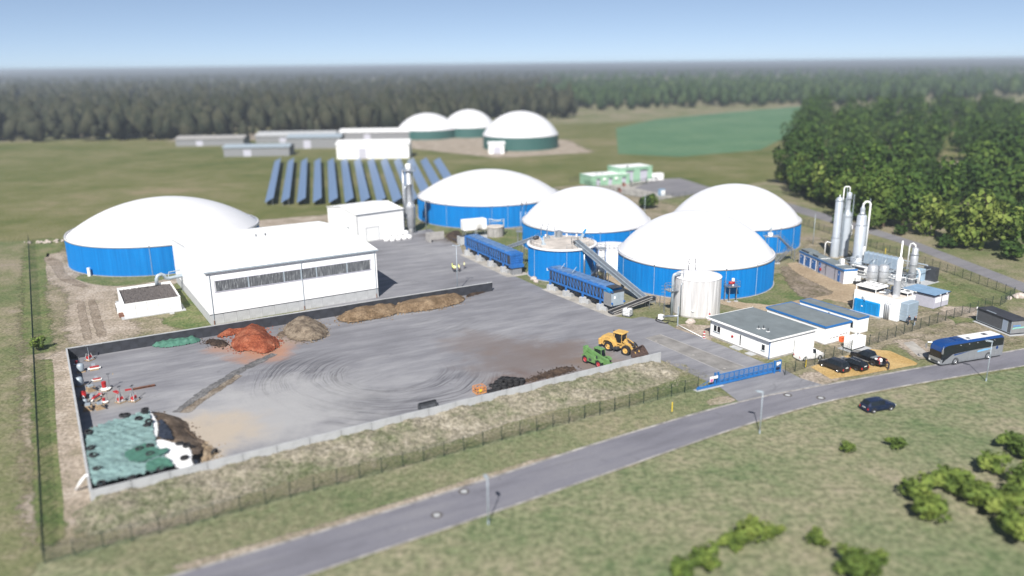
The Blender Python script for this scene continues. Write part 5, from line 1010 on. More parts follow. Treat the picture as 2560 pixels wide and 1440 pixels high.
# ------------------------------------------------------------------ sliding gate
def gate():
    a, b = at(1797, 964), at(1930, 933); r = thing('sliding_gate', 'blue cantilever sliding gate across the drive', 'gate', a, ang(a, b)); L = (b.xy-a.xy).length; h = 1.75
    MB().box(-4.0, L, -.10, .10, .12, .42).build('bottom_beam', blue_trim, r); MB().box(-.2, L, -.05, .05, h-.10, h).build('top_rail', blue_trim, r); MB().box(-.2, L, -.04, .04, .78, .86).build('middle_rail', blue_trim, r)
    n = 11; pm = MB().box(-.04, .04, -.04, .04, .42, h-.1).mesh('upright', blue_trim); bm = MB(); pw = L/n
    for k in range(1, 9): bm.box(k*pw/9-.014, k*pw/9+.014, -.014, .014, .42, h-.1)
    bme = bm.mesh('bars', blue_trim)
    for i in range(n+1): put('upright', pm, r, (i*pw, 0, 0))
    for i in range(n): put('bars', bme, r, (i*pw, 0, 0)); MB().bar((i*pw+.12,.0,.45),(i*pw+.45,.0,.8),.05).build('strut', blue_trim, r)
    MB().bar((-4.0,0,.42),(-.2,0,h-.1),.06).bar((-2.2,0,.42),(-2.2,0,1.05),.05).build('tail_brace', blue_trim, r)
    for x in (-.55, .0): MB().box(x-.12, x+.12, .12, .36, 0, 2.0).build('guide_post', blue_trim, r)
    g = MB().box(L+.1, L+.34, -.3, -.06, 0, 2.0).box(L+1.3, L+1.45, -.3, -.06, 0, 2.0).box(L+.34, L+1.3, -.22, -.14, 1.85, 1.95).box(L+.34, L+1.3, -.22, -.14, .25, .35).build('side_gate', blue_trim, r); m = MB()
    for k in range(8): m.box(L+.42+k*.11, L+.45+k*.11, -.2, -.16, .35, 1.85)
    m.build('side_gate_bars', blue_trim, g); MB().box(L+.5, L+.9, -.32, -.3, 1.25, 1.75).box(L+.95, L+1.25, -.32, -.3, 1.35, 1.75).build('notice', white, g); MB().box(L+.55, L+1.25, -.25, -.12, .5, .9).build('letter_box', navy_paint, g)
    s = MB().box(-1.9, -1.25, -.22, -.19, .95, 1.75).box(-1.15, -.45, -.22, -.19, 1.35, 1.75).build('notice', white, r); MB().box(-1.82, -1.33, -.235, -.222, .98, 1.38).build('prohibition_mark', mat('pink_notice', (.55,.12,.30), .6, var=.1), s)
    MB().box(-4.3, .6, -.45, .45, 0, .06).build('foundation', concrete_light, r)
gate()
p = at(1945, 935); 
# ------------------------------------------------------------------ lamps, masts, marker posts
def lamp(label, p, h, rz=0.0, arm=.8, grp=None):
    r = thing('street_lamp', label, 'lamp', p, rz, grp); MB().tube([(0,0,0),(0,0,h*.5),(0,0,h-.1)], [.07,.055,.045], 10).build('pole', lamp_paint, r, smooth=True); m = MB(); n = 14
    vs = [(0,0,0)]; prof = [(0,.09),(.25,.17),(.55,.19),(.85,.14),(1.0,.03)]
    top = [(-.1+x*.95, y, h+.02+.07*math.sin(min(1,x)*3)) for x, y in prof]; bot = [(-.1+x*.95, y, h-.05) for x, y in prof]; k = len(prof)
    for sgn in (1, -1):
        a = [(x, y*sgn, z) for x, y, z in top]; b = [(x, y*sgn, z) for x, y, z in bot]; c = [(x, 0, z+.04) for x, y, z in top]; d = [(x, 0, z-.01) for x, y, z in bot]
        m.add(a+b+c+d, [f for i in range(k-1) for f in ((i,i+1,k+i+1,k+i),(2*k+i,2*k+i+1,i+1,i),(k+i,k+i+1,3*k+i+1,3*k+i))])
    hd = m.build('lamp_head', lamp_paint, r, smooth=False); MB().box(.15, .65, -.1, .1, h-.065, h-.055).build('lens', head_light, hd); MB().cyl((0,0,0), .10, .5, 10).build('base_sleeve', lamp_paint, r); return r
lamp('grey street lamp at the kerb opposite the pale panel wall', at(1221,1311), 5.2, R(115)); lamp('grey street lamp at the kerb opposite the blue gate', at(1899,1084), 5.6, R(150)); lamp('grey street lamp at the kerb in front of the bus', at(2465,953), 6.1, R(150))
def mast(label, p, h, two=True, rz=0.0):
    r = thing('light_mast', label, 'lamp', p, rz); MB().tube([(0,0,0),(0,0,h)], [.10,.05], 8).build('pole', lamp_paint, r, smooth=True)
    if two: MB().box(-.75, .75, -.05, .05, h-.05, h+.05).build('crossbar', lamp_paint, r); [MB().box(x-.2, x+.2, -.2, .1, h+.0, h+.16).build('floodlight', lamp_paint, r) for x in (-.6, .6)]
    return r
b = at(1144, 728); mast('tall white mast with floodlights rising behind the yard wall', b, 9.6); mast('slim white mast on the lawn beside the gas tank', at(2032,611), 7.8, False); mast('slim white mast between the green shrub and the dome', at(1611,548), 7.5, False); mast('slim white mast behind the thick steel column', at(2163,622), 12.5, False); mast('slim white mast at the corner of the wide tank by the scrubber', at(1066,577), 9.0, False)
for lb, x, y in (('yellow marker post on the verge beside the street', 1680, 1029), ('yellow marker post on the verge of the back road', 2213, 634), ('short yellow and white post behind the white van', 2014, 917)):
    p = at(x, y); r = thing('marker_post', lb, 'post', p); MB().cyl((0,0,0), .07, 1.2 if 'street' in lb else 1.35, 10).build('tube', yellow_post, r); MB().cyl((0,0,1.2), .075, .16, 10).build('cap', white if 'van' in lb else yellow_post, r)
for lb, x, y in (('red and white bollard beside the silo', 1773, 800), ('red and white bollard at the office corner', 1760, 846), ('pale red bollard at the foot of the big tank', 1860, 738)):
    p = at(x, y); r = thing('bollard', lb, 'bollard', p); MB().cyl((0,0,0), .16, 1.25, 12).build('tube', red_rim, r)
    for z in (.3, .8): MB().cyl((0,0,z), .165, .2, 12).build('white_band', white, r)
    MB().cyl((0,0,0), .34, .08, 12).build('foot', concrete_light, r)
# manhole covers
for i, (x, y) in enumerate(((1160,1229),(1092,1288),(1969,988),(2052,995))):
    p = at(x, y); r = thing('manhole_cover', 'round manhole cover with pale concrete core set in the street', 'manhole', (p.x, p.y, .026), 0, 'manhole covers in the street'); MB().lathe([(.36,.008),(.62,.008),(.62,-.02)], 28).build('ring', mat('cast_iron_brown', (.085,.075,.07), .8, var=.2), r); MB().cyl((0,0,-.02), .36, .034, 24).build('core', concrete_light, r)
for i, (x, y) in enumerate(((1640,853),(1733,888),(1811,921))):
    p = at(x, y); r = thing('drain_cover', 'worn round cover in the concrete strip of the drive', 'manhole', (p.x, p.y, .036), 0, 'covers in the concrete drive strip'); MB().lathe([(.3,.006),(.36,.006),(.36,-.02)], 24).build('ring', steel_dark, r); MB().cyl((0,0,-.02), .3, .024, 20).build('core', concrete_pad, r)
# boulders
def boulder_mesh(seed):
    rr = np.random.default_rng(seed); bm = bmesh.new(); bmesh.ops.create_icosphere(bm, subdivisions=3, radius=1)
    ph = rr.uniform(0, 6, 6)
    for v in bm.verts:
        c = v.co; s = 1+.14*math.sin(c.x*2.3+ph[0])+.12*math.sin(c.y*2.7+ph[1])+.08*math.sin(c.z*4+c.x*3+ph[2])+.04*math.sin(c.x*7+c.y*6+ph[3]); v.co = Vector((c.x*s, c.y*s*.85, c.z*s*.72))
    me = bpy.data.meshes.new('boulder'); bm.to_mesh(me); bm.free(); me.materials.append(boulder_m); me.polygons.foreach_set('use_smooth', [True]*len(me.polygons)); return me
for i, (lb, x, y, s) in enumerate((('pale rounded boulder on the grass in front of the silo', 1725, 808, .75), ('pale boulder at the fence corner by the back road', 2539, 744, .75), ('big white boulder beside a red sign at the back road', 2555, 744, 1.1), ('small grey boulder inside the fence corner', 2522, 748, .6), ('white boulder in front of the small blue tank', 1334, 700, .8), ('second white boulder in front of the small blue tank', 1341, 706, .6))):
    p = at(x, y); o = put('boulder', boulder_mesh(i+3), None, (p.x, p.y, .3*s), i*1.3); o.scale = (s*1.1, s, s); tag(o, lb, 'boulder')
p = at(2558, 740); r = thing('road_sign', 'dark red sign board behind the white boulder at the back road', 'sign', (p.x+1.5, p.y+1, 0)); MB().box(-.6,.6,-.04,.04,.5,1.6).build('board', red_paint, r); MB().box(-.05,.05,.04,.1,0,1.6).build('post', steel, r)

# ------------------------------------------------------------------ vehicles
def tyre_mesh(R_, w_, name='tyre', m=None, n=28, lug=0):
    mb = MB(); pr = [(R_*.58,-w_*.42),(R_*.8,-w_*.5),(R_*.95,-w_*.46),(R_,-w_*.3),(R_,w_*.3),(R_*.95,w_*.46),(R_*.8,w_*.5),(R_*.58,w_*.42)]
    mb.lathe(pr, n, (0,0,0), 'Y')
    if lug:
        for i in range(lug):
            t = 2*math.pi*i/lug
            for sg in (-1, 1): a = Vector((R_*.99*math.cos(t+sg*.06), sg*w_*.1, R_*.99*math.sin(t+sg*.06))); b = Vector((R_*.99*math.cos(t), sg*w_*.45, R_*.99*math.sin(t))); mb.bar(a, b, .09, .07)
    return mb.mesh(name, m or black_rubber)
def wheel(parent, x, y, R_, w_, rim, side=-1, lug=0, name='wheel'):
    """wheel > tyre, rim ; side = sign of outward y"""
    o = bpy.data.objects.new(name, None); col.objects.link(o); o.parent = parent; o.location = (x, y, R_)
    key = (R_, w_, lug); 
    if key not in _tyres: _tyres[key] = tyre_mesh(R_, w_, lug=lug)
    t = put('tyre', _tyres[key], o)
    k2 = (R_, w_, rim.name, side)
    if k2 not in _tyres: _tyres[k2] = MB().lathe([(0,side*w_*.30),(R_*.18,side*w_*.42),(R_*.22,side*w_*.26),(R_*.5,side*w_*.22),(R_*.6,side*w_*.42),(R_*.62,side*w_*.40)], 22, (0,0,0), 'Y').mesh('rim', rim)
    put('rim', _tyres[k2], o); return o
_tyres = {}
def loft(st, nring, assign, cap=True):
    """st: list of rings (x,y,z); returns dict part -> MB"""
    out = {}
    for i in range(len(st)-1):
        for j in range(nring-1):
            k = assign(i, j); out.setdefault(k, MB()).add([st[i][j], st[i+1][j], st[i+1][j+1], st[i][j+1]], [(0,1,2,3)])
    if cap: out.setdefault('body', MB()).add(st[0], [tuple(range(nring))]); out['body'].add(st[-1], [tuple(range(nring-1,-1,-1))])
    return out
def car(label, p, rz, L, W_, prof, paint, rim, cat='car', glass=None, wb=(.19,.80), wr=.33, rear_lights=True, plate=True, rails=False, name='parked_car', extra=None):
    """prof: stations (x, belt z, roof z, half width, roof half width, glassflag) front at x=0"""
    r = thing(name, label, cat, p, rz); st = []
    for x, bz, rz_, w_, rw, fl in prof: st.append([(x,-w_*.93,.22),(x,-w_,.45),(x,-w_*.985,bz),(x,-rw,rz_-.03),(x,-rw*.8,rz_),(x,rw*.8,rz_),(x,rw,rz_-.03),(x,w_*.985,bz),(x,w_,.45),(x,w_*.93,.22)])
    fl = [q[5] for q in prof]
    def asg(i, j):
        f = fl[i]
        if f == 'W' and j in (3,4,5): return 'windscreen'
        if f == 'R' and j in (3,4,5): return 'rear_window'
        if f in ('S',) and j == 2: return 'side_window'
        if f in ('S',) and j == 6: return 'side_window.far'
        return 'body'
    parts = loft(st, 10, asg)
    for k, m in parts.items(): m.build(k.split('.')[0], paint if k == 'body' else glass_dark, r, smooth=(k == 'body'))
    for i, x in enumerate((L*wb[0], L*wb[1])):
        for sg in (-1, 1): wheel(r, x, sg*(W_/2-.10), wr, .22, rim, sg); MB().lathe([(wr*1.02,-.02),(wr*1.22,-.02),(wr*1.22,.02),(wr*1.02,.02)], 24, (x, sg*(W_/2-.008), wr+.02), 'Y').build('wheel_arch', black_rubber, r)
    bz = prof[-1][1]
    for sg in (-1, 1):
        if rear_lights: MB().box(L-.10, L+.012, sg*(W_/2-.16)-.09, sg*(W_/2-.16)+.09, bz-.28, bz+.02).build('tail_light', red_light, r)
        MB().box(-.0, .16, sg*(W_/2-.28)-.16, sg*(W_/2-.28)+.16, .60, .74).build('headlight', head_light, r); MB().box(L*.33, L*.33+.14, sg*(W_/2+.08)-.09, sg*(W_/2+.08)+.09, .95, 1.08).build('mirror', paint, r)
    if plate: MB().box(L-.02, L+.015, -.26, .26, .62 if L < 4.6 else .78, .73 if L < 4.6 else .89).build('number_plate', white, r)
    MB().box(-.03, .1, -W_*.36, W_*.36, .3, .5).build('grille', steel_dark, r)
    if rails:
        for sg in (-1, 1): MB().bar((L*.42, sg*.52, prof[4][2]+.04), (L*.88, sg*.52, prof[4][2]+.03), .04).build('roof_rail', chrome, r)
    if extra: extra(r)
    return r
MPV = lambda L, H, W_: [(0,.62,.66,W_/2*.8,W_/2*.72,''),(.12,.78,.82,W_/2*.92,W_/2*.8,''),(L*.2,.95,1.0,W_/2,W_/2*.82,'W'),(L*.40,1.0,H-.03,W_/2,W_/2*.72,'S'),(L*.52,1.0,H,W_/2,W_/2*.73,'S'),(L*.56,1.0,H,W_/2,W_/2*.73,'S'),(L*.74,1.02,H-.01,W_/2,W_/2*.73,'S'),(L*.90,1.04,H-.06,W_/2*.99,W_/2*.70,'R'),(L*.985,1.0,1.06,W_/2*.95,W_/2*.78,''),(L,.75,.8,W_/2*.9,W_/2*.8,'')]
WAG = lambda L, H, W_: [(0,.58,.62,W_/2*.78,W_/2*.7,''),(.15,.72,.76,W_/2*.92,W_/2*.8,''),(L*.27,.88,.92,W_/2,W_/2*.8,'W'),(L*.43,.92,H-.02,W_/2,W_/2*.68,'S'),(L*.55,.92,H,W_/2,W_/2*.69,'S'),(L*.72,.94,H-.02,W_/2,W_/2*.68,'S'),(L*.86,.98,H-.12,W_/2*.98,W_/2*.64,'R'),(L*.97,.98,1.04,W_/2*.94,W_/2*.76,''),(L,.72,.78,W_/2*.88,W_/2*.78,'')]
# fronts point away from the street: local x runs from front to rear
def parked(pF, pR, L): 
    a, b = at(*pF), at(*pR); d = (b.xy-a.xy).normalized(); return d
rzc = R(-61)
def place(cx, cy, L, rz): return (cx-math.cos(rz)*L/2, cy-math.sin(rz)*L/2, .035)
m1 = at(2079, 921); car('dark grey people carrier parked on the yellow gravel nearest the gate', place(48.6, 113.3, 4.6, rzc), rzc, 4.6, 1.82, MPV(4.6, 1.66, 1.82), anthracite, chrome)
car('black estate car with roof rails parked between the people carrier and pickup', place(51.6, 113.9, 4.7, rzc), rzc, 4.7, 1.82, WAG(4.7, 1.47, 1.82), black_paint, steel_dark, rails=True)
def pickup():
    L, W_, H = 5.3, 1.88, 1.8; rz = rzc; r = thing('pickup_truck', 'black pickup truck with loaded open bed on the yellow gravel', 'truck', place(54.9, 116.0, L, rz), rz); h = W_/2
    pr = [(0,.75,.8,h*.85,h*.75,''),(.12,.98,1.02,h*.97,h*.85,''),(1.25,1.1,1.14,h,h*.86,'W'),(2.0,1.12,H-.03,h,h*.74,'S'),(2.6,1.12,H,h,h*.75,'S'),(2.68,1.12,H,h,h*.75,'S'),(3.25,1.12,H-.04,h,h*.74,'R'),(3.5,1.12,1.16,h,h*.84,'')]
    st = [[(x,-w_*.93,.35),(x,-w_,.55),(x,-w_*.985,bz),(x,-rw,rz_-.03),(x,-rw*.8,rz_),(x,rw*.8,rz_),(x,rw,rz_-.03),(x,w_*.985,bz),(x,w_,.55),(x,w_*.93,.35)] for x, bz, rz_, w_, rw, f in pr]
    fl = [q[5] for q in pr]; parts = loft(st, 10, lambda i, j: 'windscreen' if fl[i] == 'W' and j in (3,4,5) else 'rear_window' if fl[i] == 'R' and j in (3,4,5) else 'side_window' if fl[i] == 'S' and j in (2,6) else 'body')
    for k, m in parts.items(): m.build(k, black_paint if k == 'body' else glass_dark, r, smooth=(k == 'body'))
    MB().box(3.5, L, -h, -h+.12, .45, 1.12).box(3.5, L, h-.12, h, .45, 1.12).box(3.5, L-.0, -h+.12, h-.12, .45, .62).build('bed', black_paint, r); MB().box(L, L+.5, -h+.05, h-.05, .60, .66).build('tailgate', black_paint, r)
    for x in (.95, 4.2):
        for sg in (-1, 1): wheel(r, x, sg*(h-.1), .40, .26, steel_dark, sg); MB().lathe([(.41,-.03),(.5,-.03),(.5,.03),(.41,.03)], 22, (x, sg*h, .42), 'Y').build('wheel_arch', black_rubber, r)
    for sg in (-1, 1): MB().box(L-.02, L+.03, sg*(h-.1)-.08, sg*(h-.1)+.08, .6, 1.05).build('tail_light', red_light, r); MB().box(1.7,1.85, sg*(h+.1)-.1, sg*(h+.1)+.1, 1.1, 1.25).build('mirror', black_paint, r); MB().bar((1.3, sg*h, .4),(3.5, sg*h, .4), .1).build('side_step', chrome, r)
    MB().box(3.55, 4.05, -h+.15, h-.15, 1.12, 1.18).build('bed_cover', silver, r)
    return r
pk = pickup()
for i, (x, y, z, rr_) in enumerate(((4.3,-.3,.62,.26),(4.75,-.45,.62,.24),(4.75,.15,.62,.25),(4.4,.4,.62,.24))):
    M_ = Matrix.Rotation(rzc, 4, 'Z'); q = M_ @ Vector((x, y, 0)); b = pk.location+q; o = MB().lathe([(0,0),(rr_*.8,0),(rr_,.08),(rr_,.42),(rr_*.8,.5),(0,.5)], 16).build('drum', red_paint if i % 2 else white, None, loc=(b.x, b.y, pk.location.z+.62)); tag(o, ('small red drum' if i % 2 else 'small white drum')+' standing in the open bed of the pickup', 'drum', 'red drums in the pickup' if i % 2 else 'white drums in the pickup')
VAN = [(0,.7,.75,.72,.66,''),(.12,.92,.96,.86,.75,''),(.75,1.1,1.14,.92,.80,'W'),(1.55,1.14,1.76,.93,.72,'S'),(2.15,1.15,1.84,.93,.74,''),(3.0,1.15,1.86,.93,.75,''),(4.1,1.15,1.84,.93,.75,''),(4.33,1.12,1.76,.91,.72,''),(4.4,.8,.84,.88,.8,'')]
vrz = R(195); car('white delivery van parked behind the fence beside the office', (48.5, 118.4, .005), R(197), 4.4, 1.86, VAN, white_car, chrome, 'van', wr=.32, name='delivery_van')
car('dark blue car on the near side of the street, partly on the verge', (at(2228,1018).x, at(2228,1018).y, .03), R(197), 4.5, 1.8, MPV(4.5, 1.6, 1.8), navy_paint, chrome)
car('small white car beside the pale green buildings', tuple(at(1622,454)), R(30), 4.2, 1.75, MPV(4.2, 1.55, 1.75), white_car, chrome)
# coach
def coach():
    L, W_, H = 12.4, 2.55, 3.65; a = at(2352, 918); r = thing('coach', 'blue and silver coach with white roof panel parked at the kerb', 'bus', (a.x, a.y, .03), R(19.2)); 
    xs = [(0,.35,1.05,2.3,.86),(.10,.33,1.08,3.0,.93),(.45,.3,1.1,3.42,.97),(1.0,.3,1.12,3.55,1.0),(1.6,.3,1.5,3.6,1.0),(2.1,.3,1.75,3.62,1.0),(4,.3,1.85,3.62,1.0),(7,.3,1.95,3.62,1.0),(10,.3,2.0,3.62,1.0),(11.9,.3,2.0,3.58,1.0),(12.25,.32,2.0,3.4,.98),(12.4,.4,1.9,2.6,.94)]
    st = []
    for x, b, belt, top, k in xs:
        h = W_/2*k; c = W_/2; tz = top; wt = min(tz-.30, 3.28); wt = max(wt, belt+.35)
        st.append([(x,c-h*.97,b),(x,c-h,b+.3),(x,c-h,belt),(x,c-h*.985,wt),(x,c-h*.93,max(wt+.05,tz-.12)),(x,c-h*.75,tz),(x,c+h*.75,tz),(x,c+h*.93,max(wt+.05,tz-.12)),(x,c+h*.985,wt),(x,c+h,belt),(x,c+h,b+.3),(x,c+h*.97,b)])
    def asg(i, j):
        if j in (0,1,9,10): return 'body'
        if j in (2,8): return 'window_band' if i < 10 else 'body'
        return 'roof'
    parts = loft(st, 12, asg, cap=False)
    parts['body'].build('body', silver, r, smooth=False); parts['window_band'].build('window_band', glass_dark, r); parts['roof'].build('roof', bus_blue, r, smooth=False)
    # front: windscreen, dash panel, bumper
    f0 = st[0]; c = W_/2
    MB().quad((-.02,c-1.02,1.2),(-.02,c+1.02,1.2),(.03,c+1.1,2.35),(.03,c-1.1,2.35)).quad((.03,c-1.1,2.35),(.03,c+1.1,2.35),(.42,c+1.12,3.32),(.42,c-1.12,3.32)).build('windscreen', glass_dark, r)
    MB().box(-.06,.1,c-1.08,c+1.08,.35,1.2).build('front_panel', silver, r); MB().box(-.09,-.05,c-.7,c+.7,.45,.75).build('grille', steel_dark, r); MB().add(st[-1], [tuple(range(11,-1,-1))]).build('rear_panel', silver, r)
    for sg in (-1, 1): MB().box(-.10,-.04,c+sg*.85-.15,c+sg*.85+.15,.5,.72).build('headlight', head_light, r); MB().tube([(.25,c+sg*1.1,3.2),(-.2,c+sg*1.45,3.15),(-.35,c+sg*1.55,2.8)], .04, 6).box(-.42,-.3,c+sg*1.55-.12,c+sg*1.55+.12,2.2,2.85).build('mirror', silver, r); MB().box(12.33,12.43,c+sg*1.05-.1,c+sg*1.05+.1,1.0,1.6).build('tail_light', red_light, r)
    MB().box(4.9,11.7,c-.93,c+.93,3.62,3.68).build('white_roof_panel', white_car, r); MB().box(9.0,9.8,c-.35,c+.35,3.685,3.72).build('roof_hatch', steel_dark, r); MB().box(5.3,5.8,c-.75,c-.25,3.685,3.73).build('roof_hatch', glass_dark, r); ac = MB().box(3.2,4.7,c-.45,c+.75,3.6,3.72).build('air_conditioner', bus_blue, r)
    for i in range(4): MB().cyl((3.42+i*.36,c+.15,3.72), .14, .02, 12).build('fan', steel_dark, ac)
    for x in (2.75, 9.35):
        for sg, y in ((-1, .14), (1, W_-.14)): wheel(r, x, y, .50, .30, chrome, sg); MB().lathe([(.51,-.02),(.62,-.02),(.62,.02),(.51,.02)], 26, (x, y+sg*.155, .52), 'Y').build('wheel_arch', steel_dark, r)
    # door glass wedge, panel lines, blue lettering
    MB().add([(.12,-.012,.55),(1.0,-.012,1.2),(1.6,-.012,1.8),(.2,-.012,1.25)], [(0,1,2,3)]).build('door_glass', glass_dark, r)
    for x in (3.9, 5.2, 6.5, 7.8): MB().box(x, x+.02, -.008, 0, .45, 1.7).build('panel_line', kiosk_end, r)
    MB().add([(2.3,-.010,1.72),(5.6,-.010,1.88),(3.6,-.010,1.62),(2.3,-.010,1.5)], [(0,1,2,3)]).build('blue_flash', bus_blue, r); MB().add([(7.0,-.010,1.45),(9.0,-.010,1.58),(10.2,-.010,1.75),(8.4,-.010,1.85),(7.0,-.010,1.7)], [(0,1,2,3,4)]).build('lettering', mat('pale_blue_lettering', (.18,.42,.68), .4, var=.05), r)
    m = MB(); m.lathe([(.0,0),(.26,0)], 20, (11.0,-.012,1.72), 'Y'); m.build('round_emblem', bus_blue, r)
    for i in range(3): MB().box(10.4,11.6,-.012,0,.65+i*.2,.72+i*.2).build('louvre', kiosk_end, r)
    for x in (3.4, 5.1, 6.8, 8.5, 10.2): MB().box(x,x+.10,-.012,.04,3.0,3.08).build('marker_lamp', head_light, r)
    MB().box(3.3,9.0,-.002,W_+.002,.18,.3).build('skirt', steel_dark, r)
coach()
# wheel loader
def loader():
    f, b = Vector((17.6,120.2)), Vector((15.5,122.3)); rz = ang(b, f)+R(4); c = (f+b)/2; r = thing('wheel_loader', 'yellow wheel loader with lowered rusty bucket behind the panel wall', 'loader', (c.x+.95, c.y+.75, .03), rz)
    for x in (-1.65, 1.65):
        for sg in (-1, 1): wheel(r, x, sg*1.05, .78, .62, yellow_paint, sg, lug=18)
    MB().ext_y([(-3.3,1.0),(-3.35,1.9),(-3.0,2.3),(-1.2,2.45),(-.6,2.3),(-.3,1.6),(-.2,.8),(-2.9,.7)], -.85, .85).build('engine_hood', yellow_paint, r); MB().bbox(-3.7,-3.2,-1.15,1.15,.75,1.75,.12).build('counterweight', yellow_paint, r)
    MB().box(-.3,1.7,-.5,.5,.7,1.5).build('front_frame', yellow_paint, r); MB().box(-2.4,.1,-1.2,1.2,.55,.95).build('platform', steel_dark, r)
    for sg in (-1, 1):
        MB().ext_y([(-2.6,1.35),(-2.3,1.75),(-1.65,1.85),(-.9,1.65),(-.55,1.1),(-.45,.9),(-.35,1.1),(-.75,1.8),(-1.65,2.02),(-2.5,1.9)], sg*1.1-.3, sg*1.1+.3).build('fender', yellow_paint, r); MB().bar((-.5,sg*1.15,.35),(-.5,sg*1.15,1.2),.12,.4).build('step', steel_dark, r)
        MB().ext_y([(.6,1.9),(1.0,2.15),(2.0,1.7),(3.0,.75),(3.2,.45),(2.9,.4),(1.9,1.3),(.9,1.75)], sg*.55-.1, sg*.55+.1).build('lift_arm', rust if False else yellow_paint, r); MB().tube([(.5,sg*.4,.95),(2.2,sg*.45,1.1)], .09, 8).build('lift_cylinder', steel, r); MB().box(-3.72,-3.68,sg*.9-.15,sg*.9+.15,1.3,1.5).build('tail_light', red_light, r)
    MB().ext_y([(.7,1.6),(.9,2.3),(1.2,2.4),(1.3,1.8)], -.35, .35).build('arm_tower', yellow_paint, r); MB().bar((1.1,0,2.2),(2.4,0,1.7),.14).bar((2.4,0,1.9),(3.1,0,.9),.16).build('tilt_linkage', steel_dark, r)
    cab = MB()
    for x, y in ((-.85,-.75),(-.85,.75),(.55,-.72),(.55,.72)): cab.bar((x,y,1.5),(x*.96,y*.95,3.2),.10)
    cab.box(-.9,.6,-.8,.8,1.4,1.6); k = cab.build('cab_frame', yellow_paint, r); MB().add([(-.8,-.72,1.6),(.55,-.7,1.6),(.5,-.68,3.15),(-.8,-.7,3.15),(-.8,.72,1.6),(.55,.7,1.6),(.5,.68,3.15),(-.8,.7,3.15)], [(0,1,2,3),(5,4,7,6),(1,5,6,2),(4,0,3,7)]).build('cab_glass', glass_dark, k); MB().bbox(-1.05,.85,-.9,.9,3.15,3.35,.08).build('cab_roof', yellow_paint, r)
    MB().cyl((-1.6,.3,2.4), .08, .8, 8).build('exhaust', steel_dark, r); MB().bar((.7,-.95,2.9),(.7,-1.2,2.9),.04).box(.66,.74,-1.3,-1.1,2.5,2.95).build('mirror', steel_dark, r)
    bk = [(2.95,.05),(4.35,.04),(4.4,.1),(3.3,.22),(3.05,.5),(3.0,.95),(3.2,1.35),(3.1,1.4),(2.85,1.0),(2.85,.45)]
    bu = MB().ext_y(bk, -1.5, 1.5).build('bucket', bucket_steel, r)
    for sg in (-1, 1): MB().ext_y([(2.95,.05),(4.3,.06),(4.0,.5),(3.3,1.3),(3.0,1.1),(2.9,.5)], sg*1.5-.03+sg*.032, sg*1.5+.03+sg*.032).build('bucket_side', bucket_steel, bu)
    for i in range(4): MB().box(-2.4+i*.25,-2.3+i*.25,-.87,-.85,1.6,2.1).build('hood_louvre', steel_dark, r)
loader()
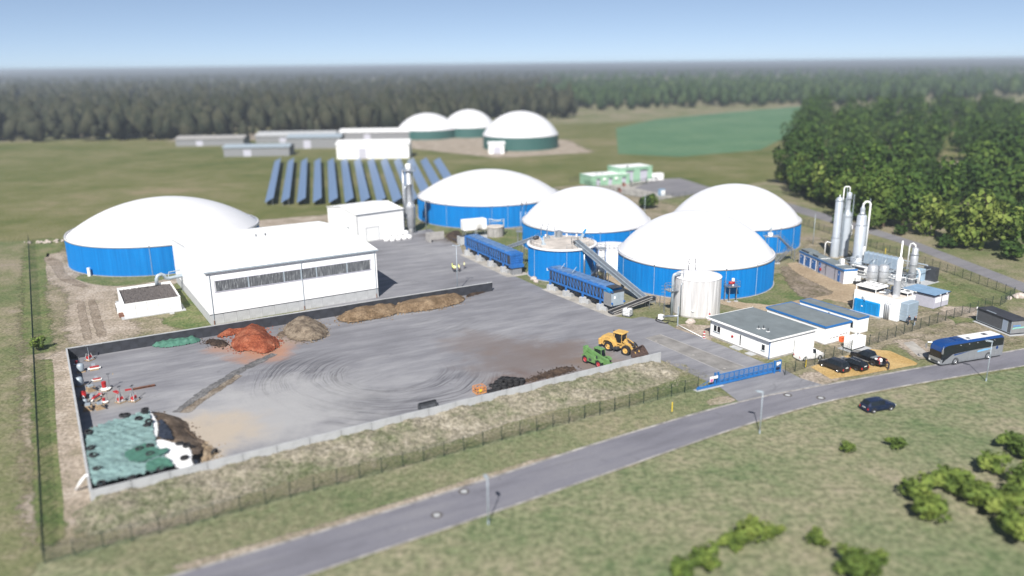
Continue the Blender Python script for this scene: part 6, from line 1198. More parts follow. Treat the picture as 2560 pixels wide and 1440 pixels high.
def telehandler():
    f, b = Vector((13.14,114.6)), Vector((11.3,116.9)); rz = ang(b, f); c = (f+b)/2; n = Vector((-math.sin(rz), math.cos(rz)))*1.0; r = thing('telehandler', 'green telescopic handler with red wheel rims behind the panel wall', 'telehandler', (c.x+n.x, c.y+n.y, .03), rz)
    for x in (-1.45, 1.45):
        for sg in (-1, 1): wheel(r, x, sg*.95, .62, .42, red_rim, sg, lug=16)
    MB().ext_y([(-2.3,.6),(-2.4,1.2),(-2.0,1.45),(-.2,1.35),(.6,1.15),(1.9,1.05),(2.1,.6)], -.55, .55).build('chassis', green_paint, r); MB().ext_y([(-1.0,.55),(-1.1,1.4),(-.7,1.62),(.5,1.5),(.8,1.1),(.75,.55)], -1.15, -.56).build('engine_cover', green_paint, r)
    for sg in (-1, 1):
        for x in (-1.45, 1.45): MB().ext_y([(x-.75,1.05),(x-.5,1.35),(x,1.45),(x+.5,1.35),(x+.75,1.05),(x+.68,1.02),(x,1.33),(x-.68,1.02)], sg*.95-.24, sg*.95+.24).build('fender', green_paint, r)
    MB().add([(-2.4,-.28,1.75),(2.1,-.28,.95),(2.1,.12,.95),(-2.4,.12,1.75),(-2.4,-.28,2.3),(2.1,-.28,1.4),(2.1,.12,1.4),(-2.4,.12,2.3)], [(3,2,1,0),(4,5,6,7),(0,1,5,4),(1,2,6,5),(2,3,7,6),(3,0,4,7)]).build('boom', green_paint, r); MB().ext_y([(-2.6,1.2),(-2.65,2.35),(-2.2,2.45),(-1.9,1.9),(-1.9,1.2)], -.4, .25).build('boom_pivot', green_paint, r)
    MB().ext_y([(2.0,1.5),(2.5,1.3),(2.75,.5),(2.65,.15),(2.3,.2),(2.1,.8)], -.35, .2).build('boom_head', green_paint, r); MB().box(2.65,2.8,-.7,.6,.1,.9).build('carriage', green_paint, r); MB().box(2.8,3.6,-.55,-.42,.06,.12).box(2.8,3.6,.3,.43,.06,.12).build('forks', steel_dark, r)
    k = MB()
    for x, y in ((-.9,.25),(-.9,1.05),(.75,.25),(.75,1.05)): k.bar((x,y,1.0),(x*.9,y,2.4),.09)
    k.box(-.95,.8,.2,1.1,.7,1.3); kk = k.build('cab_frame', green_paint, r); MB().add([(-.85,.24,1.3),(.85,.24,1.3),(.6,.26,2.38),(-.8,.26,2.38),(-.85,1.06,1.3),(.85,1.06,1.3),(.6,1.04,2.38),(-.8,1.04,2.38)], [(0,1,2,3),(5,4,7,6),(1,5,6,2),(4,0,3,7)]).build('cab_glass', glass_dark, kk); MB().bbox(-.95,.75,.15,1.12,2.36,2.5,.05).build('cab_roof', green_paint, r)
    MB().box(-.6,.0,-1.17,-1.15,.7,1.1).build('engine_grille', steel_dark, r); MB().tube([(-1.2,-.1,1.1),(1.0,-.1,1.15)], .08, 8).build('lift_cylinder', steel, r); MB().box(-2.55,-2.4,.3,.8,.9,1.2).build('tail_bumper', steel_dark, r); MB().bar((.8,-.5,1.2),(1.1,-1.1,1.7),.04).box(1.05,1.12,-1.25,-1.0,1.5,1.9).build('mirror', steel_dark, r)
telehandler()
# ------------------------------------------------------------------ heaps
def pip(px, py, poly):
    ins = np.zeros(px.shape, bool); n = len(poly); x, y = px, py
    for i in range(n):
        x1, y1 = poly[i]; x2, y2 = poly[(i+1)%n]; c = ((y1 > y) != (y2 > y)) & (x < (x2-x1)*(y-y1)/((y2-y1) or 1e-9)+x1); ins ^= c
    return ins
def edged(px, py, poly):
    d = np.full(px.shape, 1e9); n = len(poly)
    for i in range(n):
        x1, y1 = poly[i]; x2, y2 = poly[(i+1)%n]; dx, dy = x2-x1, y2-y1; t = np.clip(((px-x1)*dx+(py-y1)*dy)/(dx*dx+dy*dy+1e-9), 0, 1); d = np.minimum(d, np.hypot(px-x1-t*dx, py-y1-t*dy))
    return d
_ph = rng.uniform(0, 6.28, (24, 3)); _fr = rng.normal(size=(24, 2))
def fbm(x, y, s):
    z = np.zeros_like(x)
    for i in range(24):
        k = s*(1.28**(i//2)); z += np.sin(x*_fr[i,0]*k+y*_fr[i,1]*k+_ph[i,0])*(.82**(i//2))
    return z/6
def heap_fn(poly, H, run, rough, s=.8):
    def f(x, y):
        d = np.where(pip(x, y, poly), edged(x, y, poly), 0); t = np.clip(d/run, 0, 1); t = 1-np.sqrt(np.maximum(0, (1-t)**2+.004))+.03*(t > 0); t = np.clip(t, 0, 1)*(1-.12*np.clip(t, 0, 1)); return t*(H+rough*H*fbm(x, y, s))+rough*.35*np.minimum(d, 1)*fbm(x+9, y-4, s*3.1)
    return f
def grid_sheet(name, poly, fn, m, step, lift=0.0, wr=0.0, parent=None, sunk=True):
    xs = [p[0] for p in poly]; ys = [p[1] for p in poly]; x0, y0 = min(xs)-step, min(ys)-step; nx, ny = int((max(xs)-x0)/step)+3, int((max(ys)-y0)/step)+3
    X, Y = np.meshgrid(x0+np.arange(nx)*step, y0+np.arange(ny)*step, indexing='ij'); Xj = X+rng.normal(size=X.shape)*step*.12; Yj = Y+rng.normal(size=X.shape)*step*.12
    ins = pip(Xj, Yj, poly); Z = fn(Xj, Yj)+lift
    if wr: Z = Z+wr*1.6*(1-np.minimum(1, np.abs(fbm(Xj*.7+Yj*.5, Yj*2.0-Xj*.8, 1.1))*3.2))+wr*.8*np.abs(fbm(Xj*2.2, Yj*1.4, 1.2))
    keep = np.zeros_like(ins); keep[:-1,:-1] = ins[:-1,:-1] & ins[1:,:-1] & ins[1:,1:] & ins[:-1,1:]
    ids = -np.ones(X.shape, int); vs = []; fs = []
    def vid(i, j):
        if ids[i,j] < 0: ids[i,j] = len(vs); vs.append((Xj[i,j], Yj[i,j], float(Z[i,j]) if ins[i,j] else float(Z[i,j])))
        return int(ids[i,j])
    for i, j in zip(*np.nonzero(keep)): fs.append((vid(i,j), vid(i+1,j), vid(i+1,j+1), vid(i,j+1)))
    if sunk: vs = [(x, y, max(z, .0)-(.04 if z < .06 else 0)+.035) for x, y, z in vs]
    return MB().add(vs, fs).build(name, m, parent, smooth=True)
def soil(name, stops, sc, bump): return ground_mat(name, stops, sc, sc*9, bump)
red_soil = soil('red_clay_soil', [(.3,(.19,.045,.022)),(.5,(.30,.085,.042)),(.7,(.40,.15,.085))], .5, .8)
straw_m = soil('grey_straw_manure', [(.3,(.13,.10,.075)),(.48,(.26,.205,.15)),(.65,(.40,.33,.25))], .9, 1.0)
manure_m = soil('brown_straw_manure', [(.3,(.14,.095,.055)),(.48,(.24,.165,.10)),(.68,(.34,.25,.16))], .5, 1.0)
dark_soil = soil('dark_silage_crumbs', [(.3,(.035,.025,.02)),(.5,(.075,.052,.04)),(.7,(.13,.09,.065))], .6, .9)
cut_soil = soil('cut_silage_face', [(.3,(.075,.055,.04)),(.5,(.15,.11,.08)),(.7,(.26,.20,.15))], .5, .9)
spill_m = soil('tan_spill', [(.3,(.23,.17,.11)),(.5,(.33,.26,.18)),(.7,(.42,.34,.24))], .5, .6)
def clods(par, poly, hf, m):
    # loose lumps on and around a heap, too many to count
    per = dense([Vector(p) for p in poly], .5); c = sum(per, Vector((0, 0)))/len(per); mb = MB()
    for i in range(min(260, len(per)*5)):
        q = per[int(rng.integers(0, len(per)))]; q = q+(q-c).normalized()*rng.normal()*.55+Vector((rng.normal()*.3, rng.normal()*.3)); z = max(0.0, float(hf(np.array([q.x]), np.array([q.y]))[0]))+.03; s = abs(rng.normal())*.09+.05
        a = rng.uniform(0, 6.28); mb.add([(q.x+s*math.cos(a+k*1.57)*rng.uniform(.7,1.3), q.y+s*math.sin(a+k*1.57)*rng.uniform(.7,1.3), z-.02) for k in range(4)]+[(q.x+rng.normal()*s*.2, q.y+rng.normal()*s*.2, z+s*rng.uniform(.7,1.3))], [(0,1,4),(1,2,4),(2,3,4),(3,0,4)])
    tag(mb.build('clods', m, par), kind='stuff')
def heap(label, px, H, run, rough, m, step=.35, s=.8, z=0.0, name='heap', cat='heap'):
    poly = [tuple(v) for v in smooth_poly([g2(x, y, z) for x, y in px], 2)]; hf = heap_fn(poly, H, run, rough, s); o = grid_sheet(name, poly, hf, m, step)
    if H > .5 and cat == 'heap': clods(o, poly, hf, m)
    return tag(o, label, cat)
heap('tall red clay heap against the blackened wall', [(572,864),(592,884),(625,878),(662,890),(704,868),(694,846),(672,838),(660,815),(612,812),(590,838)], 2.1, 3.0, .24, red_soil, .2, .85, name='red_earth_heap')
heap('flat red earth leaning on the wall behind the red heap', [(545,850),(600,835),(690,812),(680,800),(600,812),(540,836)], 1.0, 1.6, .3, red_soil, .3, name='red_earth_heap')
heap('grey straw manure heap beside the red clay heap', [(712,850),(770,858),(815,848),(825,826),(800,804),(740,800),(705,818)], 2.0, 2.6, .2, straw_m, .22, .8, name='manure_heap')
heap('brown manure heap in the middle of the row along the wall', [(832,800),(870,812),(920,803),(1000,788),(1005,766),(930,772),(868,782)], 1.7, 2.3, .2, manure_m, .22, .8, name='manure_heap')
heap('long brown manure heap with rounded end near the wall end', [(972,788),(1080,778),(1150,762),(1168,748),(1150,740),(1060,750),(975,768)], 1.6, 2.2, .12, manure_m, .22, .8, name='manure_heap')
heap('low dark crumbs at the foot of the wall end', [(1160,748),(1222,730),(1232,722),(1225,718),(1165,735)], .35, 1.0, .3, dark_soil, .3, name='silage_crumbs')
heap('dark brown silage heap hugging the pale panel wall', [(1290,958),(1330,955),(1420,936),(1450,922),(1405,918),(1360,932),(1340,942)], .9, 1.6, .25, dark_soil, .25, 1.0, name='silage_heap')
heap('dark silage spilled in front of the concrete pit', [(1110,597),(1150,612),(1156,616),(1154,588),(1150,575),(1120,582)], .9, 2.2, .3, dark_soil, .4, name='silage_heap')
heap('brown loose manure strip between the red and grey heaps', [(690,850),(720,842),(715,825),(690,832)], .3, 1.0, .4, cut_soil, .3, name='loose_soil')
# ------------------------------------------------------------------ covered silage clamp
CL = [tuple(v) for v in smooth_poly([g2(*p) for p in ((205,1110),(222,1245),(300,1215),(440,1180),(500,1165),(520,1115),(480,1085),(470,1050),(400,1030),(330,1045),(250,1075))], 1)]
CLF = [tuple(v) for v in smooth_poly([g2(*p) for p in ((120,1090),(130,1330),(300,1290),(470,1235),(560,1200),(520,1115),(480,1085),(470,1050),(400,1030),(330,1045),(230,1078))], 1)]
clamp_fn = heap_fn(CLF, 1.75, 2.4, .05, .5)
tag(grid_sheet('silage_clamp', CL, lambda x, y: clamp_fn(x, y)*.93-.06, cut_soil, .3), 'big brown silage clamp under the green tarpaulin in the yard corner', 'heap')
PT = lambda *px: [g2(x, y, 1.55) for x, y in px]
def tarp(name, label, px, m, lift, wr=.10, step=.2):
    poly = [tuple(v) for v in smooth_poly(PT(*px), 1)]; o = grid_sheet(name, poly, clamp_fn, m, step, lift, wr, sunk=False); return tag(o, label, 'tarpaulin')
tarp('tarpaulin', 'large wrinkled green tarpaulin weighted with tyres', ((212,1080),(240,1068),(290,1052),(345,1036),(372,1026),(380,1045),(388,1085),(395,1120),(420,1150),(438,1172),(360,1188),(300,1203),(240,1218),(224,1212),(214,1150)), green_tarp, .10, .20)
tarp('tarpaulin_patch', 'darker green tarpaulin patch overlapping the white sheet', ((303,1140),(335,1124),(372,1110),(395,1128),(425,1122),(424,1132),(400,1148),(370,1158),(332,1166)), dark_green_tarp, .36, .06)
tarp('tarpaulin_patch', 'crumpled dark green tarpaulin piece at the wall below the patch', ((360,1162),(400,1150),(425,1150),(441,1172),(400,1182),(362,1188)), dark_green_tarp, .32, .12)
tarp('plastic_sheet', 'bright white plastic sheet beside the green tarpaulin', ((384,1098),(412,1098),(440,1108),(470,1105),(474,1118),(484,1135),(480,1152),(492,1162),(445,1176),(415,1150),(390,1128)), white_sheet, .05, .03)
tarp('plastic_sheet', 'narrow white plastic strip between green and black sheets', ((366,1022),(376,1024),(388,1040),(396,1056),(399,1080),(393,1100),(380,1090),(378,1060),(370,1040)), white_sheet, .05, .02)
tarp('black_plastic_sheet', 'wrinkled black plastic sheet on the cut edge of the clamp', ((393,1054),(405,1048),(420,1062),(432,1085),(438,1102),(418,1103),(392,1098),(396,1080)), black_sheet, .12, .12)
tarp('black_plastic_sheet', 'small black plastic flap at the clamp end by the wall', ((479,1143),(490,1150),(500,1158),(486,1163)), black_sheet, .08, .06)
tarp('black_plastic_sheet', 'black plastic corner flap at the far tip of the clamp', ((374,1022),(385,1028),(397,1042),(386,1045)), black_sheet, .08, .06)
heap('tan crumbly silage spill sloping down from the clamp', [(488,1130),(500,1160),(530,1152),(545,1130),(525,1112),(495,1108)], .8, 2.0, .3, spill_m, .25, 1.2, name='silage_spill')
heap('brown loose silage at the cut face of the clamp', [(400,1035),(440,1050),(475,1075),(500,1100),(520,1110),(500,1120),(480,1100),(440,1085),(410,1055)], 1.3, 1.6, .3, cut_soil, .25, 1.2, name='loose_silage')
# tyres
ty_me = tyre_mesh(.48, .30, 'tyre', black_rubber, 22)
def fn1(p): return float(clamp_fn(np.array([p[0]]), np.array([p[1]]))[0])
k = 0
for x, y in ((308,1043),(318,1042),(362,1020),(363,1028),(362,1035),(347,1051),(373,1058),(368,1067),(222,1085),(228,1124),(234,1143),(244,1176),(254,1214),(330,1199),(349,1127),(376,1119),(376,1140),(404,1178)):
    for z in (1.6,): p = g2(x, y, z)
    zz = fn1(p); p = g2(x, y, zz+.15); zz = fn1(p); o = put('tyre', ty_me, None, (p[0], p[1], zz+.42)); o.rotation_euler = (R(90)+rng.normal()*.12, rng.normal()*.1, rng.uniform(0, 3)); tag(o, 'old car tyre weighing down the green tarpaulin', 'tyre', 'tyres on the green tarpaulin')
for x, y in ((449,1110),(467,1115),(461,1146)):
    p = g2(x, y, 1.5); zz = fn1(p); p = g2(x, y, zz+.15); o = put('tyre', ty_me, None, (p[0], p[1], fn1(p)+.26)); o.rotation_euler = (R(90)+rng.normal()*.1, rng.normal()*.1, 0); tag(o, 'old car tyre lying on the bright white plastic sheet', 'tyre', 'tyres on the white sheet')
p = at(537, 1137); o = put('tyre', ty_me, None, (p.x, p.y, .40)); o.rotation_euler = (R(20), 0, R(60)); tag(o, 'black tyre standing on the tan silage spill', 'tyre')
# tyre stack by the wall
ta = at(1237, 975); tb = at(1288, 962); uu = (tb.xy-ta.xy).normalized(); vv = Vector((-uu.y, uu.x)); hs = [[2,3,5,4,3],[2,4,4,3,2],[1,2,3,2,1]]
for i in range(5):
    for j in range(3):
        q = ta.xy+uu*(.4+i*.98)+vv*(-.35+j*.92)
        for n in range(hs[j][i]):
            o = put('tyre', ty_me, None, (q.x+rng.normal()*.07, q.y+rng.normal()*.07, .17+n*.29)); o.rotation_euler = (R(90)+rng.normal()*.05, rng.normal()*.05, rng.uniform(0, 3)); tag(o, 'worn black tyre in the stack beside the pale panel wall', 'tyre', 'tyres stacked at the wall')
for x, y in ((1226,981),(1232,979)): p = at(x, y); o = put('tyre', ty_me, None, (p.x, p.y, .15)); o.rotation_euler = (R(90), 0, 0); tag(o, 'single worn tyre lying loose next to the tyre stack', 'tyre', 'loose tyres next to the stack')
p = at(1192, 988); r = thing('pallet_cage', 'orange steel cage box standing at the panel wall', 'cage', p, SITE); m = MB(); L_, W2, H2 = 1.5, 1.2, 1.0
for z in (.12, .55, H2): m.bar((0,0,z),(L_,0,z),.07).bar((0,W2,z),(L_,W2,z),.07).bar((0,0,z),(0,W2,z),.07).bar((L_,0,z),(L_,W2,z),.07)
m.build('rails', orange, r); m = MB()
for x in (0, .5, 1.0, L_): m.bar((x,0,0),(x,0,H2),.07).bar((x,W2,0),(x,W2,H2),.07)
m.build('posts', orange, r); MB().box(0,L_,0,W2,.10,.14).build('floor', wood, r); MB().box(.4,.8,-.05,-.03,.4,.8).build('notice', yellow_post, r)
def bucket(label, p, rz, s, m):
    r = thing('loader_bucket', label, 'bucket', p, rz); b = MB().ext_y([(0,.05),(1.1,.04),(1.12,.1),(.3,.16),(.1,.4),(.08,.75),(.22,1.0),(.14,1.03),(-.05,.75),(-.05,.35)], -1.25, 1.25).build('shell', m, r)
    for sg in (-1, 1): MB().ext_y([(0,.05),(1.1,.06),(.95,.35),(.25,.98),(0,.8),(-.03,.4)], sg*1.28-.025, sg*1.28+.025).build('side_plate', m, r)
    MB().box(-.16,-.05,-.6,-.4,.3,.8).box(-.16,-.05,.4,.6,.3,.8).build('hook_plate', steel_dark, r); r.scale = (s,)*3; return r
bucket('dark loader bucket lying open against the pale panel wall', at(1067,1019), SITE-R(90), 1.0, steel_dark); p = at(1050, 1060)
# ------------------------------------------------------------------ machine parts on pallets
def agitator(label, px, py, rz, kind):
    p = at(px, py); r = thing('agitator_unit', label, 'machine', (p.x, p.y, .03), rz)
    pal = MB()
    for y in (-.5, 0, .5): pal.box(-.6, .6, y-.05, y+.05, 0, .1)
    for i in range(6): pal.box(-.6+i*.21, -.45+i*.21, -.55, .55, .1, .13)
    pal.build('pallet', wood, r)
    if kind == 'disc':
        MB().lathe([(0,0),(.62,0),(.64,.06),(.3,.1),(.28,.2),(0,.2)], 28, (0,0,.13)).build('flange', white, r, smooth=False); MB().cyl((-.1,0,.33), .24, .75, 16).build('motor', red_paint, r); MB().lathe([(.25,.45),(.28,.45),(.28,.5),(.25,.5)], 16, (-.1,0,.33)).lathe([(.25,.6),(.28,.6),(.28,.65),(.25,.65)], 16, (-.1,0,.33)).build('cooling_fins', red_paint, r); MB().tube([(.4,.3,.2),(.4,.35,1.9)], .05, 8).build('shaft', steel, r); MB().box(.2,.6,.3,.4,1.85,1.92).build('handle', steel_dark, r)
    elif kind == 'frame':
        f = MB()
        for x in (-.45,.45):
            for y in (-.4,.4): f.bar((x,y,.13),(x*.5,y*.5,1.2),.08)
        f.bar((-.45,-.4,.2),(.45,-.4,.2),.08).bar((-.45,.4,.2),(.45,.4,.2),.08); f.build('frame', concrete_light, r); MB().cyl((-.35,0,.5), .26, .8, 16, 'X').build('motor', red_paint, r); MB().box(-.3,.3,-.28,.28,.13,.4).build('gearbox', white, r); MB().tube([(.1,.1,.6),(.25,.3,2.2)], .06, 8).build('shaft', steel, r); MB().bar((.0,.3,2.2),(.5,.3,2.2),.12).build('handle', steel_dark, r)
    elif kind == 'bar':
        MB().box(-.9,.9,-.18,.18,.13,.36).build('housing', white, r); MB().box(-.6,.7,-.2,.2,.36,.52).build('motor', red_paint, r); MB().box(-.3,.2,.2,.7,.13,.8).build('gearbox', lamp_paint, r)
    elif kind == 'crate':
        MB().box(-.5,.5,-.4,.4,.13,.7).build('crate', wood, r); MB().box(-.35,.3,-.3,.3,.7,.95).build('gear', lamp_paint, r); MB().bar((-.4,.3,.7),(.5,.5,1.3),.12).bar((.1,-.4,.6),(.5,-.9,.3),.15).build('arm', steel_dark, r)
    elif kind == 'drum':
        MB().lathe([(0,0),(.45,0),(.5,.2),(.5,1.0),(.35,1.2),(0,1.25)], 20, (0,0,.13)).build('drum', lamp_paint, r, smooth=True); MB().cyl((.3,.3,.13), .2, .6, 12).build('motor', silver, r)
    else:
        MB().cyl((-.8,0,.5), .35, 1.6, 18, 'X').build('motor', red_paint, r, smooth=True)
        for i in range(5): MB().lathe([(.36,-.03),(.4,-.03),(.4,.03),(.36,.03)], 18, (-.6+i*.3,0,.5), 'X').build('fin', red_paint, r)
        MB().cyl((.8,0,.5), .2, .25, 12, 'X').build('shaft_end', white, r)
    return r
agitator('red motor on pallet in the far yard corner', 224, 901, R(70), 'frame'); agitator('white bar unit with red top on a pallet near the far corner', 236, 924, SITE, 'bar'); agitator('grey gear on a low pallet with white plate', 242, 952, SITE, 'bar').scale = (.8,.8,.7)
agitator('white round flange with red motor standing free', 264, 975, R(10), 'disc').scale = (1.2,)*3; agitator('red and white agitator on a frame, left of the two side by side', 302, 1006, R(60), 'frame'); agitator('red and white agitator on a frame next to the rusty beam', 336, 1003, R(75), 'frame')
agitator('bright red ribbed motor lying at the shaded wall', 209, 996, R(-62), 'motor'); agitator('wooden crate with gear parts near the shaded wall', 222, 1025, R(20), 'crate'); agitator('wooden crate with steel arm next to the pallets', 251, 1022, R(40), 'crate'); agitator('grey gear unit on pallet behind the crates', 262, 1006, R(15), 'disc').scale = (.8,.8,.6)
agitator('grey blue drum in the wall shade', 200, 965, R(0), 'drum'); agitator('pale blue drum in the wall shade near the far corner', 203, 930, R(30), 'drum'); agitator('dark gear in the deep shade of the far corner', 193, 912, R(30), 'disc').scale = (.8,.8,.6)
agitator('grey gear housing on pallet between the white flange and the shaded wall', 228, 978, R(50), 'crate'); agitator('white bar unit lying crosswise behind the crates', 240, 1000, R(80), 'bar'); agitator('small red motor on frame behind the white flange', 250, 990, R(15), 'frame').scale = (.75,.75,.6); agitator('pale drum beside the crates at the wall shade', 213, 1012, R(10), 'drum').scale = (.7,.7,.6)
a = at(329, 976); b = at(388, 965); r = thing('steel_beam', 'long rusty steel beam lying on the yard', 'beam', (a.x, a.y, .03), ang(a, b)); L_ = (b.xy-a.xy).length; MB().box(0, L_, -.22, .22, .0, .03).box(0, L_, -.22, .22, .2, .23).box(0, L_, -.02, .02, .03, .2).build('beam', rust, r)
for lb, x, y, rz in (('red fork piece lying next to the white flange', 289, 980, -40), ('red bracket lying at the end of the rusty beam', 318, 976, 30)):
    p = at(x, y); r = thing('fork_part', lb, 'bracket', (p.x, p.y, .03), R(rz)); MB().box(-.3,.3,-.25,.25,0,.12).build('plate', red_paint, r); MB().box(.3,1.0,-.2,-.08,.0,.1).box(.3,1.0,.08,.2,.0,.1).build('prongs', red_paint, r)
heap('small tan sand pile on the open yard', [(274,937),(282,942),(289,936),(287,929),(279,928)], .10, .8, .2, spill_m, .15, name='sand_pile', cat='sand')
heap('crumpled green tarpaulin heap along the blackened wall', [(374,868),(410,872),(440,868),(500,858),(505,846),(470,846),(420,853),(385,860)], .75, 1.2, .5, dark_green_tarp, .2, 1.6, name='crumpled_tarpaulin', cat='tarpaulin')
p = at(495, 872); heap('dark rubble between green tarpaulin and red heap', [(508,862),(560,872),(576,862),(560,850),(515,850)], .7, 1.2, .3, dark_soil, .3, name='rubble')
# white pipe over the side wall
a = at(215, 1190, 1.95); b = at(190, 1226, .1); tag(MB().tube([(a.x+.3,a.y+.1,a.z+.05), (a.x,a.y,a.z+.08), ((a.x+b.x)/2,(a.y+b.y)/2,(a.z+b.z)/2+.15), (b.x,b.y,.14)], [.12,.15,.2,.15], 10).build('drain_pipe', white_sheet, None, smooth=True), 'white plastic pipe hanging over the side wall corner', 'pipe')
# ------------------------------------------------------------------ people
def person(label, p, rz, top, legs, pose='stand', grp=None, hair=hair_m):
    v = dict(pel=(0,0,.96), ch=(0,0,1.38), nk=(0,0,1.50), hd=(0,0,1.62), ht=(0,0,1.74))
    if pose == 'bend': v.update(ch=(.30,0,1.22), nk=(.40,0,1.30), hd=(.50,0,1.38), ht=(.58,0,1.46))
    st = .22 if pose == 'walk' else .04; fw = Vector(v['ch'])
    vs = [v['pel'], v['ch'], v['nk'], v['hd'], v['ht']]; rad = [.15,.17,.065,.10,.085]; ed = [(0,1),(1,2),(2,3),(3,4)]
    for sg in (-1, 1):
        i = len(vs); s = st*sg; vs += [(0,sg*.10,.90),(s*.7+.03,sg*.11,.50),(s,sg*.11,.09),(s+.16,sg*.12,.045)]; rad += [.115,.08,.055,.045]; ed += [(0,i),(i,i+1),(i+1,i+2),(i+2,i+3)]
        i = len(vs); c = v['ch']; a = -s*.8
        if pose == 'bend': arm = [(c[0],sg*.20,c[2]+.03),(c[0]+.18,sg*.24,c[2]-.25),(c[0]+.40,sg*.18,c[2]-.33),(c[0]+.50,sg*.17,c[2]-.35)]
        else: arm = [(c[0],sg*.205,c[2]+.04),(c[0]+a*.4-.02,sg*.25,c[2]-.25),(c[0]+a+.06,sg*.23,c[2]-.50),(c[0]+a+.09,sg*.22,c[2]-.60)]
        vs += arm; rad += [.075,.055,.042,.038]; ed += [(1,i),(i,i+1),(i+1,i+2),(i+2,i+3)]
    me = bpy.data.meshes.new('person'); me.from_pydata(vs, ed, []); o = bpy.data.objects.new('person', me); col.objects.link(o)
    m = o.modifiers.new('s', 'SKIN'); m.use_smooth_shade = True
    for i, q in enumerate(me.skin_vertices[0].data): q.radius = (rad[i], rad[i]); q.use_root = (i == 0)
    o.modifiers.new('u', 'SUBSURF').levels = 1; dg = bpy.context.evaluated_depsgraph_get(); m2 = bpy.data.meshes.new_from_object(o.evaluated_get(dg)); bpy.data.objects.remove(o, do_unlink=True)
    for mm in (legs, top, skin_m, hair): m2.materials.append(mm)
    hd = Vector(v['hd']); pel = Vector(v['pel']); hand = Vector(vs[-1])
    for f in m2.polygons:
        c = f.center; d = (c-hd).length
        if d < .2 and c.z > v['nk'][2]-.02: f.material_index = 3 if (c-hd).dot(Vector((-.5,0,.75))) > .02 else 2
        elif c.z > .93 or (pose == 'bend' and c.x > .12 and c.z > .7): f.material_index = 1
        else: f.material_index = 0
        if abs(c.y) > .12 and c.z < v['ch'][2]-.50 and c.z > .7 and pose != 'bend': f.material_index = 2
    m2.polygons.foreach_set('use_smooth', [True]*len(m2.polygons)); o = put('person', m2, None, (p.x, p.y, .0), rz); z = .03 if pose != 'walk' else .01; o.location.z = z; return tag(o, label, 'person', grp)
for i, (x, y, rz, tp, lb) in enumerate(((1131,674,0,vest_m,'person in yellow vest at the outer side of the group, facing the hall'),(1134,680,60,vest_m,'person in bright vest at the near side of the group'),(1138,681,100,vest_w,'person in pale vest in the middle of the group, back to the wall'),(1147,677,190,vest_m,'person in yellow vest behind the mast, facing the group'),(1149,680,160,vest_w,'person in pale vest next to the mast'),(1161,672,200,vest_w,'person in pale yellow vest standing apart from the group'))):
    person(lb, at(x, y), R(rz), tp, jeans_m)
person('person in dark jacket and dark trousers walking past the grey air box', at(2271,812), R(200), jacket_m, jeans_m, 'walk'); person('person in dark jacket and light jeans walking behind another by the fence', at(2286,814), R(200), jacket_m, jeans_l, 'walk', None, red_paint)
person('person bending over the open tailgate of the pickup', at(2221,925), R(140), jacket_m, jeans_m, 'bend')
# ------------------------------------------------------------------ plants
def leaf_mat(name, a, b, c):
    k = NT(name); v = k.obj(); oi = k.n('ObjectInfo').outputs['Random']; f = k.noise(v, .55, 3, .6); f = k.math('ADD', f, k.math('MULTIPLY', k.math('SUBTRACT', k.noise(v, .075, 3, .6), .5), 1.1)); f = k.math('ADD', f, k.math('MULTIPLY', k.math('SUBTRACT', oi, .5), .25))
    cc = k.ramp(f, (.32, a), (.5, b), (.7, c)); k.col(cc, .75); k.b.inputs['Specular IOR Level'].default_value = .2; tl = k.n('BsdfTranslucent', ins={0: cc}); mx = k.n('MixShader', ins={0: .35, 1: k.b.outputs[0], 2: tl.outputs[0]}); k.t.links.new(mx.outputs[0], k.out.inputs[0]); return k.m
leaf_d = leaf_mat('dark_foliage', (.036,.075,.016), (.07,.13,.024), (.13,.19,.038)); leaf_l = leaf_mat('bright_foliage', (.10,.155,.035), (.175,.24,.05), (.26,.31,.075)); leaf_p = leaf_mat('pine_foliage', (.022,.030,.018), (.042,.050,.028), (.075,.075,.045))
def crown_mb(rr, n, rx, rz_, zc, leaf, lobes):
    m = MB(); P_ = []
    L = [(rr.normal()*rx*.45, rr.normal()*rx*.45, zc+rr.normal()*rz_*.38, rx*rr.uniform(.45,.75)) for _ in range(lobes)]
    for i in range(n):
        lx, ly, lz, lr = L[i % lobes]; d = rr.normal(size=3); d /= np.linalg.norm(d)+1e-9; q = lr*(rr.uniform(.35,1)**.4); c = Vector((lx+d[0]*q, ly+d[1]*q, lz+d[2]*q*rz_/rx)); nn = Vector(d+rr.normal(size=3)*.5).normalized(); a = nn.orthogonal().normalized(); b = nn.cross(a); s = leaf*rr.uniform(.6,1.4); k = 5; t0 = rr.uniform(0,6)
        m.add([c+(a*math.cos(t0+j*6.283/k)+b*math.sin(t0+j*6.283/k))*s*rr.uniform(.7,1.15)+nn*rr.normal()*s*.15 for j in range(k)], [tuple(range(k))])
    return m, L
def tree_meshes(seed, h, rx, leafm, n, leaf):
    rr = np.random.default_rng(seed); m, L = crown_mb(rr, n, rx, h*.36, h*.60, leaf, 11); t = MB().tube([(0,0,-.1),(.1,.05,h*.2),(0,.1,h*.45),(.1,0,h*.75)], [h*.022,h*.016,h*.011,h*.004], 8)
    for lx, ly, lz, lr in L[:7]: z0 = max(h*.22, lz-lr*1.2-rr.uniform(0,1)); t.tube([(.05,.05,z0),(lx*.5,ly*.5,(z0+lz)/2),(lx,ly,lz)], [h*.009,h*.006,h*.002], 5)
    return m.mesh('crown', leafm), t.mesh('trunk', bark)
TR = [tree_meshes(i, h, rx, lm, 1500, .50) for i, (h, rx, lm) in enumerate(((18,5.2,leaf_d),(20,5.8,leaf_d),(15,4.8,leaf_l),(21,4.6,leaf_d),(13,4.2,leaf_l)))]
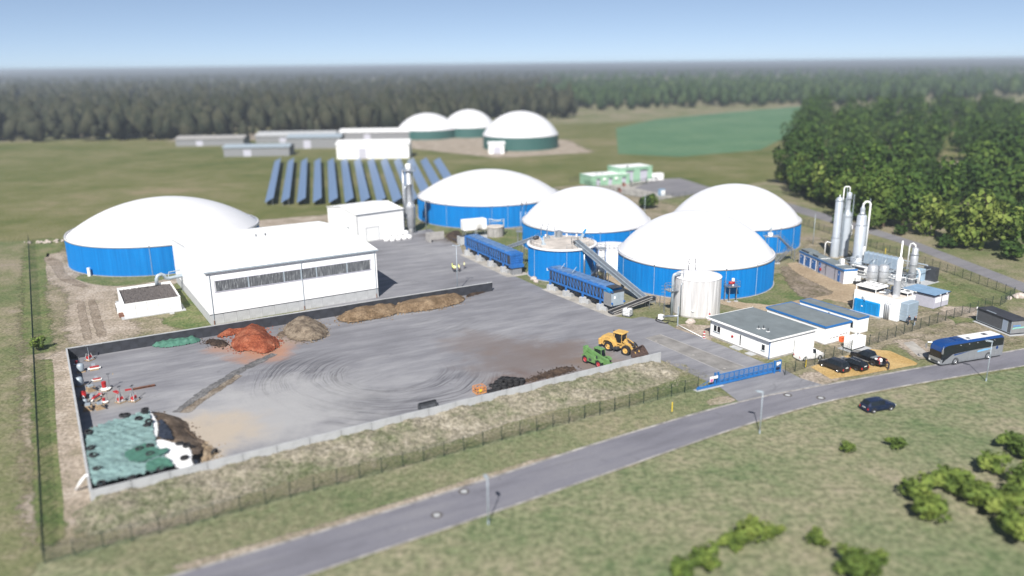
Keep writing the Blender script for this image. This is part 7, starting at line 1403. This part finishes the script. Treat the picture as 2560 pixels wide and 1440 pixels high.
def tree(label, x, y, k, s, grp):
    r = thing('broadleaf_tree', label, 'tree', (x, y, 0), rng.uniform(0, 6.28), grp); put('trunk', TR[k][1], r); put('crown', TR[k][0], r, (0, 0, -3.4)); r.scale = (s, s, s*rng.uniform(.92, 1.12)); return r
edge = P((1985,470),(2050,505),(2130,545),(2220,585),(2330,612),(2440,640),(2560,655),(2680,668)); ed2 = dense([Vector(p) for p in edge], 5.0, False); wood_lb = ['tall dark leafed tree at the edge of the wood across the back road', 'broad dark tree at the edge of the wood across the back road', 'bright green tree at the edge of the wood across the back road', 'narrow dark tree at the edge of the wood across the back road', 'small bright tree at the edge of the wood across the back road']
for i, e in enumerate(ed2):
    k = int(rng.integers(0, 5)); tree(wood_lb[k], e.x+rng.normal()*1.5+3, e.y+rng.normal()*2+9, k, rng.uniform(.8, 1.1), 'trees along the wood edge: kind %d' % (k+1))
# the deeper wood behind that edge and the far forest: one mass each
def blob_forest(name, pts, m, hmin, hmax, seed, sub=1):
    rr = np.random.default_rng(seed); bm = bmesh.new(); bmesh.ops.create_icosphere(bm, subdivisions=sub, radius=1); bv = np.array([v.co[:] for v in bm.verts]); bf = np.array([[v.index for v in f.verts] for f in bm.faces]); bm.free(); n = len(pts); V = np.zeros((n, len(bv), 3)); 
    for i, (x, y) in enumerate(pts):
        h = rr.uniform(hmin, hmax); w_ = h*rr.uniform(.20, .33); j = 1+rr.normal(size=(len(bv),1))*.3; con = 1-np.clip(bv[:,2:3], -1, 1)*rr.uniform(.0, .38); b = bv*j; V[i] = np.hstack([b[:,:2]*con*w_, b[:,2:]*h*.46+h*.54])+[x, y, 0]
    F = (bf[None]+(np.arange(n)*len(bv))[:,None,None]).reshape(-1, 3); me = bpy.data.meshes.new(name); me.vertices.add(n*len(bv)); me.vertices.foreach_set('co', V.reshape(-1)); me.loops.add(F.size); me.loops.foreach_set('vertex_index', F.reshape(-1)); me.polygons.add(len(F)); me.polygons.foreach_set('loop_start', np.arange(0, F.size, 3)); me.polygons.foreach_set('loop_total', np.full(len(F), 3)); me.update(); me.validate(); me.materials.append(m); return put(name, me)
def leafy(name, pts, mset, seed, keep=.5):
    """joined leafy trees"""
    rr = np.random.default_rng(seed); cache = []
    for c, t in TR:
        v = np.zeros(len(c.vertices)*3); c.vertices.foreach_get('co', v); cache.append(v.reshape(-1, 3))
    V = []; n5 = 0
    for x, y in pts:
        c = cache[int(rr.integers(0, 5))]; nk = len(c)//5; c = c.reshape(nk, 5, 3); c = c[rr.permutation(nk)[:int(nk*keep)]]; ce = c.mean(1, keepdims=True); c = ((c-ce)*1.25+ce).reshape(-1, 3); a = rr.uniform(0, 6.28); s = rr.uniform(.85, 1.2); q = c.copy(); q[:,0] = (c[:,0]*math.cos(a)-c[:,1]*math.sin(a))*s+x; q[:,1] = (c[:,0]*math.sin(a)+c[:,1]*math.cos(a))*s+y; q[:,2] = np.maximum(q[:,2]-3.2, .1)*s; V.append(q)
    V = np.vstack(V); nf = len(V)//5; me = bpy.data.meshes.new(name); me.vertices.add(len(V)); me.vertices.foreach_set('co', V.reshape(-1)); me.loops.add(len(V)); me.loops.foreach_set('vertex_index', np.arange(len(V))); me.polygons.add(nf); me.polygons.foreach_set('loop_start', np.arange(0, len(V), 5)); me.polygons.foreach_set('loop_total', np.full(nf, 5)); me.update(); me.materials.append(mset); return put(name, me)
WP = [g2(*p) for p in ((1975,440),(2050,490),(2130,530),(2220,570),(2330,600),(2440,625),(2560,640),(2720,650))]; WP = [(x+4, y+16) for x, y in WP]+[(330,260),(520,700),(250,700)]
pts = []
while len(pts) < 330:
    y = 225+475*rng.uniform(0, 1)**1.35; x = rng.uniform(85, 520)
    if pip(np.array([x]), np.array([y]), WP)[0]: pts.append((x, y))
tag(leafy('wood', pts, leaf_d, 5), 'dense dark green wood behind the tree edge across the back road', 'wood', kind='stuff')
# far forest: dense belts with the canopy running on to the horizon
pts = []
def belt(n, f, y0, y1):
    c = 0
    while c < n:
        y = y0*(y1/y0)**rng.uniform(0, 1); x = rng.uniform(-.75, .75)*y*1.05
        if f(x, y): pts.append((x, y)); c += 1
belt(2600, lambda x, y: (x < -.02*y-10 and y > 560+max(-1, x/330)*55) or (x < -20 and y > 640), 520, 1500)
belt(1800, lambda x, y: x > -40 and y > 690+max(0, (x-60))*.55 and not (x > 60 and x < 330 and y < 800+(x-60)*.25), 640, 1500)
belt(2600, lambda x, y: True, 1350, 3400)
leaf_g = leaf_mat('mixed_forest_foliage', (.03,.058,.024), (.058,.098,.04), (.10,.14,.055))
tag(blob_forest('far_forest', [p for p in pts if p[0] < .05*p[1]+30*math.sin(p[1]*.01)], leaf_p, 9, 24, 4), 'dark brownish forest stretching from behind the meadow to the horizon', 'forest', kind='stuff')
tag(blob_forest('far_forest', [p for p in pts if p[0] >= .05*p[1]+30*math.sin(p[1]*.01)], leaf_g, 9, 23, 6), 'green mixed forest behind the crop field', 'forest', kind='stuff')
# closed canopy beyond
xs = np.linspace(-9000, 9000, 140); ys = np.geomspace(3000, 14500, 70); vs = [(x/9000*.85*y, y, 8+min(2.5, abs(rng.normal()))*3.5+max(0, (y-4500)/10000)*(13+7*math.sin(x*.0011+1)+5*math.sin(x*.0031))) for y in ys for x in xs]; fs = [(i*140+j, i*140+j+1, (i+1)*140+j+1, (i+1)*140+j) for i in range(69) for j in range(139)]
tag(MB().add(vs, fs).build('forest_canopy', leaf_p), 'distant forest canopy along the horizon', 'forest', kind='stuff')
# shrubs
SH = [tree_meshes(30+i, 3.4, 1.55, lm, 420, .26) for i, lm in enumerate((leaf_d, leaf_l))]
def shrub(label, p, k, s, grp=None):
    r = thing('shrub', label, 'shrub', (p[0], p[1], 0), rng.uniform(0, 6), grp); put('stem', SH[k][1], r); o = put('foliage', SH[k][0], r); o.location.z = -.35; r.scale = (s, s, s*.95); return r
shrub('round dark green shrub beside the slim mast', at(1615,521), 0, 1.55); shrub('bright green shrub next to the dark round shrub', at(1629,520), 1, 1.35); shrub('small bright bush at the side fence beside the sandy strip', at(93,876), 1, .75); shrub('small tree with bright leaves behind the thick steel column', at(2172,575), 1, 1.7); shrub('dark shrub at the far end of the rear fence near the columns', at(2105,560), 0, 1.2)
for i, (x, y, s) in enumerate(((1880,1350,.75),(1830,1370,.6),(1930,1345,.5),(2290,1255,.9),(2360,1225,.9),(2420,1240,.8),(2470,1180,.8),(2330,1300,.9),(2450,1265,.85),(2500,1290,.9),(2540,1350,1.0),(2520,1120,.7),(2560,1150,.8),(1760,1420,.7),(1700,1440,.6),(2040,1365,.5),(2140,1440,.9),(2180,1430,.7),(2560,1225,.9),(2540,1260,.8),(2240,1120,.5),(2120,1130,.45))):
    shrub('low bright green shrub on the near verge of the street', at(x, y), 1, s, 'shrubs on the near verge').scale = (s*1.3, s*1.3, s*.9)
o = at(112, 606); r = thing('stone_pile', 'pile of pale field stones behind the wide tank at the fence end', 'stones', o); bms = [boulder_mesh(40+i) for i in range(4)]
for i in range(26):
    s_ = rng.uniform(.25, .55); q = put('stone', bms[i % 4], r, (rng.normal()*2.6, rng.normal()*.8, .2*s_+.35*abs(rng.normal())*s_), rng.uniform(0, 6)); q.scale = (s_, s_, s_)
# weeds and bushes at the foot of the wood edge
for i, e in enumerate(ed2[::2]): shrub('dark bush at the foot of the wood edge across the back road', (e.x+rng.normal()*1.5+1, e.y+rng.normal()*1.5+5), 0, rng.uniform(.9, 1.5), 'bushes under the wood edge')
# grass tufts
def tufts(name, n, gen, m, h0, h1):
    V = np.zeros((n, 9, 3)); i = 0
    while i < n:
        x, y, z = gen(); h = rng.uniform(h0, h1)
        for b in range(3):
            a = rng.uniform(0, 6.28); dx, dy = math.cos(a), math.sin(a); w_ = h*.22; ox, oy = rng.normal(size=2)*h*.5; V[i, b*3] = (x+ox-dy*w_, y+oy+dx*w_, z-.02); V[i, b*3+1] = (x+ox+dy*w_, y+oy-dx*w_, z-.02); V[i, b*3+2] = (x+ox+dx*h*.6, y+oy+dy*h*.6, z+h)
        i += 1
    V = V.reshape(-1, 3); me = bpy.data.meshes.new(name); me.vertices.add(len(V)); me.vertices.foreach_set('co', V.reshape(-1)); me.loops.add(len(V)); me.loops.foreach_set('vertex_index', np.arange(len(V))); k = len(V)//3; me.polygons.add(k); me.polygons.foreach_set('loop_start', np.arange(0, len(V), 3)); me.polygons.foreach_set('loop_total', np.full(k, 3)); me.update(); me.materials.append(m); return put(name, me)
tuft_m = ground_mat('grass_blades', [(.24,(.12,.145,.07)),(.40,(.205,.205,.135)),(.54,(.275,.25,.19)),(.72,(.39,.355,.29))], .10, 1.7, 0)
bo = bpy.data.objects['berm']; bv = np.array([v.co[:] for v in bo.data.vertices])
def g_berm(): v = bv[int(rng.integers(0, len(bv)))]; return v[0]+rng.normal()*.15, v[1]+rng.normal()*.15, v[2]
tag(tufts('grass', 20000, g_berm, tuft_m, .05, .2), 'dry grass tufts growing on the berm', 'grass', kind='stuff')
tuft_g = ground_mat('verge_grass_blades', [(.25,(.12,.165,.075)),(.47,(.185,.20,.112)),(.62,(.24,.23,.145)),(.78,(.30,.26,.19))], .09, 2, 0); F0, F1 = np.array(g2(110,1412)), np.array(g2(1740,975)); K0, K1 = np.array(g2(440,1438)), np.array(g2(1836,1002))
def g_verge(): t = rng.uniform(0, 1); u = rng.uniform(.02, .97); p = (F0*(1-t)+F1*t)*(1-u)+(K0*(1-t)+K1*t)*u; return p[0], p[1], .0
tag(tufts('grass', 30000, g_verge, tuft_g, .04, .15), 'short grass on the verge between fence and street', 'grass', kind='stuff')
# ------------------------------------------------------------------ background: pale green buildings, far plant, solar field
def green_building():
    for lb, px, W_, D_, h in (('lower pale green building with flat white roof and small doors', (1478,466), 17, 9, 3.6), ('taller pale green building with two roller doors behind the other', (1548,458), 15, 9, 5.6)):
        o = at(*px); r = thing('green_building', lb, 'building', (o.x, o.y, 0), R(24)); MB().box(0, W_, 0, D_, 0, h).build('wall', pale_green, r); ro = MB().box(-.15, W_+.15, -.15, D_+.15, h, h+.25).build('roof', pale_green, r); MB().box(.4, W_-.4, .4, D_-.4, h+.25, h+.3).build('roof_membrane', white_clad, ro)
        if h < 4:
            for x in (2.2, 7.5, 13.6): d = MB().box(x, x+1.6, -.05, 0, .05, 2.5).build('door', shed_lilac, r); MB().box(x, x+1.6, -.5, -.05, 2.55, 2.7).build('canopy', steel_dark, d)
            for x in (5.2, 10.4): MB().box(x, x+.9, -.5, 0, 2.0, 2.8).build('air_conditioner', white, r)
            for x in (4, 6.5): MB().cyl((x, 3, h+.3), .15, .7, 8).build('roof_vent', steel_dark, ro)
        else:
            for x in (3.0, 9.5): d = MB().box(x, x+3.2, -.06, 0, .05, 4.4).build('roller_door', shed_lilac, r); MB().box(x-.2, x+3.4, -.4, -.06, 4.45, 4.7).build('canopy', steel_dark, d)
            MB().cyl((4, .8, h+.3), .3, .6, 10).build('roof_vent', steel_dark, ro)
green_building()
o = at(1652, 490); r = thing('transformer_box', 'pale blue transformer box at the fence of the asphalt lot', 'cabinet', o, R(30)); MB().box(0,1.9,0,1.5,.1,2.1).build('housing', shed_roof, r); MB().box(.1,.9,-.04,0,.3,1.9).box(1.0,1.8,-.04,0,.3,1.9).build('doors', white, r); MB().box(-.05,1.95,-.05,1.55,2.1,2.25).build('lid', shed_roof, r); MB().box(-.3,2.2,-.3,1.8,0,.1).build('slab', concrete_light, r)
for lb, x, y in (('white storage container behind the asphalt lot', 1632, 452),): o = at(x, y); r = thing('storage_container', lb, 'container', o, R(24)); MB().box(0,5,0,2.5,.1,2.7).build('body', white, r); MB().box(5,5.05,.2,2.3,.2,2.5).build('doors', shed_lilac, r); MB().box(-.1,5.1,-.1,2.6,0,.1).build('slab', concrete, r)
a = at(1575, 466); b = at(1618, 458); r = thing('lot_gate', 'dark green sliding gate before the pale green buildings', 'gate', a, ang(a, b)); L_ = (b.xy-a.xy).length; MB().box(0,L_,-.08,.08,.1,.4).box(0,L_,-.05,.05,1.9,2.0).build('rails', green_fence, r); m = MB(); [m.box(k*.4-.02,k*.4+.02,-.02,.02,.4,1.9) for k in range(int(L_/.4)+1)]; m.build('bars', green_fence, r); [MB().box(x-.12,x+.12,.1,.3,0,2.3).build('post', green_fence, r) for x in (.4, L_)]
for lb, x, y in (('red fire point cabinet with extinguisher at the lot fence', 1546, 480), ('red cabinet beside the small green doors', 1557, 466)): o = at(x, y); r = thing('fire_cabinet', lb, 'cabinet', o, R(24)); MB().box(0,.9,0,.5,0,1.5).build('box', rust, r); MB().cyl((1.1,.1,0), .14, .8, 10).build('extinguisher', red_paint, r)
far_green = mat('dark_green_tank_sheet', (.03,.10,.09), .6, var=.1)
def far_tank(label, px, py, R_, hw, hd):
    c = at(px, py); r = thing('far_tank', label, 'tank', (c.x, c.y+R_, 0)); MB().lathe([(R_,0),(R_,hw)], 64).build('wall', far_green, r, smooth=True); MB().lathe([(R_+.05,hw-.05),(R_+.12,hw),(R_+.12,hw+.5),(R_,hw+.6)], 64).build('rim', membrane, r); rho = (R_*R_+hd*hd)/(2*hd); zc = hw+hd-rho; a1 = math.asin(R_/rho); MB().lathe([(rho*math.sin(a1*(1-i/14)), zc+rho*math.cos(a1*(1-i/14))+.4) for i in range(15)], 64).build('dome', membrane, r, smooth=True)
far_tank('distant white dome with green wall farthest into the meadow side', 1062, 350, 19, 5.5, 9.5); far_tank('middle distant white dome with green wall', 1170, 345, 17, 6, 10.5); far_tank('largest distant white dome with dark green wall at the field side', 1303, 378, 21, 7, 12.5)
def far_shed(label, px, py, W_, D_, h, m, rm):
    o = at(px, py); r = thing('farm_building', label, 'building', (o.x, o.y, 0), R(2)); MB().box(0, W_, 0, D_, 0, h).build('wall', m, r); MB().ext_x([(-.6,h),(D_/2,h+D_*.10),(D_+.6,h),(D_+.6,h+.2),(D_/2,h+D_*.10+.25),(-.6,h+.2)], -.5, W_+.5).build('roof', rm, r); MB().box(W_*.3, W_*.3+4, -.06, 0, 0, h*.75).build('door', shed_lilac, r)
far_shed('distant white farm shed in front of the far domes', 843, 398, 36, 16, 7, white_clad, white_clad); far_shed('distant pale shed with grey roof at the meadow edge', 720, 372, 30, 14, 6, kiosk_end, lamp_paint); far_shed('distant low shed with brown wall at the forest edge', 560, 392, 34, 12, 4.5, kiosk_end, lamp_paint); far_shed('distant small white hut by the green wall of the far domes', 1222, 385, 8, 8, 5, white_clad, white_clad)
far_shed('distant long shed with pale roof left of the far domes', 850, 352, 50, 16, 5, kiosk_end, white_clad); far_shed('distant broad pale roof at the edge of the farmyard', 640, 358, 48, 20, 4, kiosk_end, concrete_light); far_shed('distant grey roofed barn nearest the forest edge', 440, 366, 40, 14, 4, kiosk_end, concrete)
sheet('farmyard', P((430,352),(560,345),(1000,365),(1250,392),(1460,380),(1400,350),(1000,335),(600,335)), dirt_m, .02, soft=8)
panel_m = mat('solar_glass', (.13,.20,.33), .35, var=.1)
for i in range(13):
    a = Vector(g2(696+i*33, 408)); b = Vector(g2(696+i*33+(i-3)*7, 514)); L_ = (b-a).length; r = thing('solar_row', 'long tilted row of blue solar panels on the meadow behind the hall', 'solar panel', (*a, 0), ang(a, b), 'rows of the solar field'); tb = MB().add([(0,-1.6,1.0),(L_,-1.6,1.0),(L_,1.4,2.6),(0,1.4,2.6),(0,-1.6,1.06),(L_,-1.6,1.06),(L_,1.4,2.66),(0,1.4,2.66)], [(3,2,1,0),(4,5,6,7),(0,1,5,4),(1,2,6,5),(2,3,7,6),(3,0,4,7)]).build('panels', panel_m, r); lg = MB()
    for k_ in range(int(L_/6)+1): lg.bar((k_*6,-1.0,0),(k_*6,-1.0,1.35),.12).bar((k_*6,.9,0),(k_*6,.9,2.4),.12)
    lg.build('posts', steel, r)
hooked_pipe('grey vent pipe with hooked hood rising before the wide tank', 1302, 578, 0, 9.0, 'hooked vent pipes by the wide tank'); hooked_pipe('grey vent pipe with hooked hood rising before the wide tank', 1314, 579, 0, 9.2, 'hooked vent pipes by the wide tank')

# ------------------------------------------------------------------ air
hz = MB().box(-14000, 14000, -400, 15400, -1.2, 48).build('haze', bpy.data.materials.new('haze_air')); tag(hz, kind='stuff')
hm = hz.data.materials[0]; hm.use_nodes = True; hn = hm.node_tree; hn.nodes.remove(hn.nodes['Principled BSDF']); pv = hn.nodes.new('ShaderNodeVolumePrincipled'); pv.inputs['Density'].default_value = .00026; pv.inputs['Color'].default_value = (.78, .86, .95, 1); pv.inputs['Anisotropy'].default_value = .2; hn.links.new(pv.outputs[0], hn.nodes['Material Output'].inputs['Volume'])
